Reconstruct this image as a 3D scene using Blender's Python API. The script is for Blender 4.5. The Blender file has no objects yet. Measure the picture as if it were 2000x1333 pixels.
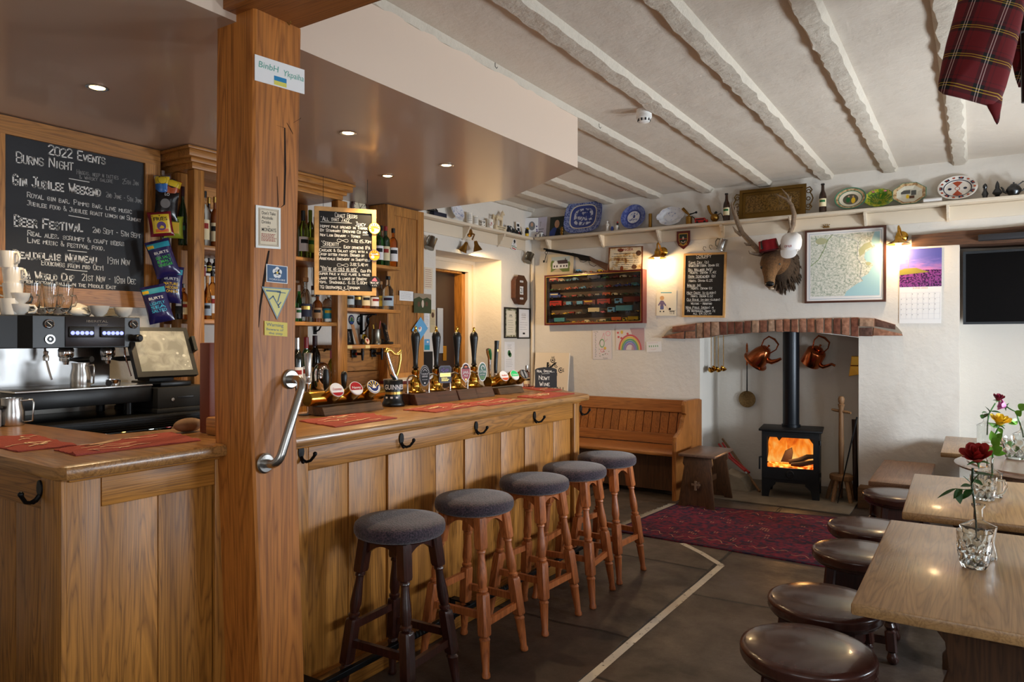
import bpy,bmesh,math,random
from mathutils import Vector,Matrix,noise
random.seed(7)
S=bpy.context.scene
C=S.collection
PI=math.pi
# ------------------------------------------------------------------ camera
F,CX,HY,YAW,CAMZ=1400.0,1000.0,660.0,math.atan2(905,1400),1.5
cd=bpy.data.cameras.new('camera');cam=bpy.data.objects.new('camera',cd);C.objects.link(cam)
cd.sensor_width=36;cd.lens=F*36/2000;cd.shift_y=(HY-666.5)/2000
cam.location=(0,0,CAMZ);cam.rotation_euler=(PI/2,0,YAW);cd.clip_start=.05
S.camera=cam
S.view_settings.view_transform='Standard';S.view_settings.look='None'
S.view_settings.exposure=0.0;S.view_settings.gamma=1
try:S.view_settings.use_curve_mapping=False
except Exception:pass
S.cycles.use_denoising=True
S.cycles.max_bounces=10;S.cycles.transmission_bounces=10;S.cycles.transparent_max_bounces=12
S.cycles.diffuse_bounces=5;S.cycles.sample_clamp_indirect=6;S.cycles.caustics_refractive=False;S.cycles.caustics_reflective=False
# ------------------------------------------------------------------ world and daylight
w=bpy.data.worlds.new('sky');S.world=w;w.use_nodes=True
bg=w.node_tree.nodes['Background'];bg.inputs[0].default_value=(.75,.86,1,1);bg.inputs[1].default_value=1.0
def lamp(name,kind,loc,energy,col,rot=None,**k):
    d=bpy.data.lights.new(name,kind);d.energy=energy;d.color=col
    for a,b in k.items():setattr(d,a,b)
    o=bpy.data.objects.new(name,d);C.objects.link(o);o.location=loc
    if rot:o.rotation_euler=rot
    return o
DAY=(.8,.9,1)
# daylight at the three windows of the window wall (+X side), then a fill lamp added behind the camera
WIN_R=[(.3,1.3),(3.2,4.2),(5.3,5.95)]
WIN_PWR=[34,62,125]
for (y0,y1),pw in zip(WIN_R,WIN_PWR):
    lamp('window_daylight','AREA',(1.93,(y0+y1)/2,1.3),pw,DAY,(0,PI/2,0),shape='RECTANGLE',size=.62,size_y=y1-y0)
lamp('window_daylight','AREA',(-.2,-1.62,1.65),12,(1,.95,.88),(PI/2,0,0),shape='RECTANGLE',size=2.4,size_y=1.3)  # added frontal fill, no known window on this side
# ------------------------------------------------------------------ rays through photo points, met with planes of the room
SN,CS=math.sin(YAW),math.cos(YAW)
def ray(u,v):
    d=u-CX
    return Vector((-SN*F+CS*d,CS*F+SN*d,HY-v))
O0=Vector((0,0,CAMZ))
def onX(u,v,X):r=ray(u,v);return O0+r*(X/r.x)
def onY(u,v,Y):r=ray(u,v);return O0+r*(Y/r.y)
def onZ(u,v,Z):r=ray(u,v);return O0+r*((Z-CAMZ)/r.z)
# ------------------------------------------------------------------ materials
MATS={}
def lin(c):
    return tuple(((x/255+.055)/1.055)**2.4 if x/255>.04045 else x/255/12.92 for x in c)
def base(name):
    m=bpy.data.materials.new(name);m.use_nodes=True
    nt=m.node_tree;return m,nt,nt.nodes['Principled BSDF']
def N(nt,t,**k):
    n=nt.nodes.new(t)
    for a,b in k.items():
        if a.startswith('i_'):n.inputs[a[2:].replace('_',' ')].default_value=b
        else:setattr(n,a,b)
    return n
def ramp(nt,fac,stops):
    r=nt.nodes.new('ShaderNodeValToRGB');e=r.color_ramp.elements
    while len(e)<len(stops):e.new(.5)
    for q,(p,c) in zip(e,stops):q.position=p;q.color=(*c,1) if len(c)==3 else c
    nt.links.new(fac,r.inputs[0]);return r.outputs[0]
def objco(nt,scale=(1,1,1),rnd=False):
    tc=N(nt,'ShaderNodeTexCoord');mp=N(nt,'ShaderNodeMapping');mp.inputs['Scale'].default_value=scale
    nt.links.new(tc.outputs['Object'],mp.inputs[0])
    if rnd:
        g=N(nt,'ShaderNodeNewGeometry');oi=N(nt,'ShaderNodeObjectInfo')
        a=N(nt,'ShaderNodeMath',operation='ADD');b=N(nt,'ShaderNodeMath',operation='MULTIPLY');b.inputs[1].default_value=37.
        nt.links.new(g.outputs['Random Per Island'],a.inputs[0]);nt.links.new(oi.outputs['Random'],a.inputs[1]);nt.links.new(a.outputs[0],b.inputs[0])
        nt.links.new(b.outputs[0],mp.inputs['Location'])
        return mp.outputs[0],g.outputs['Random Per Island']
    return mp.outputs[0]
def bump(nt,b,h,s,d=.01):
    n=N(nt,'ShaderNodeBump');n.inputs['Strength'].default_value=s;n.inputs['Distance'].default_value=d
    nt.links.new(h,n.inputs['Height']);nt.links.new(n.outputs[0],b.inputs['Normal'])
def mat(name,col,rough=.5,metal=0.,emit=0.,trans=0.,ior=1.45,bmp=0,bscale=40,alpha=1,coat=0,var=0):
    if name in MATS:return MATS[name]
    m,nt,b=base(name);c=(*lin(col),1)
    b.inputs['Base Color'].default_value=c;b.inputs['Roughness'].default_value=rough;b.inputs['Metallic'].default_value=metal
    b.inputs['IOR'].default_value=ior;b.inputs['Transmission Weight'].default_value=trans;b.inputs['Alpha'].default_value=alpha
    b.inputs['Coat Weight'].default_value=coat;b.inputs['Coat Roughness'].default_value=.1
    if emit:b.inputs['Emission Color'].default_value=c;b.inputs['Emission Strength'].default_value=emit
    if bmp or var:
        n=N(nt,'ShaderNodeTexNoise',i_Scale=bscale,i_Detail=5.);nt.links.new(objco(nt),n.inputs['Vector'])
        if bmp:bump(nt,b,n.outputs[0],bmp,.004)
        if var:
            lo=tuple(x*(1-var) for x in c[:3]);hi=tuple(min(1,x*(1+var)) for x in c[:3])
            nt.links.new(ramp(nt,n.outputs[0],[(.3,lo),(.7,hi)]),b.inputs['Base Color'])
    MATS[name]=m;return m
def wood(name,c0,c1,axis='z',rough=.45,scale=1.,knots=True,coat=0.,pores=.5):
    if name in MATS:return MATS[name]
    m,nt,b=base(name);L=nt.links
    long_,across=.75*scale,10*scale
    sc={'x':(long_,across,across),'y':(across,long_,across),'z':(across,across,long_)}[axis]
    co,isl=objco(nt,sc,True)
    n1=N(nt,'ShaderNodeTexNoise',i_Scale=1.1,i_Detail=3.,i_Distortion=.6);L.new(co,n1.inputs['Vector'])
    mul=N(nt,'ShaderNodeMath',operation='MULTIPLY');mul.inputs[1].default_value=13.;L.new(n1.outputs[0],mul.inputs[0])
    fr=N(nt,'ShaderNodeMath',operation='PINGPONG');fr.inputs[1].default_value=.5;L.new(mul.outputs[0],fr.inputs[0])
    sc2=tuple(s*(2.2 if s==long_ else 9) for s in sc)
    mp2=N(nt,'ShaderNodeMapping');mp2.inputs['Scale'].default_value=tuple((2.6 if s==long_ else 11.) for s in sc);L.new(co,mp2.inputs[0])
    n2=N(nt,'ShaderNodeTexNoise',i_Scale=2.,i_Detail=4.);L.new(mp2.outputs[0],n2.inputs['Vector'])
    C0,C1=lin(c0),lin(c1);lo_=tuple(p*.62+q*.38 for p,q in zip(C0,C1));mid=tuple(p*.28+q*.72 for p,q in zip(C0,C1))
    col=ramp(nt,fr.outputs[0],[(0.,lo_),(.16,mid),(.5,C1)])
    por=ramp(nt,n2.outputs[0],[(.36,(1-pores*.55,)*3),(.52,(1,1,1))])
    mx=N(nt,'ShaderNodeMixRGB',blend_type='MULTIPLY');mx.inputs[0].default_value=1;L.new(col,mx.inputs[1]);L.new(por,mx.inputs[2])
    out=mx.outputs[0]
    big=N(nt,'ShaderNodeTexNoise',i_Scale=.35,i_Detail=2.);L.new(co,big.inputs['Vector'])
    isv=ramp(nt,isl,[(0,(.82,.8,.78)),(1,(1.12,1.1,1.06))])
    bgv=ramp(nt,big.outputs[0],[(.3,(.8,.78,.76)),(.65,(1.06,1.06,1.06))])
    for x in (isv,bgv):
        mm=N(nt,'ShaderNodeMixRGB',blend_type='MULTIPLY');mm.inputs[0].default_value=1;L.new(out,mm.inputs[1]);L.new(x,mm.inputs[2]);out=mm.outputs[0]
    if knots:
        mpk=N(nt,'ShaderNodeMapping');mpk.inputs['Scale'].default_value=tuple((.9 if s==long_ else .25) for s in sc);L.new(co,mpk.inputs[0])
        vk=N(nt,'ShaderNodeTexVoronoi',i_Scale=1.6);L.new(mpk.outputs[0],vk.inputs['Vector'])
        kn=ramp(nt,vk.outputs[0],[(.03,(.3,.24,.2)),(.1,(1,1,1))])
        mm=N(nt,'ShaderNodeMixRGB',blend_type='MULTIPLY');mm.inputs[0].default_value=.8;L.new(out,mm.inputs[1]);L.new(kn,mm.inputs[2]);out=mm.outputs[0]
    L.new(out,b.inputs['Base Color']);b.inputs['Roughness'].default_value=rough
    b.inputs['Coat Weight'].default_value=coat;b.inputs['Coat Roughness'].default_value=.12
    bump(nt,b,n2.outputs[0],.25,.002)
    MATS[name]=m;return m
def plaster(name,col,strength=.5,rough=.85,scale=1.):
    m,nt,b=base(name);co=objco(nt)
    n1=N(nt,'ShaderNodeTexNoise',i_Scale=3.2*scale,i_Detail=7.,i_Roughness=.62);nt.links.new(co,n1.inputs['Vector'])
    n2=N(nt,'ShaderNodeTexNoise',i_Scale=55.*scale,i_Detail=3.);nt.links.new(co,n2.inputs['Vector'])
    a=N(nt,'ShaderNodeMath',operation='MULTIPLY_ADD');a.inputs[1].default_value=.05;nt.links.new(n2.outputs[0],a.inputs[0]);nt.links.new(n1.outputs[0],a.inputs[2])
    bump(nt,b,a.outputs[0],strength,.05)
    c=lin(col);n3=N(nt,'ShaderNodeTexNoise',i_Scale=1.4,i_Detail=4.);nt.links.new(co,n3.inputs['Vector'])
    nt.links.new(ramp(nt,n3.outputs[0],[(.3,tuple(x*.93 for x in c)),(.7,c)]),b.inputs['Base Color'])
    b.inputs['Roughness'].default_value=rough;MATS[name]=m;return m
def glass(name,col,rough=0.,ior=1.45,keep=.0):
    """clear coloured glass; straight-through light is tinted, so thin bottles stay readable"""
    if name in MATS:return MATS[name]
    m,nt,b=base(name);c=(*lin(col),1)
    b.inputs['Base Color'].default_value=c;b.inputs['Roughness'].default_value=rough;b.inputs['Transmission Weight'].default_value=1;b.inputs['IOR'].default_value=ior
    MATS[name]=m;return m
def pane(name,tint=(255,255,255),refl=.08):
    m,nt,b=base(name);nt.nodes.remove(b);out=nt.nodes['Material Output']
    t=N(nt,'ShaderNodeBsdfTransparent');t.inputs[0].default_value=(*lin(tint),1)
    g=N(nt,'ShaderNodeBsdfGlossy');g.inputs['Roughness'].default_value=.03
    fr=N(nt,'ShaderNodeFresnel');fr.inputs[0].default_value=1.35
    mx=N(nt,'ShaderNodeMixShader');nt.links.new(fr.outputs[0],mx.inputs[0]);nt.links.new(t.outputs[0],mx.inputs[1]);nt.links.new(g.outputs[0],mx.inputs[2])
    nt.links.new(mx.outputs[0],out.inputs[0]);MATS[name]=m;return m
# ------------------------------------------------------------------ mesh building
class MB:
    def __init__(s):s.bm=bmesh.new();s.mats=[];s.cur=0
    def m(s,material):
        if material not in s.mats:s.mats.append(material)
        s.cur=s.mats.index(material);return s
    def face(s,vs):
        try:f=s.bm.faces.new(vs);f.material_index=s.cur;return f
        except ValueError:return None
    def box(s,x0,x1,y0,y1,z0,z1,bev=0.,seg=2,M=None):
        if x0>x1:x0,x1=x1,x0
        if y0>y1:y0,y1=y1,y0
        if z0>z1:z0,z1=z1,z0
        V=[s.bm.verts.new((x,y,z)) for x in (x0,x1) for y in (y0,y1) for z in (z0,z1)]
        fs=[s.face([V[i] for i in q]) for q in ((0,1,3,2),(4,6,7,5),(0,4,5,1),(2,3,7,6),(0,2,6,4),(1,5,7,3))]
        if bev>0:
            bev=min(bev,.45*min(x1-x0,y1-y0,z1-z0))
            r=bmesh.ops.bevel(s.bm,geom=list({e for f in fs for e in f.edges}),offset=bev,segments=seg,affect='EDGES',profile=.5)
            for f in r['faces']:f.material_index=s.cur
            V=list({v for f in r['faces'] for v in f.verts} | {v for v in V if v.is_valid})
        if M is not None:bmesh.ops.transform(s.bm,matrix=M,verts=V)
        return s
    def prism(s,pts,d,bev=0.):
        """closed polygon of 3-D points pushed along vector d"""
        d=Vector(d);a=[s.bm.verts.new(p) for p in pts];b=[s.bm.verts.new(Vector(p)+d) for p in pts];n=len(a)
        fs=[s.face(a[::-1]),s.face(b)]
        for i in range(n):fs.append(s.face([a[i],a[(i+1) % n],b[(i+1) % n],b[i]]))
        fs=[f for f in fs if f]
        bmesh.ops.recalc_face_normals(s.bm,faces=fs)
        if bev:
            r=bmesh.ops.bevel(s.bm,geom=list({e for f in fs[:2] for e in f.edges}),offset=bev,segments=2,affect='EDGES',profile=.5)
            for f in r['faces']:f.material_index=s.cur
        return s
    def rings(s,rings,close=True,cap=True):
        R=[[s.bm.verts.new(p) for p in r] for r in rings];n=len(R[0])
        for a,b in zip(R,R[1:]):
            for i in range(n if close else n-1):s.face([a[i],a[(i+1) % n],b[(i+1) % n],b[i]])
        if cap and close:s.face(R[0][::-1]);s.face(R[-1])
        return s
    def lathe(s,prof,c=(0,0,0),n=20,axis=(0,0,1),cap=True,a0=0.):
        """prof: (radius, height) pairs along axis from c"""
        c=Vector(c);ax=Vector(axis).normalized();q=ax.to_track_quat('Z','Y') if abs(ax.z)<.9999 else None
        rs=[]
        for r,h in prof:
            ring=[]
            for i in range(n):
                a=a0+2*PI*i/n;p=Vector((max(r,1e-5)*math.cos(a),max(r,1e-5)*math.sin(a),h))
                if q:p=q @ p
                elif ax.z<0:p=Vector((p.x,-p.y,-p.z))
                ring.append(c+p)
            rs.append(ring)
        return s.rings(rs,cap=cap)
    def cyl(s,p0,p1,r0,r1=None,n=14):
        p0,p1=Vector(p0),Vector(p1);d=p1-p0
        return s.lathe([(r0,0),(r0 if r1 is None else r1,d.length)],p0,n,d)
    def tube(s,pts,r,n=8,closed=False,cap=True):
        pts=[Vector(p) for p in pts];k=len(pts);rad=r if isinstance(r,(list,tuple)) else [r]*k
        rs=[];up=None
        for i,p in enumerate(pts):
            if closed:t=pts[(i+1) % k]-pts[i-1]
            else:t=pts[min(i+1,k-1)]-pts[max(i-1,0)]
            t.normalize()
            if up is None:
                up=Vector((0,0,1)) if abs(t.z)<.9 else Vector((1,0,0))
            x=up-t*up.dot(t)
            if x.length<1e-6:x=Vector((1,.3,.2));x-=t*x.dot(t)
            x.normalize();y=t.cross(x);up=x
            rs.append([p+(x*math.cos(2*PI*j/n)+y*math.sin(2*PI*j/n))*rad[i] for j in range(n)])
        if closed:rs.append(rs[0])
        return s.rings(rs,cap=cap and not closed)
    def ball(s,c,r,n=14,m=9,M=None):
        rx,ry,rz=(r,r,r) if not isinstance(r,(list,tuple)) else r
        rs=[]
        for j in range(m+1):
            t=-PI/2+PI*j/m;k=max(math.cos(t),1e-3)
            ring=[Vector((rx*k*math.cos(2*PI*i/n),ry*k*math.sin(2*PI*i/n),rz*math.sin(t))) for i in range(n)]
            if M is not None:ring=[M @ p for p in ring]
            rs.append([Vector(c)+p for p in ring])
        return s.rings(rs)
    def transform(s,M):bmesh.ops.transform(s.bm,matrix=M,verts=s.bm.verts);return s
    def build(s,name,material=None,parent=None,smooth=None,local=False):
        """links the mesh as ONE object; coordinates given in the room unless local"""
        if not s.mats or (material is not None and not s.mats):s.mats=[material]
        bmesh.ops.recalc_face_normals(s.bm,faces=s.bm.faces)
        if parent is not None and not local:
            M=Matrix.Identity(4);p=parent
            while p is not None:M=p.matrix_basis @ M;p=p.parent
            s.bm.transform(M.inverted())
        me=bpy.data.meshes.new(name);s.bm.to_mesh(me);s.bm.free()
        for x in s.mats:me.materials.append(x)
        if smooth is None:smooth=35
        if smooth:
            for p in me.polygons:p.use_smooth=True
            try:me.set_sharp_from_angle(angle=math.radians(smooth))
            except Exception:pass
        o=bpy.data.objects.new(name,me);C.objects.link(o)
        if parent is not None:o.parent=parent
        return o
    def bl(s,name,parent,smooth=None):return s.build(name,None,parent,smooth,True)
    def bw(s,name,parent,smooth=None):return s.build(name,None,parent,smooth)
def thing(name,label,cat,loc=(0,0,0),rz=0.,group=None,rot=None):
    o=bpy.data.objects.new(name,None);C.objects.link(o);o.empty_display_size=.05
    o.location=loc;o.rotation_euler=rot if rot else (0,0,rz)
    o.matrix_basis  # refresh
    o['label']=label;o['category']=cat
    if group:o['group']=group
    return o
def tag(o,label,cat,group=None,kind=None):
    o['label']=label;o['category']=cat
    if group:o['group']=group
    if kind:o['kind']=kind
    return o
def struct(o):o['kind']='structure';return o
def dup(root,loc=None,rz=None,label=None,group=None,scale=None,mats=None,rot=None):
    r=root.copy();C.objects.link(r)
    if loc is not None:r.location=loc
    if rz is not None:r.rotation_euler=(0,0,rz)
    if rot is not None:r.rotation_euler=rot
    if scale is not None:r.scale=scale if isinstance(scale,(tuple,list)) else (scale,)*3
    if label:r['label']=label
    if group:r['group']=group
    def paint(src,o):
        if mats:
            k=o.name.split('.')[0]
            if k in mats and o.type=='MESH' and mats[k] is not None:
                for i,sl in enumerate(o.material_slots):
                    sl.link='OBJECT';sl.material=mats[k]
                    break
    paint(root,r)
    for ch in list(root.children):
        c=ch.copy();C.objects.link(c);c.parent=r;paint(ch,c)
        for g in list(ch.children):
            d=g.copy();C.objects.link(d);d.parent=c;paint(g,d)
    return r
class Fr:
    """a flat frame on a surface: origin o, right x, up y, outward n"""
    def __init__(s,o,x,y,n=None):
        s.o,s.x,s.y=Vector(o),Vector(x),Vector(y);s.n=Vector(n).normalized() if n else s.x.cross(s.y).normalized()
    def p(s,a,b,h=0.):return s.o+s.x*a+s.y*b+s.n*h
def fr_back(x,z,Y):return Fr((x,Y,z),(1,0,0),(0,0,1),(0,-1,0))
def fr_left(y,z,X):return Fr((X,y,z),(0,1,0),(0,0,1),(1,0,0))
# ------------------------------------------------------------------ lettering
STROKE={k:[[(int(q[0])/4,int(q[1])/6) for q in st.split()] for st in v.split('|')] for k,v in {
 'A':'00 26 40|12 32','B':'00 06 26 45 44 33 03|33 42 41 30 00','C':'45 36 16 05 01 10 30 41','D':'00 06 26 44 42 20 00','E':'46 06 00 40|03 33','F':'46 06 00|03 33',
 'G':'45 36 16 05 01 10 30 41 43 23','H':'06 00|46 40|03 43','I':'26 20','J':'46 16|36 31 20 10 01','K':'06 00|46 03 40','L':'06 00 40','M':'00 06 23 46 40','N':'00 06 40 46',
 'O':'16 05 01 10 30 41 45 36 16','P':'00 06 36 45 44 33 03','Q':'16 05 01 10 30 41 45 36 16|22 40','R':'00 06 36 45 44 33 03|23 40','S':'45 36 16 05 04 13 33 42 41 30 10 01','T':'06 46|26 20',
 'U':'06 01 10 30 41 46','V':'06 20 46','W':'06 10 24 30 46','X':'06 40|00 46','Y':'06 23 46|23 20','Z':'06 46 00 40','0':'16 05 01 10 30 41 45 36 16','1':'15 26 20',
 '2':'05 16 36 45 44 00 40','3':'05 16 36 45 44 33 42 41 30 10 01|13 33','4':'30 36 02 42','5':'46 06 03 33 42 41 30 10 01','6':'45 36 16 05 01 10 30 41 42 33 03','7':'06 46 10',
 '8':'16 05 04 13 33 44 45 36 16|13 02 01 10 30 41 42 33','9':'44 33 13 04 05 16 36 45 41 30 10','.':'20 21',',':'21 10',"'":'26 25','-':'13 33','!':'26 22|20 21','&':'40 05 16 25 02 01 10 20 42',
 '%':'00 46|05 06 16 15 05|30 31 41 40 30','(':'36 24 22 30',')':'16 24 22 10','/':'00 46','$':'45 36 26 15 10 40|03 33','~':'02 13 32 43 32 13 02','+':'13 33|24 22','_':'00 40'}.items()}
def hand(mb,fr,text,x,y,h,w=None,lw=.0035,lift=.0012,jit=.06,slant=.0,drop=0.):
    """handwriting in small capitals: lower case letters come out as smaller capitals"""
    adv=[];t=0.
    for ch in text:
        k=1. if not ch.islower() else .74
        a=.62*k*h if ch != ' ' else .42*h
        if ch in ".,'!I1i":a *= .62
        if ch in 'MWmw':a *= 1.25
        adv.append((t,a,k));t+=a+h*.17
    sx=(w/t) if w else 1.
    for ch,(t0,a,k) in zip(text,adv):
        st=STROKE.get(ch.upper())
        if not st:continue
        hh=h*k*random.uniform(.93,1.07);oy=random.uniform(-.04,.04)*h
        for s in st:
            pts=[]
            for (px,py) in s:
                X=x+(t0+px*a+random.uniform(-jit,jit)*h*.6)*sx+py*hh*slant;Y=y+oy+py*hh+random.uniform(-jit,jit)*h*.5+drop*(t0*sx)
                pts.append((X,Y))
            ribbon(mb,fr,pts,lw,lift)
def ribbon(mb,fr,pts,lw,lift=.0012,closed=False):
    n=len(pts)
    for i in range(n if closed else n-1):
        (x0,y0),(x1,y1)=pts[i],pts[(i+1) % n];dx,dy=x1-x0,y1-y0;l=math.hypot(dx,dy) or 1e-6
        ox,oy=-dy/l*lw/2,dx/l*lw/2;ex,ey=dx/l*lw*.35,dy/l*lw*.35
        mb.face([mb.bm.verts.new(fr.p(a,b,lift)) for a,b in ((x0-ex+ox,y0-ey+oy),(x0-ex-ox,y0-ey-oy),(x1+ex-ox,y1+ey-oy),(x1+ex+ox,y1+ey+oy))])
def typed(mb,fr,text,x,y,h,w=None,lift=.001,bold=0.,align='l',slant=0.):
    """printed letters from the built-in face, h = capital height"""
    cu=bpy.data.curves.new('t','FONT');cu.body=text;cu.size=1;cu.offset=bold;cu.fill_mode='BOTH';cu.resolution_u=3
    ob=bpy.data.objects.new('t',cu);C.objects.link(ob);bpy.context.view_layer.update()
    me=bpy.data.meshes.new_from_object(ob.evaluated_get(bpy.context.evaluated_depsgraph_get()))
    C.objects.unlink(ob);bpy.data.objects.remove(ob);bpy.data.curves.remove(cu)
    if not me.vertices:return
    xs=[v.co.x for v in me.vertices];x0,x1=min(xs),max(xs)
    k=h/.7;kx=(w/(x1-x0)) if w else k
    if align=='c':x-=(x1-x0)*kx/2
    vs=[mb.bm.verts.new(fr.p(x+(v.co.x-x0)*kx+v.co.y*k*slant,y+v.co.y*k,lift)) for v in me.vertices]
    for p in me.polygons:mb.face([vs[i] for i in p.vertices])
    bpy.data.meshes.remove(me)
def rect(mb,fr,x0,y0,x1,y1,lift=.0008):
    mb.face([mb.bm.verts.new(fr.p(a,b,lift)) for a,b in ((x0,y0),(x1,y0),(x1,y1),(x0,y1))])
def poly(mb,fr,pts,lift=.0008):
    mb.face([mb.bm.verts.new(fr.p(a,b,lift)) for a,b in pts])
def disc(mb,fr,cx,cy,rx,ry=None,lift=.0008,n=28,a0=0.):
    ry=rx if ry is None else ry
    poly(mb,fr,[(cx+rx*math.cos(a0+2*PI*i/n),cy+ry*math.sin(a0+2*PI*i/n)) for i in range(n)],lift)
def annul(mb,fr,cx,cy,r0,r1,ky=1.,lift=.0008,n=32,a0=0.,a1=2*PI):
    for i in range(n):
        t,u=a0+(a1-a0)*i/n,a0+(a1-a0)*(i+1)/n
        poly(mb,fr,[(cx+r*math.cos(q),cy+ky*r*math.sin(q)) for r,q in ((r0,t),(r1,t),(r1,u),(r0,u))],lift)
def slab(mb,fr,x0,y0,x1,y1,h0,h1):
    """a box on a frame from height h0 to h1"""
    mb.prism([fr.p(x0,y0,h0),fr.p(x1,y0,h0),fr.p(x1,y1,h0),fr.p(x0,y1,h0)],fr.n*(h1-h0))
def framed(mb,fr,w,h,fw,h0,h1):
    slab(mb,fr,0,0,fw,h,h0,h1);slab(mb,fr,w-fw,0,w,h,h0,h1);slab(mb,fr,fw,0,w-fw,fw,h0,h1);slab(mb,fr,fw,h-fw,w-fw,h,h0,h1)
def textlines(mb,fr,x0,x1,y0,y1,n,th,lift=.001):
    for i in range(n):
        y=y1-(y1-y0)*i/max(1,n-1);e=x1-random.uniform(0,.25)*(x1-x0);x=x0
        while x<e-.002:
            l=random.uniform(.06,.16)*(x1-x0);rect(mb,fr,x,y,min(e,x+l),y+th,lift);x+=l+.03*(x1-x0)
# ------------------------------------------------------------------ common materials
OAK=wood('oak_upright',(100,58,18),(192,130,56),'z',.42)
OAKX=wood('oak_across_x',(100,58,18),(192,130,56),'x',.42)
OAKY=wood('oak_along_y',(100,58,18),(192,130,56),'y',.42)
OAKTOP=wood('oak_counter_top',(104,66,30),(184,132,74),'y',.3,coat=.25)
OAKTOPX=wood('oak_counter_top_x',(104,66,30),(184,132,74),'x',.3,coat=.25)
POSTW=wood('hewn_oak',(126,66,18),(204,128,54),'z',.5,scale=.7)
BEAMW=wood('hewn_oak_beam',(112,64,22),(166,102,44),'x',.5,scale=.8)
SHELFW=wood('golden_oak',(122,74,30),(190,132,66),'y',.4)
SHELFZ=wood('golden_oak_upright',(122,74,30),(190,132,66),'z',.4)
PINE=wood('pine_upright',(114,64,24),(172,108,50),'z',.4)
PINEX=wood('pine_across',(114,64,24),(172,108,50),'x',.4)
STOOLW=wood('stool_beech',(120,58,24),(186,108,58),'z',.38,knots=False)
STOOLD=wood('stool_dark',(32,14,10),(62,28,20),'z',.28,knots=False,coat=.3)
DARKW=wood('dark_oak',(42,27,17),(88,58,36),'z',.42,knots=False)
DARKWX=wood('dark_oak_x',(42,27,17),(88,58,36),'x',.42,knots=False)
OLDBEAM=wood('charred_lintel',(40,24,14),(104,68,42),'x',.7)
TABLEW=wood('table_oak',(136,100,62),(186,146,98),'y',.32,coat=.2,knots=False,pores=.35)
TABLEX=wood('table_oak_x',(136,100,62),(186,146,98),'x',.32,coat=.2,knots=False,pores=.35)
WALL=plaster('wall_plaster',(228,221,210),.32)
CEIL=plaster('ceiling_plaster',(214,202,186),.4)
BEAMP=plaster('painted_beam',(208,197,180),.5,scale=2.5)
CREAM=mat('cream_gloss_paint',(222,208,186),.35)
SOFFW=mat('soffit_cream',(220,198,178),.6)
SOFFSHADE=mat('soffit_satin',(176,152,132),.3,coat=.25)
BLACK=mat('black_satin',(14,14,15),.35)
BLACKM=mat('black_matt',(20,20,21),.65)
IRON=mat('black_iron',(22,22,23),.45,.6)
STEEL=mat('brushed_steel',(190,188,184),.26,1)
CHROME=mat('chrome',(225,225,228),.06,1)
BRASS=mat('brass',(196,150,62),.2,1)
BRASSD=mat('aged_brass',(150,112,52),.32,1,bmp=.3,bscale=60)
COPPER=mat('copper',(196,110,66),.2,1,bmp=.25,bscale=22)
PEWTER=mat('pewter',(120,116,106),.3,1,bmp=.1)
WHITE=mat('white_paint',(238,236,230),.5)
CHINA=mat('white_china',(240,234,222),.12,coat=.4)
PAPER=mat('white_paper',(236,234,232),.8)
OFFWHITE=mat('aged_paper',(226,210,184),.8)
SLATE=mat('chalkboard',(40,41,44),.62,var=.18,bscale=5)
CHALKB=mat('black_chalkboard',(20,17,15),.6)
CHALK=mat('chalk',(238,236,230),.9)
CHALKG=mat('faint_chalk',(168,168,166),.9)
INK=mat('black_ink',(24,24,26),.7)
GREYINK=mat('grey_ink',(120,118,116),.7)
REDINK=mat('red_ink',(150,40,32),.7)
GLASSM=glass('clear_glass',(250,252,250))
PANEM=pane('thin_pane')
RED=mat('red',(176,34,28),.4);BLUE=mat('blue',(36,62,140),.4);GREEN=mat('green',(30,104,52),.4);YELLOW=mat('yellow',(232,190,40),.45)
SKYB=mat('sky_blue',(100,168,214),.5);ORANGE=mat('orange',(214,100,34),.45);PINK=mat('pink',(222,120,140),.5);PURPLE=mat('purple',(86,58,120),.5)
BROWN=mat('brown',(92,58,36),.6);TEAL=mat('teal',(36,150,170),.5);LIME=mat('lime',(150,190,60),.5);GOLD=mat('gold',(200,164,84),.3,.8)
# ------------------------------------------------------------------ floor of stone flags
m,nt,b=base('stone_flags');L=nt.links
co=objco(nt)
wn=N(nt,'ShaderNodeTexNoise',i_Scale=2.2,i_Detail=3.);L.new(co,wn.inputs['Vector'])
mixv=N(nt,'ShaderNodeMixRGB',blend_type='LINEAR_LIGHT');mixv.inputs[0].default_value=.035;L.new(co,mixv.inputs[1]);L.new(wn.outputs['Color'],mixv.inputs[2])
mp=N(nt,'ShaderNodeMapping');mp.inputs['Rotation'].default_value=(0,0,PI/2);mp.inputs['Location'].default_value=(.35,.62,0);L.new(mixv.outputs[0],mp.inputs[0])
br=N(nt,'ShaderNodeTexBrick',offset=.37,squash=1.);L.new(mp.outputs[0],br.inputs['Vector'])
for k,v_ in {'Scale':1.,'Mortar Size':.015,'Mortar Smooth':.5,'Brick Width':1.25,'Row Height':.82,'Bias':0.}.items():br.inputs[k].default_value=v_
br.inputs['Color1'].default_value=(*lin((88,76,66)),1);br.inputs['Color2'].default_value=(*lin((62,52,46)),1);br.inputs['Mortar'].default_value=(*lin((26,22,19)),1)
n2=N(nt,'ShaderNodeTexNoise',i_Scale=3.,i_Detail=8.,i_Roughness=.65);L.new(co,n2.inputs['Vector'])
mm=N(nt,'ShaderNodeMixRGB',blend_type='MULTIPLY');mm.inputs[0].default_value=1;L.new(br.outputs['Color'],mm.inputs[1]);L.new(ramp(nt,n2.outputs[0],[(.3,(.42,.39,.36)),(.62,(1.3,1.26,1.22))]),mm.inputs[2])
L.new(mm.outputs[0],b.inputs['Base Color'])
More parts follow.
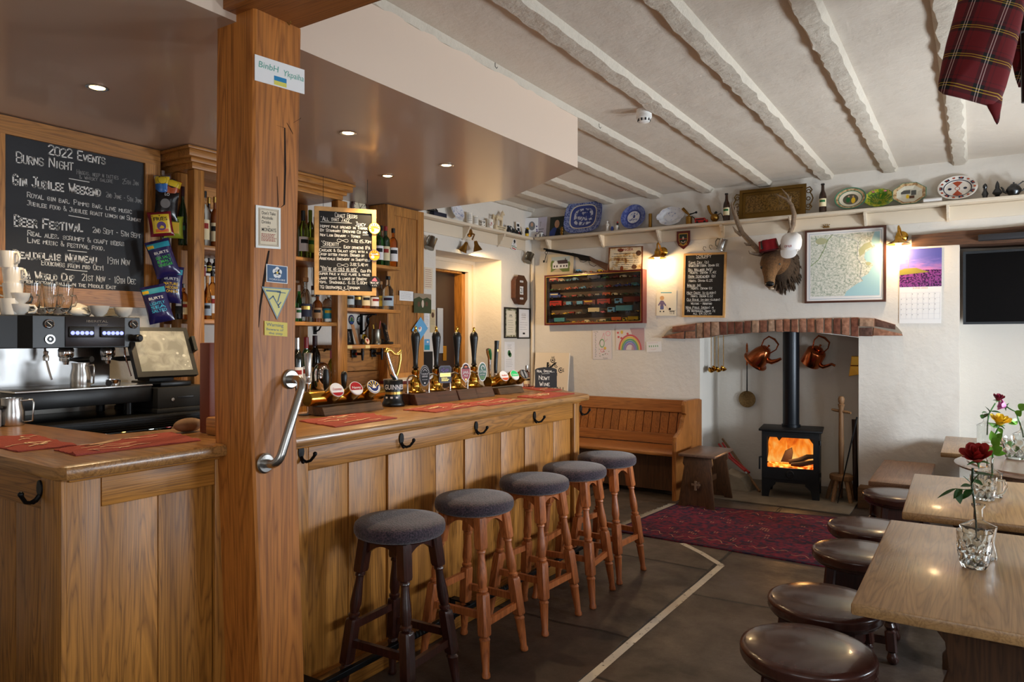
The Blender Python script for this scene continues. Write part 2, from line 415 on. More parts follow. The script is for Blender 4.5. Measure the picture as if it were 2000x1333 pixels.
L.new(ramp(nt,n2.outputs[0],[(.35,(.62,)*3),(.65,(.36,)*3)]),b.inputs['Roughness'])
hh=N(nt,'ShaderNodeMath',operation='MULTIPLY_ADD');hh.inputs[1].default_value=-1.4;L.new(br.outputs['Fac'],hh.inputs[0]);L.new(n2.outputs[0],hh.inputs[2])
bump(nt,b,hh.outputs[0],.6,.018)
FLAG=m
struct(MB().m(FLAG).box(-5.6,2.2,-1.9,8.2,-.1,0).build('floor'))
# ------------------------------------------------------------------ walls
YB,XL,ZC=7.1,-4.32,2.99
FX0,FX1,PX1=onY(1367,700,YB).x,onY(1677,700,YB).x,onY(1874,700,YB).x
wb=MB().m(WALL)
def wavy(mb,x0,x1,z0,z1,Y,n=0):mb.box(x0,x1,Y,Y+1.1,z0,z1)
wb.box(-5.2,FX0,YB,8.2,0,ZC+.1,.0)
arch=[(FX0+(FX1-FX0)*i/16,1.50+.065*math.sin(PI*i/16)) for i in range(17)]
wb.prism([(x,YB,z) for x,z in arch]+[(FX1,YB,ZC+.1),(FX0,YB,ZC+.1)],(0,.6,0))
wb.box(FX1,PX1,YB,8.2,0,ZC+.1)
wb.box(PX1,2.2,YB,8.2,2.3,ZC+.1)
wb.box(PX1,2.2,YB+.32,8.2,0,2.32)
wb.box(FX0-.05,FX1+.05,7.74,8.2,0,2.2)
wb.box(FX0,FX1,YB+.3,7.9,1.95,2.3)
struct(wb.build('wall_back',smooth=0))
wl=MB().m(WALL)
DY0,DY1,DZ=onX(851,500,XL).y,onX(979,508,XL).y,2.34
wl.box(-5.2,XL,-1.9,DY0,0,ZC+.1);wl.box(-5.2,XL,DY1,8.2,0,ZC+.1);wl.box(-5.2,XL,DY0,DY1,DZ,ZC+.1)
wl.box(-4.5,-4.12,-1.9,2.47,0,2.62)
struct(wl.build('wall_left',smooth=0))
wr=MB().m(WALL)
ys=[-1.9]+[q for p in WIN_R for q in p]+[8.2]
for a,b_ in zip(ys[::2],ys[1::2]):wr.box(1.7,2.2,a,b_,0,ZC+.1)
for (a,b_) in WIN_R:wr.box(1.7,2.2,a,b_,0,.9);wr.box(1.7,2.2,a,b_,1.72,ZC+.1)
struct(wr.build('wall_right',smooth=0))
wf=MB().m(WALL);wf.box(-5.2,-1.4,-1.9,-1.4,0,ZC+.1);wf.box(1.0,2.2,-1.9,-1.4,0,ZC+.1);wf.box(-1.4,1.,-1.9,-1.4,0,1.);wf.box(-1.4,1.,-1.9,-1.4,2.3,ZC+.1)
struct(wf.build('wall_front',smooth=0))
for i,(a,b_) in enumerate(WIN_R):
    wn_=MB().m(WHITE);fr=Fr((1.86,b_,.9),(0,-1,0),(0,0,1));framed(wn_,fr,b_-a,.82,.04,-.03,.03)
    struct(wn_.build('window_%d' % (i+1),smooth=0))
# ------------------------------------------------------------------ ceiling and its painted joists
struct(MB().m(CEIL).box(-5.2,2.2,-1.9,8.2,ZC,ZC+.15).build('ceiling',smooth=0))
ends=[(1861,1888),(1725,1752),(1602,1627),(1482,1507),(1371,1394),(1269,1292),(1179,1199),(1092,1112),(1023,1044)]
jx=[(onY(a,350,YB).x,onY(b_,350,YB).x) for a,b_ in ends]+[(.55,.66),(1.2,1.31)]
for i,(x0,x1) in enumerate(jx):
    mb=MB().m(BEAMP);n=150;rg=[]
    for k in range(n+1):
        y=-1.5+(YB+.02+1.5)*k/n
        sc=.012*abs(math.sin(y*11+3*noise.noise((y*2,i*7.1,0))))+.012*noise.noise((y*9,i*3.3,1))
        sd=.012*abs(math.sin(y*9.3+1+3*noise.noise((y*2.2,i*5.1,4))))+.012*noise.noise((y*8,i*2.3,7))
        dz=.038+.005*noise.noise((y*12,i*1.7,9))
        rg.append([(x0-.012,y,ZC+.01),(x0-.006,y,ZC-.012),(x0+sc,y,ZC-dz),((x0+x1)/2,y,ZC-dz-.004+.004*noise.noise((y*17,i,2))),(x1-sd,y,ZC-dz),(x1+.006,y,ZC-.012),(x1+.012,y,ZC+.01)])
    mb.rings(rg);struct(mb.build('trim_%d' % (i+1),smooth=14))
# lowered ceiling over the bar: satin underside in cream darkened to stand for its shade, cream upright face
ZS=2.62
out=[(-2.2,-1.9),(-2.2,4.2),(-3.19,4.85),(-4.4,4.88),(-4.4,-1.9)]
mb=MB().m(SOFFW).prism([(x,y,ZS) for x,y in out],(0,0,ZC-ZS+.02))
mb.m(SOFFSHADE)
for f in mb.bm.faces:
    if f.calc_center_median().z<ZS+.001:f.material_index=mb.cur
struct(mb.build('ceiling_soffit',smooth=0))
# ------------------------------------------------------------------ brick lintel over the hearth
bm_,nt,b=base('lintel_brick');co=objco(nt);g=N(nt,'ShaderNodeNewGeometry');n=N(nt,'ShaderNodeTexNoise',i_Scale=26.,i_Detail=6.);nt.links.new(co,n.inputs['Vector'])
cr=ramp(nt,g.outputs['Random Per Island'],[(0,lin((138,88,66))),(.18,lin((116,68,50))),(.36,lin((158,112,88))),(.54,lin((96,66,54))),(.7,lin((150,96,70))),(.86,lin((172,138,112)))]);cr.node.color_ramp.interpolation='CONSTANT'
mx=N(nt,'ShaderNodeMixRGB',blend_type='MULTIPLY');mx.inputs[0].default_value=1;nt.links.new(cr,mx.inputs[1]);nt.links.new(ramp(nt,n.outputs[0],[(.35,(.62,.58,.56)),(.55,(1,1,1)),(.7,(1.35,1.4,1.45))]),mx.inputs[2]);nt.links.new(mx.outputs[0],b.inputs['Base Color']);b.inputs['Roughness'].default_value=.95;bump(nt,b,n.outputs[0],.9,.008)
MORT=mat('lintel_mortar',(150,138,122),.95,bmp=.6)
top=[(1297,655),(1310,640),(1345,633),(1390,630),(1440,629),(1517,625),(1600,623),(1677,621),(1711,622),(1748,632),(1764,650)]
botm=[(1295,661),(1330,662),(1372,662),(1412,655),(1460,651),(1517,648),(1587,650),(1640,653),(1677,658),(1720,657),(1764,656)]
def interp(pl,u):
    for (a,va),(c,vc) in zip(pl,pl[1:]):
        if a <= u <= c:return va+(vc-va)*(u-a)/(c-a)
    return pl[-1][1]
lint=thing('brick_lintel','shallow arched lintel of old red bricks above the wood burner','lintel',(onY(1520,655,YB).x,YB,1.5))
mb=MB().m(MORT);us=list(range(1298,1764,8))
mb.prism([onY(u,interp(botm,u)-1,YB) for u in us]+[onY(u,interp(top,u)+2,YB) for u in us[::-1]],(0,-.022,0));mb.build('mortar',parent=lint,smooth=0)
mb=MB().m(bm_)
cuts=[1363,1377,1391,1408,1423,1438,1455,1470,1486,1502,1517,1532,1547,1562,1578,1595,1611,1628,1645,1662,1679]
def brick(u0,u1,f0=0.,f1=1.):
    q=[]
    for u,f in ((u0,f0),(u1,f0),(u1,f1),(u0,f1)):
        u+=random.uniform(-.8,.8);q.append(onY(u,interp(botm,u)+(interp(top,u)-interp(botm,u))*f+random.uniform(-.8,.8),YB+.02))
    mb.prism(q,(0,-random.uniform(.05,.064),0),.006)
for a,c in zip(cuts,cuts[1:]):brick(a+1.4,c-1.4,.0,1.)
for a,c in ((1297,1340),(1342,1362)):brick(a,c,.0,.5)
brick(1316,1361,.54,1.)
for a,c in ((1680,1705),(1707,1763)):brick(a,c,.02,.48)
for a,c in ((1680,1709),(1711,1750)):brick(a,c,.53,.98)
mb.build('brick',parent=lint,smooth=40)
# old timber lintel over the recess and the hearth slab
p0=onY(1781,470,YB);mb=MB().m(OLDBEAM);rg=[]
for k in range(25):
    x=p0.x+(2.1-p0.x)*k/24;z0=2.285-.012*k/6+.008*noise.noise((x*3,0,1));z1=2.385+.01*k/6+.008*noise.noise((x*4,5,1))
    rg.append([(x,YB-.035,z0),(x,YB-.04,z1),(x,YB+.34,z1),(x,YB+.34,z0)])
struct(mb.rings(rg).build('trim_20',smooth=30))
struct(MB().m(mat('hearth_stone',(120,108,92),.8,var=.25,bscale=6,bmp=.5)).box(FX0+.01,FX1-.01,6.62,7.72,0,.012,.005).build('trim_21'))
# door frame and dark door at the far end of the bar
XD=-4.72
mb=MB().m(CREAM)
fl=fr_left(DY0,0,XD)
W=DY1-DY0
for k,(d0,d1,h) in enumerate(((0,.035,.05),(.035,.09,.03),(.09,.12,.045))):
    slab(mb,fl,W-d1,0,W-d0,2.34-d0,0,h);slab(mb,fl,d0,2.34-d1,W-d1,2.34-d0,0,h);slab(mb,fl,d0,0,d1,2.34-d1,0,h)
struct(mb.build('trim_22',smooth=0))
mb=MB().m(OAK);slab(mb,fl,W-.18,0,W-.12,2.22,-.2,.0);slab(mb,fl,.12,0,.18,2.22,-.2,0);slab(mb,fl,.12,2.2,W-.12,2.24,-.2,0);struct(mb.build('trim_23',smooth=0))
dr=thing('door_1','dark brown panelled door standing in the doorway beyond the bar','door',(XD-.15,DY0+.2,0));dr['kind']='structure';del dr['category'];del dr['label']
mb=MB().m(mat('dark_door',(46,32,24),.45));slab(mb,fl,.18,0,W-.18,2.2,-.14,-.1);mb.build('door_panel',parent=dr,smooth=0)
mb=MB().m(mat('door_pane',(120,128,140),.15,emit=.3));p=onX(853,602,XD-.1);q=onX(864,690,XD-.1);mb.box(XD-.095,XD-.09,p.y,q.y,q.z,p.z);mb.build('glass_pane',parent=dr,smooth=0)  # window reflection put in as a grey pane with a faint glow
mb=MB().m(BRASS);p=onX(864,676,XD-.1);mb.box(XD-.1,XD-.09,p.y,p.y+.06,p.z-.16,p.z);mb.build('finger_plate',parent=dr)
struct(MB().m(mat('passage_dark',(60,44,32),.8)).box(-5.3,-5.2,4.6,7.2,0,2.6).build('wall_passage'))
# pipe in the far corner
p=onY(1037,500,YB-.03);struct(MB().m(CREAM).cyl((p.x+.02,YB-.03,0),(p.x+.02,YB-.03,2.42),.02).build('trim_24'))
# ------------------------------------------------------------------ post and cross beam
lev=[(25,497,590),(150,496,588),(330,494.5,585),(500,492,581),(700,490,578.5),(850,492.5,581),(935,496,583),(1050,500.5,586.5),(1200,505.5,591),(1333,510,595.5)]
XP=-2.10;rg=[]
def pring(u0,u1,v,z=None):
    a,c=onX(u0,v,XP),onX(u1,v,XP);z=a.z if z is None else z;xb=XP-.215;k=.008
    return [(XP-k,a.y,z),(XP,a.y+k,z),(XP,c.y-k,z),(XP-k,c.y,z),(xb+k,c.y,z),(xb,c.y-k,z),(xb,a.y+k,z),(xb+k,a.y,z)]
rg.append(pring(512,598,1333,0.))
for v,a,c in lev[::-1]:rg.append(pring(a,c,v))
rg.append(pring(497,590,25,2.645))
post=struct(MB().m(POSTW).rings(rg).build('oak_post',smooth=25));del post['kind']
tag(post,'thick hewn oak post between the two bar counters with paper signs pinned on it','post')
PY0,PY1=onX(492,600,XP).y,onX(580,600,XP).y
crk=MB().m(mat('split_dark',(34,18,8),.9))
fp=Fr((XP,0,0),(0,1,0),(0,0,1),(1,0,0))
for pts in ([(540,245,2),(556,250,6),(557,330,10),(555,400,8),(549,405,3)],[(541,345,2),(543,400,5),(542,405,2)],[(525,490,9),(518,530,12),(508,600,9),(505,640,2)],[(560,240,2),(567,252,4),(572,262,2)],[(573,240,2),(586,232,4),(588,230,2)]):
    l,r=[],[]
    for u,v,wd in pts:
        a,c=onX(u-wd/5,v,XP),onX(u+wd/5,v,XP);l.append(a+Vector((.0006,0,0)));r.append(c+Vector((.0006,0,0)))
    for i in range(len(l)-1):crk.face([crk.bm.verts.new(q) for q in (l[i],r[i],r[i+1],l[i+1])])
crk.build('crack',parent=post,smooth=0)
mb=MB().m(BEAMW);rg=[]
for k in range(9):
    x=-2.24+(2.0+2.24)*k/8;rg.append([(x,1.55,2.645),(x,1.80,2.645),(x,1.80,ZC),(x,1.55,ZC)])
bo=mb.rings(rg).build('oak_beam',smooth=20);tag(bo,'hewn oak cross beam resting on the oak post under the ceiling','beam')
# ------------------------------------------------------------------ bar counter
ZT=1.12
def hook_mb(): # double coat hook, plate on x=0 plane facing +x
    h=MB().m(IRON)
    h.prism([(0,.017*math.cos(a),.03*math.sin(a)+.012) for a in [2*PI*i/14 for i in range(14)]],(.006,0,0))
    h.tube([(.004,0,-.012),(.016,0,-.026),(.034,.004,-.032),(.052,.012,-.026),(.066,.02,-.006),(.07,.022,.002)],[.008,.0075,.007,.0068,.007,.008],8)
    h.ball((.071,.022,.006),.010);h.tube([(.004,0,-.016),(.012,-.002,-.03),(.02,-.004,-.034)],.0065,8);h.ball((.021,-.004,-.032),.009)
    return h
cnt=thing('bar_counter','long oak bar counter with upright boards behind the bar stools','counter',(-2.24,3.05,0))
XR=-2.243
yA,yB_=onX(586,900,XR).y,4.30
def U(u,v=900,X=XR):return onX(u,v,X).y
mb=MB().m(OAKY).box(XR-.03,XR,U(603),U(1119,830),.967,1.062,.004);mb.build('top_rail',parent=cnt)
MB().m(OAK).box(XR-.05,XR+.002,1.80,U(603)-.002,0.0,1.062,.004).build('stile',parent=cnt)
MB().m(OAK).box(XR-.05,XR+.004,U(1120,830)+.004,yB_,0.0,1.062,.004).build('stile',parent=cnt)
seams=[603,685.7,761,856,912,983,1029,1085,1118]
for i,(a,c) in enumerate(zip(seams,seams[1:])):
    v=905-80*(a-603)/515;ga=.008 if a in (761,912,1029) else .0015;gb=.008 if c in (761,912,1029) else .0015
    MB().m(OAK).box(XR-.05,XR-.014-random.uniform(0,.004),U(a,v)+ga,U(c,v)-gb,.1,.964,.003).build('panel_board',parent=cnt)
MB().m(OAKY).box(XR-.05,XR+.004,1.83,yB_,0,.125,.005).build('skirting',parent=cnt)
MB().m(OAKY).box(XR-.03,XR+.012,1.83,yB_+.01,1.062,1.079,.006).build('bead_moulding',parent=cnt)
MB().m(DARKW).prism([(XR-.05,1.83,.02),(XR-.05,yB_,.02),(-2.5,4.5,.02),(-2.8,4.5,.02),(-2.8,1.83,.02)],(0,0,1.04)).build('carcass',parent=cnt,smooth=0)
for u,v in ((783,863),(929,838),(1043,817),(1133,803),(587,890)):
    p=onX(u,v,XR);h=hook_mb();h.transform(Matrix.Scale(.86,4));h.transform(Matrix.Translation((XR+.001,p.y,p.z+.004)));h.build('coat_hook',parent=cnt)
tp=[(-2.18,1.79),(-2.18,4.33),(-2.2,4.355),(-2.53,4.58),(-2.9,4.6),(-2.9,1.79)]
bt=MB().m(OAKTOP).prism([(x,y,ZT-.042) for x,y in tp],(0,0,.042),.012).build('worktop');tag(bt,'thick oak bar top carrying the beer pumps and towels','counter top')
# corner counter next to the camera
c2=thing('corner_counter','oak corner counter with framed panels in front of the coffee machine','counter',(-2.3,1.3,0))
X2=-2.30
def U2(u,v=950):return onX(u,v,X2).y
yl=1.085
MB().m(OAK).box(X2-.03,X2,U2(130),U2(198,1000),0,1.07,.004).build('stile',parent=c2)
MB().m(OAK).box(X2-.03,X2,U2(420,960),U2(447,900),0,1.07,.004).build('stile',parent=c2)
MB().m(OAKY).box(X2-.03,X2,U2(198,1000)+.001,U2(420,960)-.001,.97,1.07,.004).build('top_rail',parent=c2)
MB().m(OAK).box(X2-.03,X2-.012,U2(199,1000),U2(313,985)-.0012,0.05,.969,.003).build('panel_board',parent=c2)
MB().m(OAK).box(X2-.03,X2-.013,U2(313,985)+.0012,U2(419,965),0.05,.969,.003).build('panel_board',parent=c2)
MB().m(OAKY).box(X2-.03,X2+.004,U2(130),U2(447,900),0,.12,.005).build('skirting',parent=c2)
MB().m(OAKY).box(X2-.02,X2+.014,U2(130),U2(447,900)+.03,1.062,1.078,.006).build('bead_moulding',parent=c2)
MB().m(DARKW).box(X2-.2,X2-.028,U2(447,900),1.83,0,1.075).build('filler_board',parent=c2)
XE=-3.9
MB().m(OAK).box(X2-.13,X2-.002,yl-.015,yl+.1,0,1.07,.006).build('corner_post',parent=c2)
MB().m(OAKX).box(XE,X2-.132,yl-.008,yl+.02,.965,1.07,.004).build('end_rail',parent=c2)
xs=[X2-.132,-2.64,-2.9,-3.15,-3.4,-3.65,XE]
for a,c in zip(xs,xs[1:]):MB().m(OAK).box(c+.001,a-.001,yl+.004,yl+.03,0,.964,.003).build('end_board',parent=c2)
MB().m(DARKW).box(-2.8,X2-.03,yl+.03,1.79,.02,1.07).build('carcass',parent=c2)
MB().m(DARKW).box(XE,-2.8,yl+.03,1.45,.02,1.07).build('carcass',parent=c2)
for u,v,rz in ((449,913,0),):p=onX(u,v,X2);h=hook_mb();h.transform(Matrix.Scale(.88,4));h.transform(Matrix.Translation((X2+.001,p.y,p.z+.004)));h.build('coat_hook',parent=c2)
p=onY(90,962,yl);h=hook_mb();h.transform(Matrix.Scale(.88,4));h.transform(Matrix.Translation((p.x,yl-.016,p.z+.004)) @ Matrix.Rotation(-PI/2,4,'Z'));h.build('coat_hook',parent=c2)
tp=[(-2.245,1.06),(-2.245,1.72),(-2.34,1.76),(-2.36,1.79),(-2.81,1.79),(-2.86,1.52),(XE,1.50),(XE,1.09),(-2.28,1.036)]
tag(MB().m(OAKTOPX).prism([(x,y,ZT-.045) for x,y in tp],(0,0,.045),.014).build('worktop'),'oak counter top of the corner counter, below the coffee machine','counter top')
# foot rail
fr_=thing('foot_rail','black iron foot rail with twisted sections along the foot of the bar','foot rail',(-2.12,3,0))
def bar_seg(y0,y1):return MB().m(IRON).box(-2.132,-2.108,y0,y1,.145,.17,.003)
def twist_seg(y0,y1):
    mb=MB().m(IRON);rg=[];n=40
    for k in range(n+1):
        y=y0+(y1-y0)*k/n;a=k/n*PI*4
        rg.append([(-2.12+.016*math.cos(a+q),y,.1575+.016*math.sin(a+q)) for q in (PI/4,3*PI/4,5*PI/4,7*PI/4)])
    return mb.rings(rg)
yy=[1.72,2.36,2.54,3.12,3.3,3.72,3.9,4.28]
for i,(a,c) in enumerate(zip(yy,yy[1:])):
    (twist_seg(a,c) if i % 2 else bar_seg(a,c)).build('twist' if i % 2 else 'rail',parent=fr_,smooth=0 if i % 2==0 else 20)
for y in (1.9,2.9,4.2):
    MB().m(IRON).box(-2.24,-2.108,y-.02,y+.02,.17,.178).box(-2.24,-2.232,y-.02,y+.02,.06,.178).build('bracket',parent=fr_)
mb=MB().m(DARKW).box(-2.0,-1.93,1.66,1.86,.0,.13,.01).build('wood_block');tag(mb,'small dark wood block on the floor at the foot of the oak post','block')
# ------------------------------------------------------------------ stools, tables, benches
def weave(name,c0,c1,c2):
    m,nt,b=base(name);co=objco(nt)
    n=N(nt,'ShaderNodeTexNoise',i_Scale=150.,i_Detail=2.);nt.links.new(co,n.inputs['Vector'])
    n2=N(nt,'ShaderNodeTexNoise',i_Scale=9.,i_Detail=2.);nt.links.new(co,n2.inputs['Vector'])
    mx=N(nt,'ShaderNodeMixRGB');nt.links.new(n2.outputs[0],mx.inputs[0])
    nt.links.new(ramp(nt,n.outputs[0],[(.35,lin(c0)),(.65,lin(c1))]),mx.inputs[1]);nt.links.new(ramp(nt,n.outputs[0],[(.35,lin(c0)),(.65,lin(c2))]),mx.inputs[2])
    nt.links.new(mx.outputs[0],b.inputs['Base Color']);b.inputs['Roughness'].default_value=.95;b.inputs['Sheen Weight'].default_value=.25
    bump(nt,b,n.outputs[0],.8,.003);return m
FABRIC=weave('stool_tweed',(18,16,25),(60,54,70),(84,55,58))
LEATHER=mat('brown_leather',(66,36,28),.26,coat=.35,bmp=.12,bscale=30,var=.25)
def turned(mb,p0,p1,prof,n=16):
    """leg from foot p0 to top p1; prof: (fraction, radius, squareness)"""
    p0,p1=Vector(p0),Vector(p1);rs=[]
    for f,r,sq in prof:
        c=p0.lerp(p1,f);ring=[]
        for i in range(n):
            a=2*PI*(i+.5)/n;ca,sa=math.cos(a),math.sin(a)
            k=(min(1/max(abs(ca),abs(sa)),1.26) if sq else 1.)*r
            ring.append(c+Vector((ca*k,sa*k,0)))
        rs.append(ring)
    mb.rings(rs)
TALL=[(0,.015,0),(.006,.019,0),(.022,.0195,0),(.04,.0155,0),(.17,.021,0),(.225,.0225,0),(.235,.0255,0),(.245,.0215,0),(.25,.018,0),(.262,.0245,1),(.275,.0255,1),(.505,.0255,1),(.52,.023,1),(.525,.018,0),(.535,.024,0),(.548,.024,0),(.556,.018,0),(.6,.0235,0),(.66,.022,0),(.74,.0165,0),(.77,.0165,0),(.776,.021,0),(.788,.021,0),(.794,.0175,0),(.80,.0235,1),(.815,.0255,1),(1,.0255,1)]
def bar_stool(label):
    t=thing('bar_stool',label,'stool',(0,0,0),0,'bar stools along the counter')
    H=.685
    feet=[(sx*.178,sy*.165) for sx,sy in ((-1,-1),(1,-1),(1,1),(-1,1))];tops=[(sx*.098,sy*.098) for sx,sy in ((-1,-1),(1,-1),(1,1),(-1,1))]
    for f,q in zip(feet,tops):
        mb=MB();turned(mb,(*f,0),(*q,H),TALL);mb.build('leg',STOOLW,t,local=True,smooth=40)
    def at(i,z):k=z/H;return Vector((feet[i][0]+(tops[i][0]-feet[i][0])*k,feet[i][1]+(tops[i][1]-feet[i][1])*k,z))
    for i,j,z in ((0,1,.26),(1,2,.225),(2,3,.26),(3,0,.325),(1,2,.0)):
        if z==0:continue
        a,c=at(i,z),at(j,z);d=(c-a).normalized();a+=d*.018;c-=d*.018;s=Vector((0,0,1)).cross(d)*.0095;up=Vector((0,0,.0155))
        MB().prism([a+s+up,a-s+up,a-s-up,a+s-up],c-a,.003).build('stretcher',STOOLW,t,local=True,smooth=0)
    for i,j in ((0,1),(1,2),(2,3),(3,0)):
        a,c=at(i,H),at(j,H);d=c-a;dn=d.normalized();s=Vector((0,0,1)).cross(dn)*.011
        pts=[a+Vector((0,0,.005))+s,c+Vector((0,0,.005))+s]
        for q in range(13):f=1-q/12;pts.append(a.lerp(c,f)+Vector((0,0,-.075+.05*math.sin(PI*f)))+s)
        MB().prism(pts,-2*s).build('apron',STOOLW,t,local=True,smooth=0)
    MB().lathe([(.0,.68),(.15,.68),(.155,.685),(.155,.69),(.0,.69)],n=32).build('seat_board',STOOLW,t,local=True)
    MB().lathe([(0,.69),(.168,.69),(.18,.695),(.187,.707),(.188,.725),(.184,.74),(.172,.75),(.12,.756),(0,.758)],n=48).build('seat_cushion',FABRIC,t,local=True,smooth=60)
    return t
dk={'leg':STOOLD,'stretcher':STOOLD,'apron':STOOLD,'seat_board':STOOLD}
labs=['almost black wooden bar stool with tweed seat next to the oak post','warm brown beech bar stool, second in the row from the oak post','warm brown beech bar stool with tweed seat in the middle of the row of five','brown beech bar stool with bluish tweed seat, fourth from the oak post','brown beech bar stool with bluish tweed seat beside the wooden settle']
spots=[(-2.0,2.24,.05),(-1.99,2.75,.02),(-1.985,3.29,-.05),(-1.97,3.72,.1),(-1.985,4.19,-.06)]
st0=bar_stool(labs[1]);st0.location=(*spots[1][:2],0);st0.rotation_euler.z=spots[1][2]
for i in (0,2,3,4):dup(st0,(*spots[i][:2],0),spots[i][2],labs[i],mats=dk if i==0 else None)
LOW=[(0,.014,0),(.02,.022,0),(.06,.026,0),(.1,.02,0),(.13,.016,0),(.15,.023,1),(.36,.023,1),(.38,.016,0),(.42,.024,0),(.46,.018,0),(.53,.03,0),(.6,.028,0),(.66,.018,0),(.69,.023,0),(.71,.016,0),(.73,.025,1),(1,.025,1)]
def low_stool(label):
    t=thing('pub_stool',label,'stool',(0,0,0),0,'low leather stools at the tables');H=.395
    cs=[(-1,-1),(1,-1),(1,1),(-1,1)]
    for sx,sy in cs:
        mb=MB();turned(mb,(sx*.15,sy*.15,0),(sx*.115,sy*.115,H),LOW);mb.build('leg',STOOLD,t,local=True,smooth=40)
    for i in range(4):
        a,c=Vector((*cs[i],0)),Vector((*cs[(i+1) % 4],0));d=(c-a).normalized();s=Vector((0,0,1)).cross(d)*.011
        for nm,k,z0,z1 in (('apron',.116,.30,H),('stretcher',.146,.085,.115)):
            A,Cc=a*k,c*k;MB().prism([A+s+Vector((0,0,z0)),A-s+Vector((0,0,z0)),A-s+Vector((0,0,z1)),A+s+Vector((0,0,z1))],Cc-A).build(nm,STOOLD,t,local=True,smooth=0)
    MB().lathe([(0,H),(.19,H),(.2,H+.008),(.2,H+.014),(0,H+.014)],n=40).build('seat_board',STOOLD,t,local=True)
    MB().lathe([(0,H+.014),(.2,H+.014),(.211,H+.02),(.216,H+.032),(.2135,H+.044),(.2165,H+.05),(.212,H+.062),(.195,H+.07),(.12,H+.078),(0,H+.081)],n=56).build('seat_pad',LEATHER,t,local=True,smooth=60)
    return t
low=[(-.475,2.56,'round brown leather stool closest to the camera beside the bare table corner'),(-.5,3.06,'round brown leather stool with a green fleck on its seat edge, second from the camera'),(-.475,3.86,'round brown leather stool tucked between the red rug and the table with the red rose'),(-.49,4.40,'round brown leather stool by the rug with the clear jug table behind'),(-.43,5.40,'round brown leather stool in front of the low wooden bench')]
l0=low_stool(low[0][2]);l0.location=(low[0][0],low[0][1],0);l0.rotation_euler.z=.2
for i,(x,y,lb) in enumerate(low[1:]):dup(l0,(x,y,0),.15*i-.1,lb)
def scroll_end(X0,X1,y,z1,th=.04):
    """shaped plank end of a trestle table, mirrored about its middle"""
    c=(X0+X1)/2;hw=(X1-X0)/2
    zk=z1/.705;prof=[(q,z*zk) for q,z in [(1.,0),(1.,.06),(.9,.1),(.78,.1),(.66,.13),(.6,.22),(.62,.3),(.72,.38),(.7,.46),(.62,.52),(.66,.6),(.85,.66),(1.,.69),(1.,.705)]]
    pts=[Vector((c+hw*f,y,z)) for f,z in prof]+[Vector((c-hw*f,y,z)) for f,z in prof[::-1]]
    return MB().prism(pts,(0,th,0),.004)
def table(label,x0,x1,y0,y1,z,rz=0.,group='oak tables by the windows'):
    t=thing('pub_table',label,'table',((x0+x1)/2,(y0+y1)/2,0),rz,group)
    a=(x1-x0)/2;b=(y1-y0)/2
    MB().box(-a,a,-b,b,z-.035,z,.007).build('tabletop',TABLEW,t,local=True)
    for s in (-1,1):scroll_end(-a*.62,a*.62,s*(b-.24)-.02,z-.035).build('trestle_end',DARKW,t,local=True,smooth=30)
    MB().box(-.03,.03,-b+.26,b-.26,.16,.24,.004).build('stretcher',DARKW,t,local=True)
    MB().box(-.05,.05,-b+.1,b-.1,z-.075,z-.0355,.004).build('bearer',DARKW,t,local=True)
    return t
ZTB=.74
table('oak table closest to the camera carrying the red rose and cut glass tumbler',-.3,.46,2.25,3.375,ZTB)
table('oak table behind the red rose carrying a glass jug and a yellow rose',-.28,.5,3.56,4.6,ZTB,.02)
table('plain oak table against the pale wall behind the round table',-.21,.6,5.97,6.98,.68)
t=thing('pub_table','round dark topped pub table with ornate black iron legs','table',(.44,5.33,0),0,None)
RT=.55
mb=MB().m(wood('round_top',(92,66,50),(150,118,96),'x',.25,coat=.4,knots=False)).lathe([(0,.705),(RT-.03,.705),(RT,.712),(RT+.004,.722),(RT-.012,.73),(RT-.06,.732),(RT-.065,.74),(0,.741)],n=64);mb.bl('tabletop',t)
MB().lathe([(0,.68),(.22,.68),(.26,.7),(.26,.7045),(0,.7045)],n=24).build('top_plate',IRON,t,local=True)
for k in range(3):
    a=2*PI*k/3+PI;d=Vector((math.cos(a),math.sin(a),0));mb=MB()
    mb.tube([d*.44+Vector((0,0,.02)),d*.42+Vector((0,0,.1)),d*.3+Vector((0,0,.22)),d*.27+Vector((0,0,.34)),d*.36+Vector((0,0,.48)),d*.42+Vector((0,0,.58)),d*.38+Vector((0,0,.66)),d*.25+Vector((0,0,.69))],[.03,.028,.022,.022,.032,.04,.03,.02],10)
    mb.ball(d*.42+Vector((0,0,.585)),.05);mb.ball(d*.44+Vector((0,0,.035)),(.045,.045,.035));mb.ball(d*.38+Vector((0,0,.5)),.035)
    for q in (-1,1):mb.tube([d*.27+Vector((0,0,.34))]+[d*(.2+.06*math.cos(g))+Vector((0,0,.34+q*.07+.06*math.sin(g))) for g in [i*.7 for i in range(8)]],.011,6)
    mb.build('leg',IRON,t,local=True,smooth=60)
MB().lathe([(0,.2),(.12,.2),(.13,.215),(.12,.23),(0,.23)],n=20).build('lower_plate',IRON,t,local=True)
for k in range(3):
    a=2*PI*k/3+PI;MB().cyl((0,0,.215),(.27*math.cos(a),.27*math.sin(a),.24),.014).build('spoke',IRON,t,local=True)
t=thing('low_bench','low plain wooden bench standing along the white chimney pier','bench',(-.47,6.38,0))
MB().box(-.19,.19,-.55,.55,.41,.45,.008).build('seat',wood('bench_seat',(118,84,60),(160,122,92),'y',.4),t,local=True)
for s in (-1,1):MB().prism([(-.16,s*.42-.015,0),(-.05,s*.42-.015,0),(0,s*.42-.015,.06),(.05,s*.42-.015,0),(.16,s*.42-.015,0),(.13,s*.42-.015,.409),(-.13,s*.42-.015,.409)],(0,.03,0)).build('end_board',DARKW,t,local=True,smooth=0)
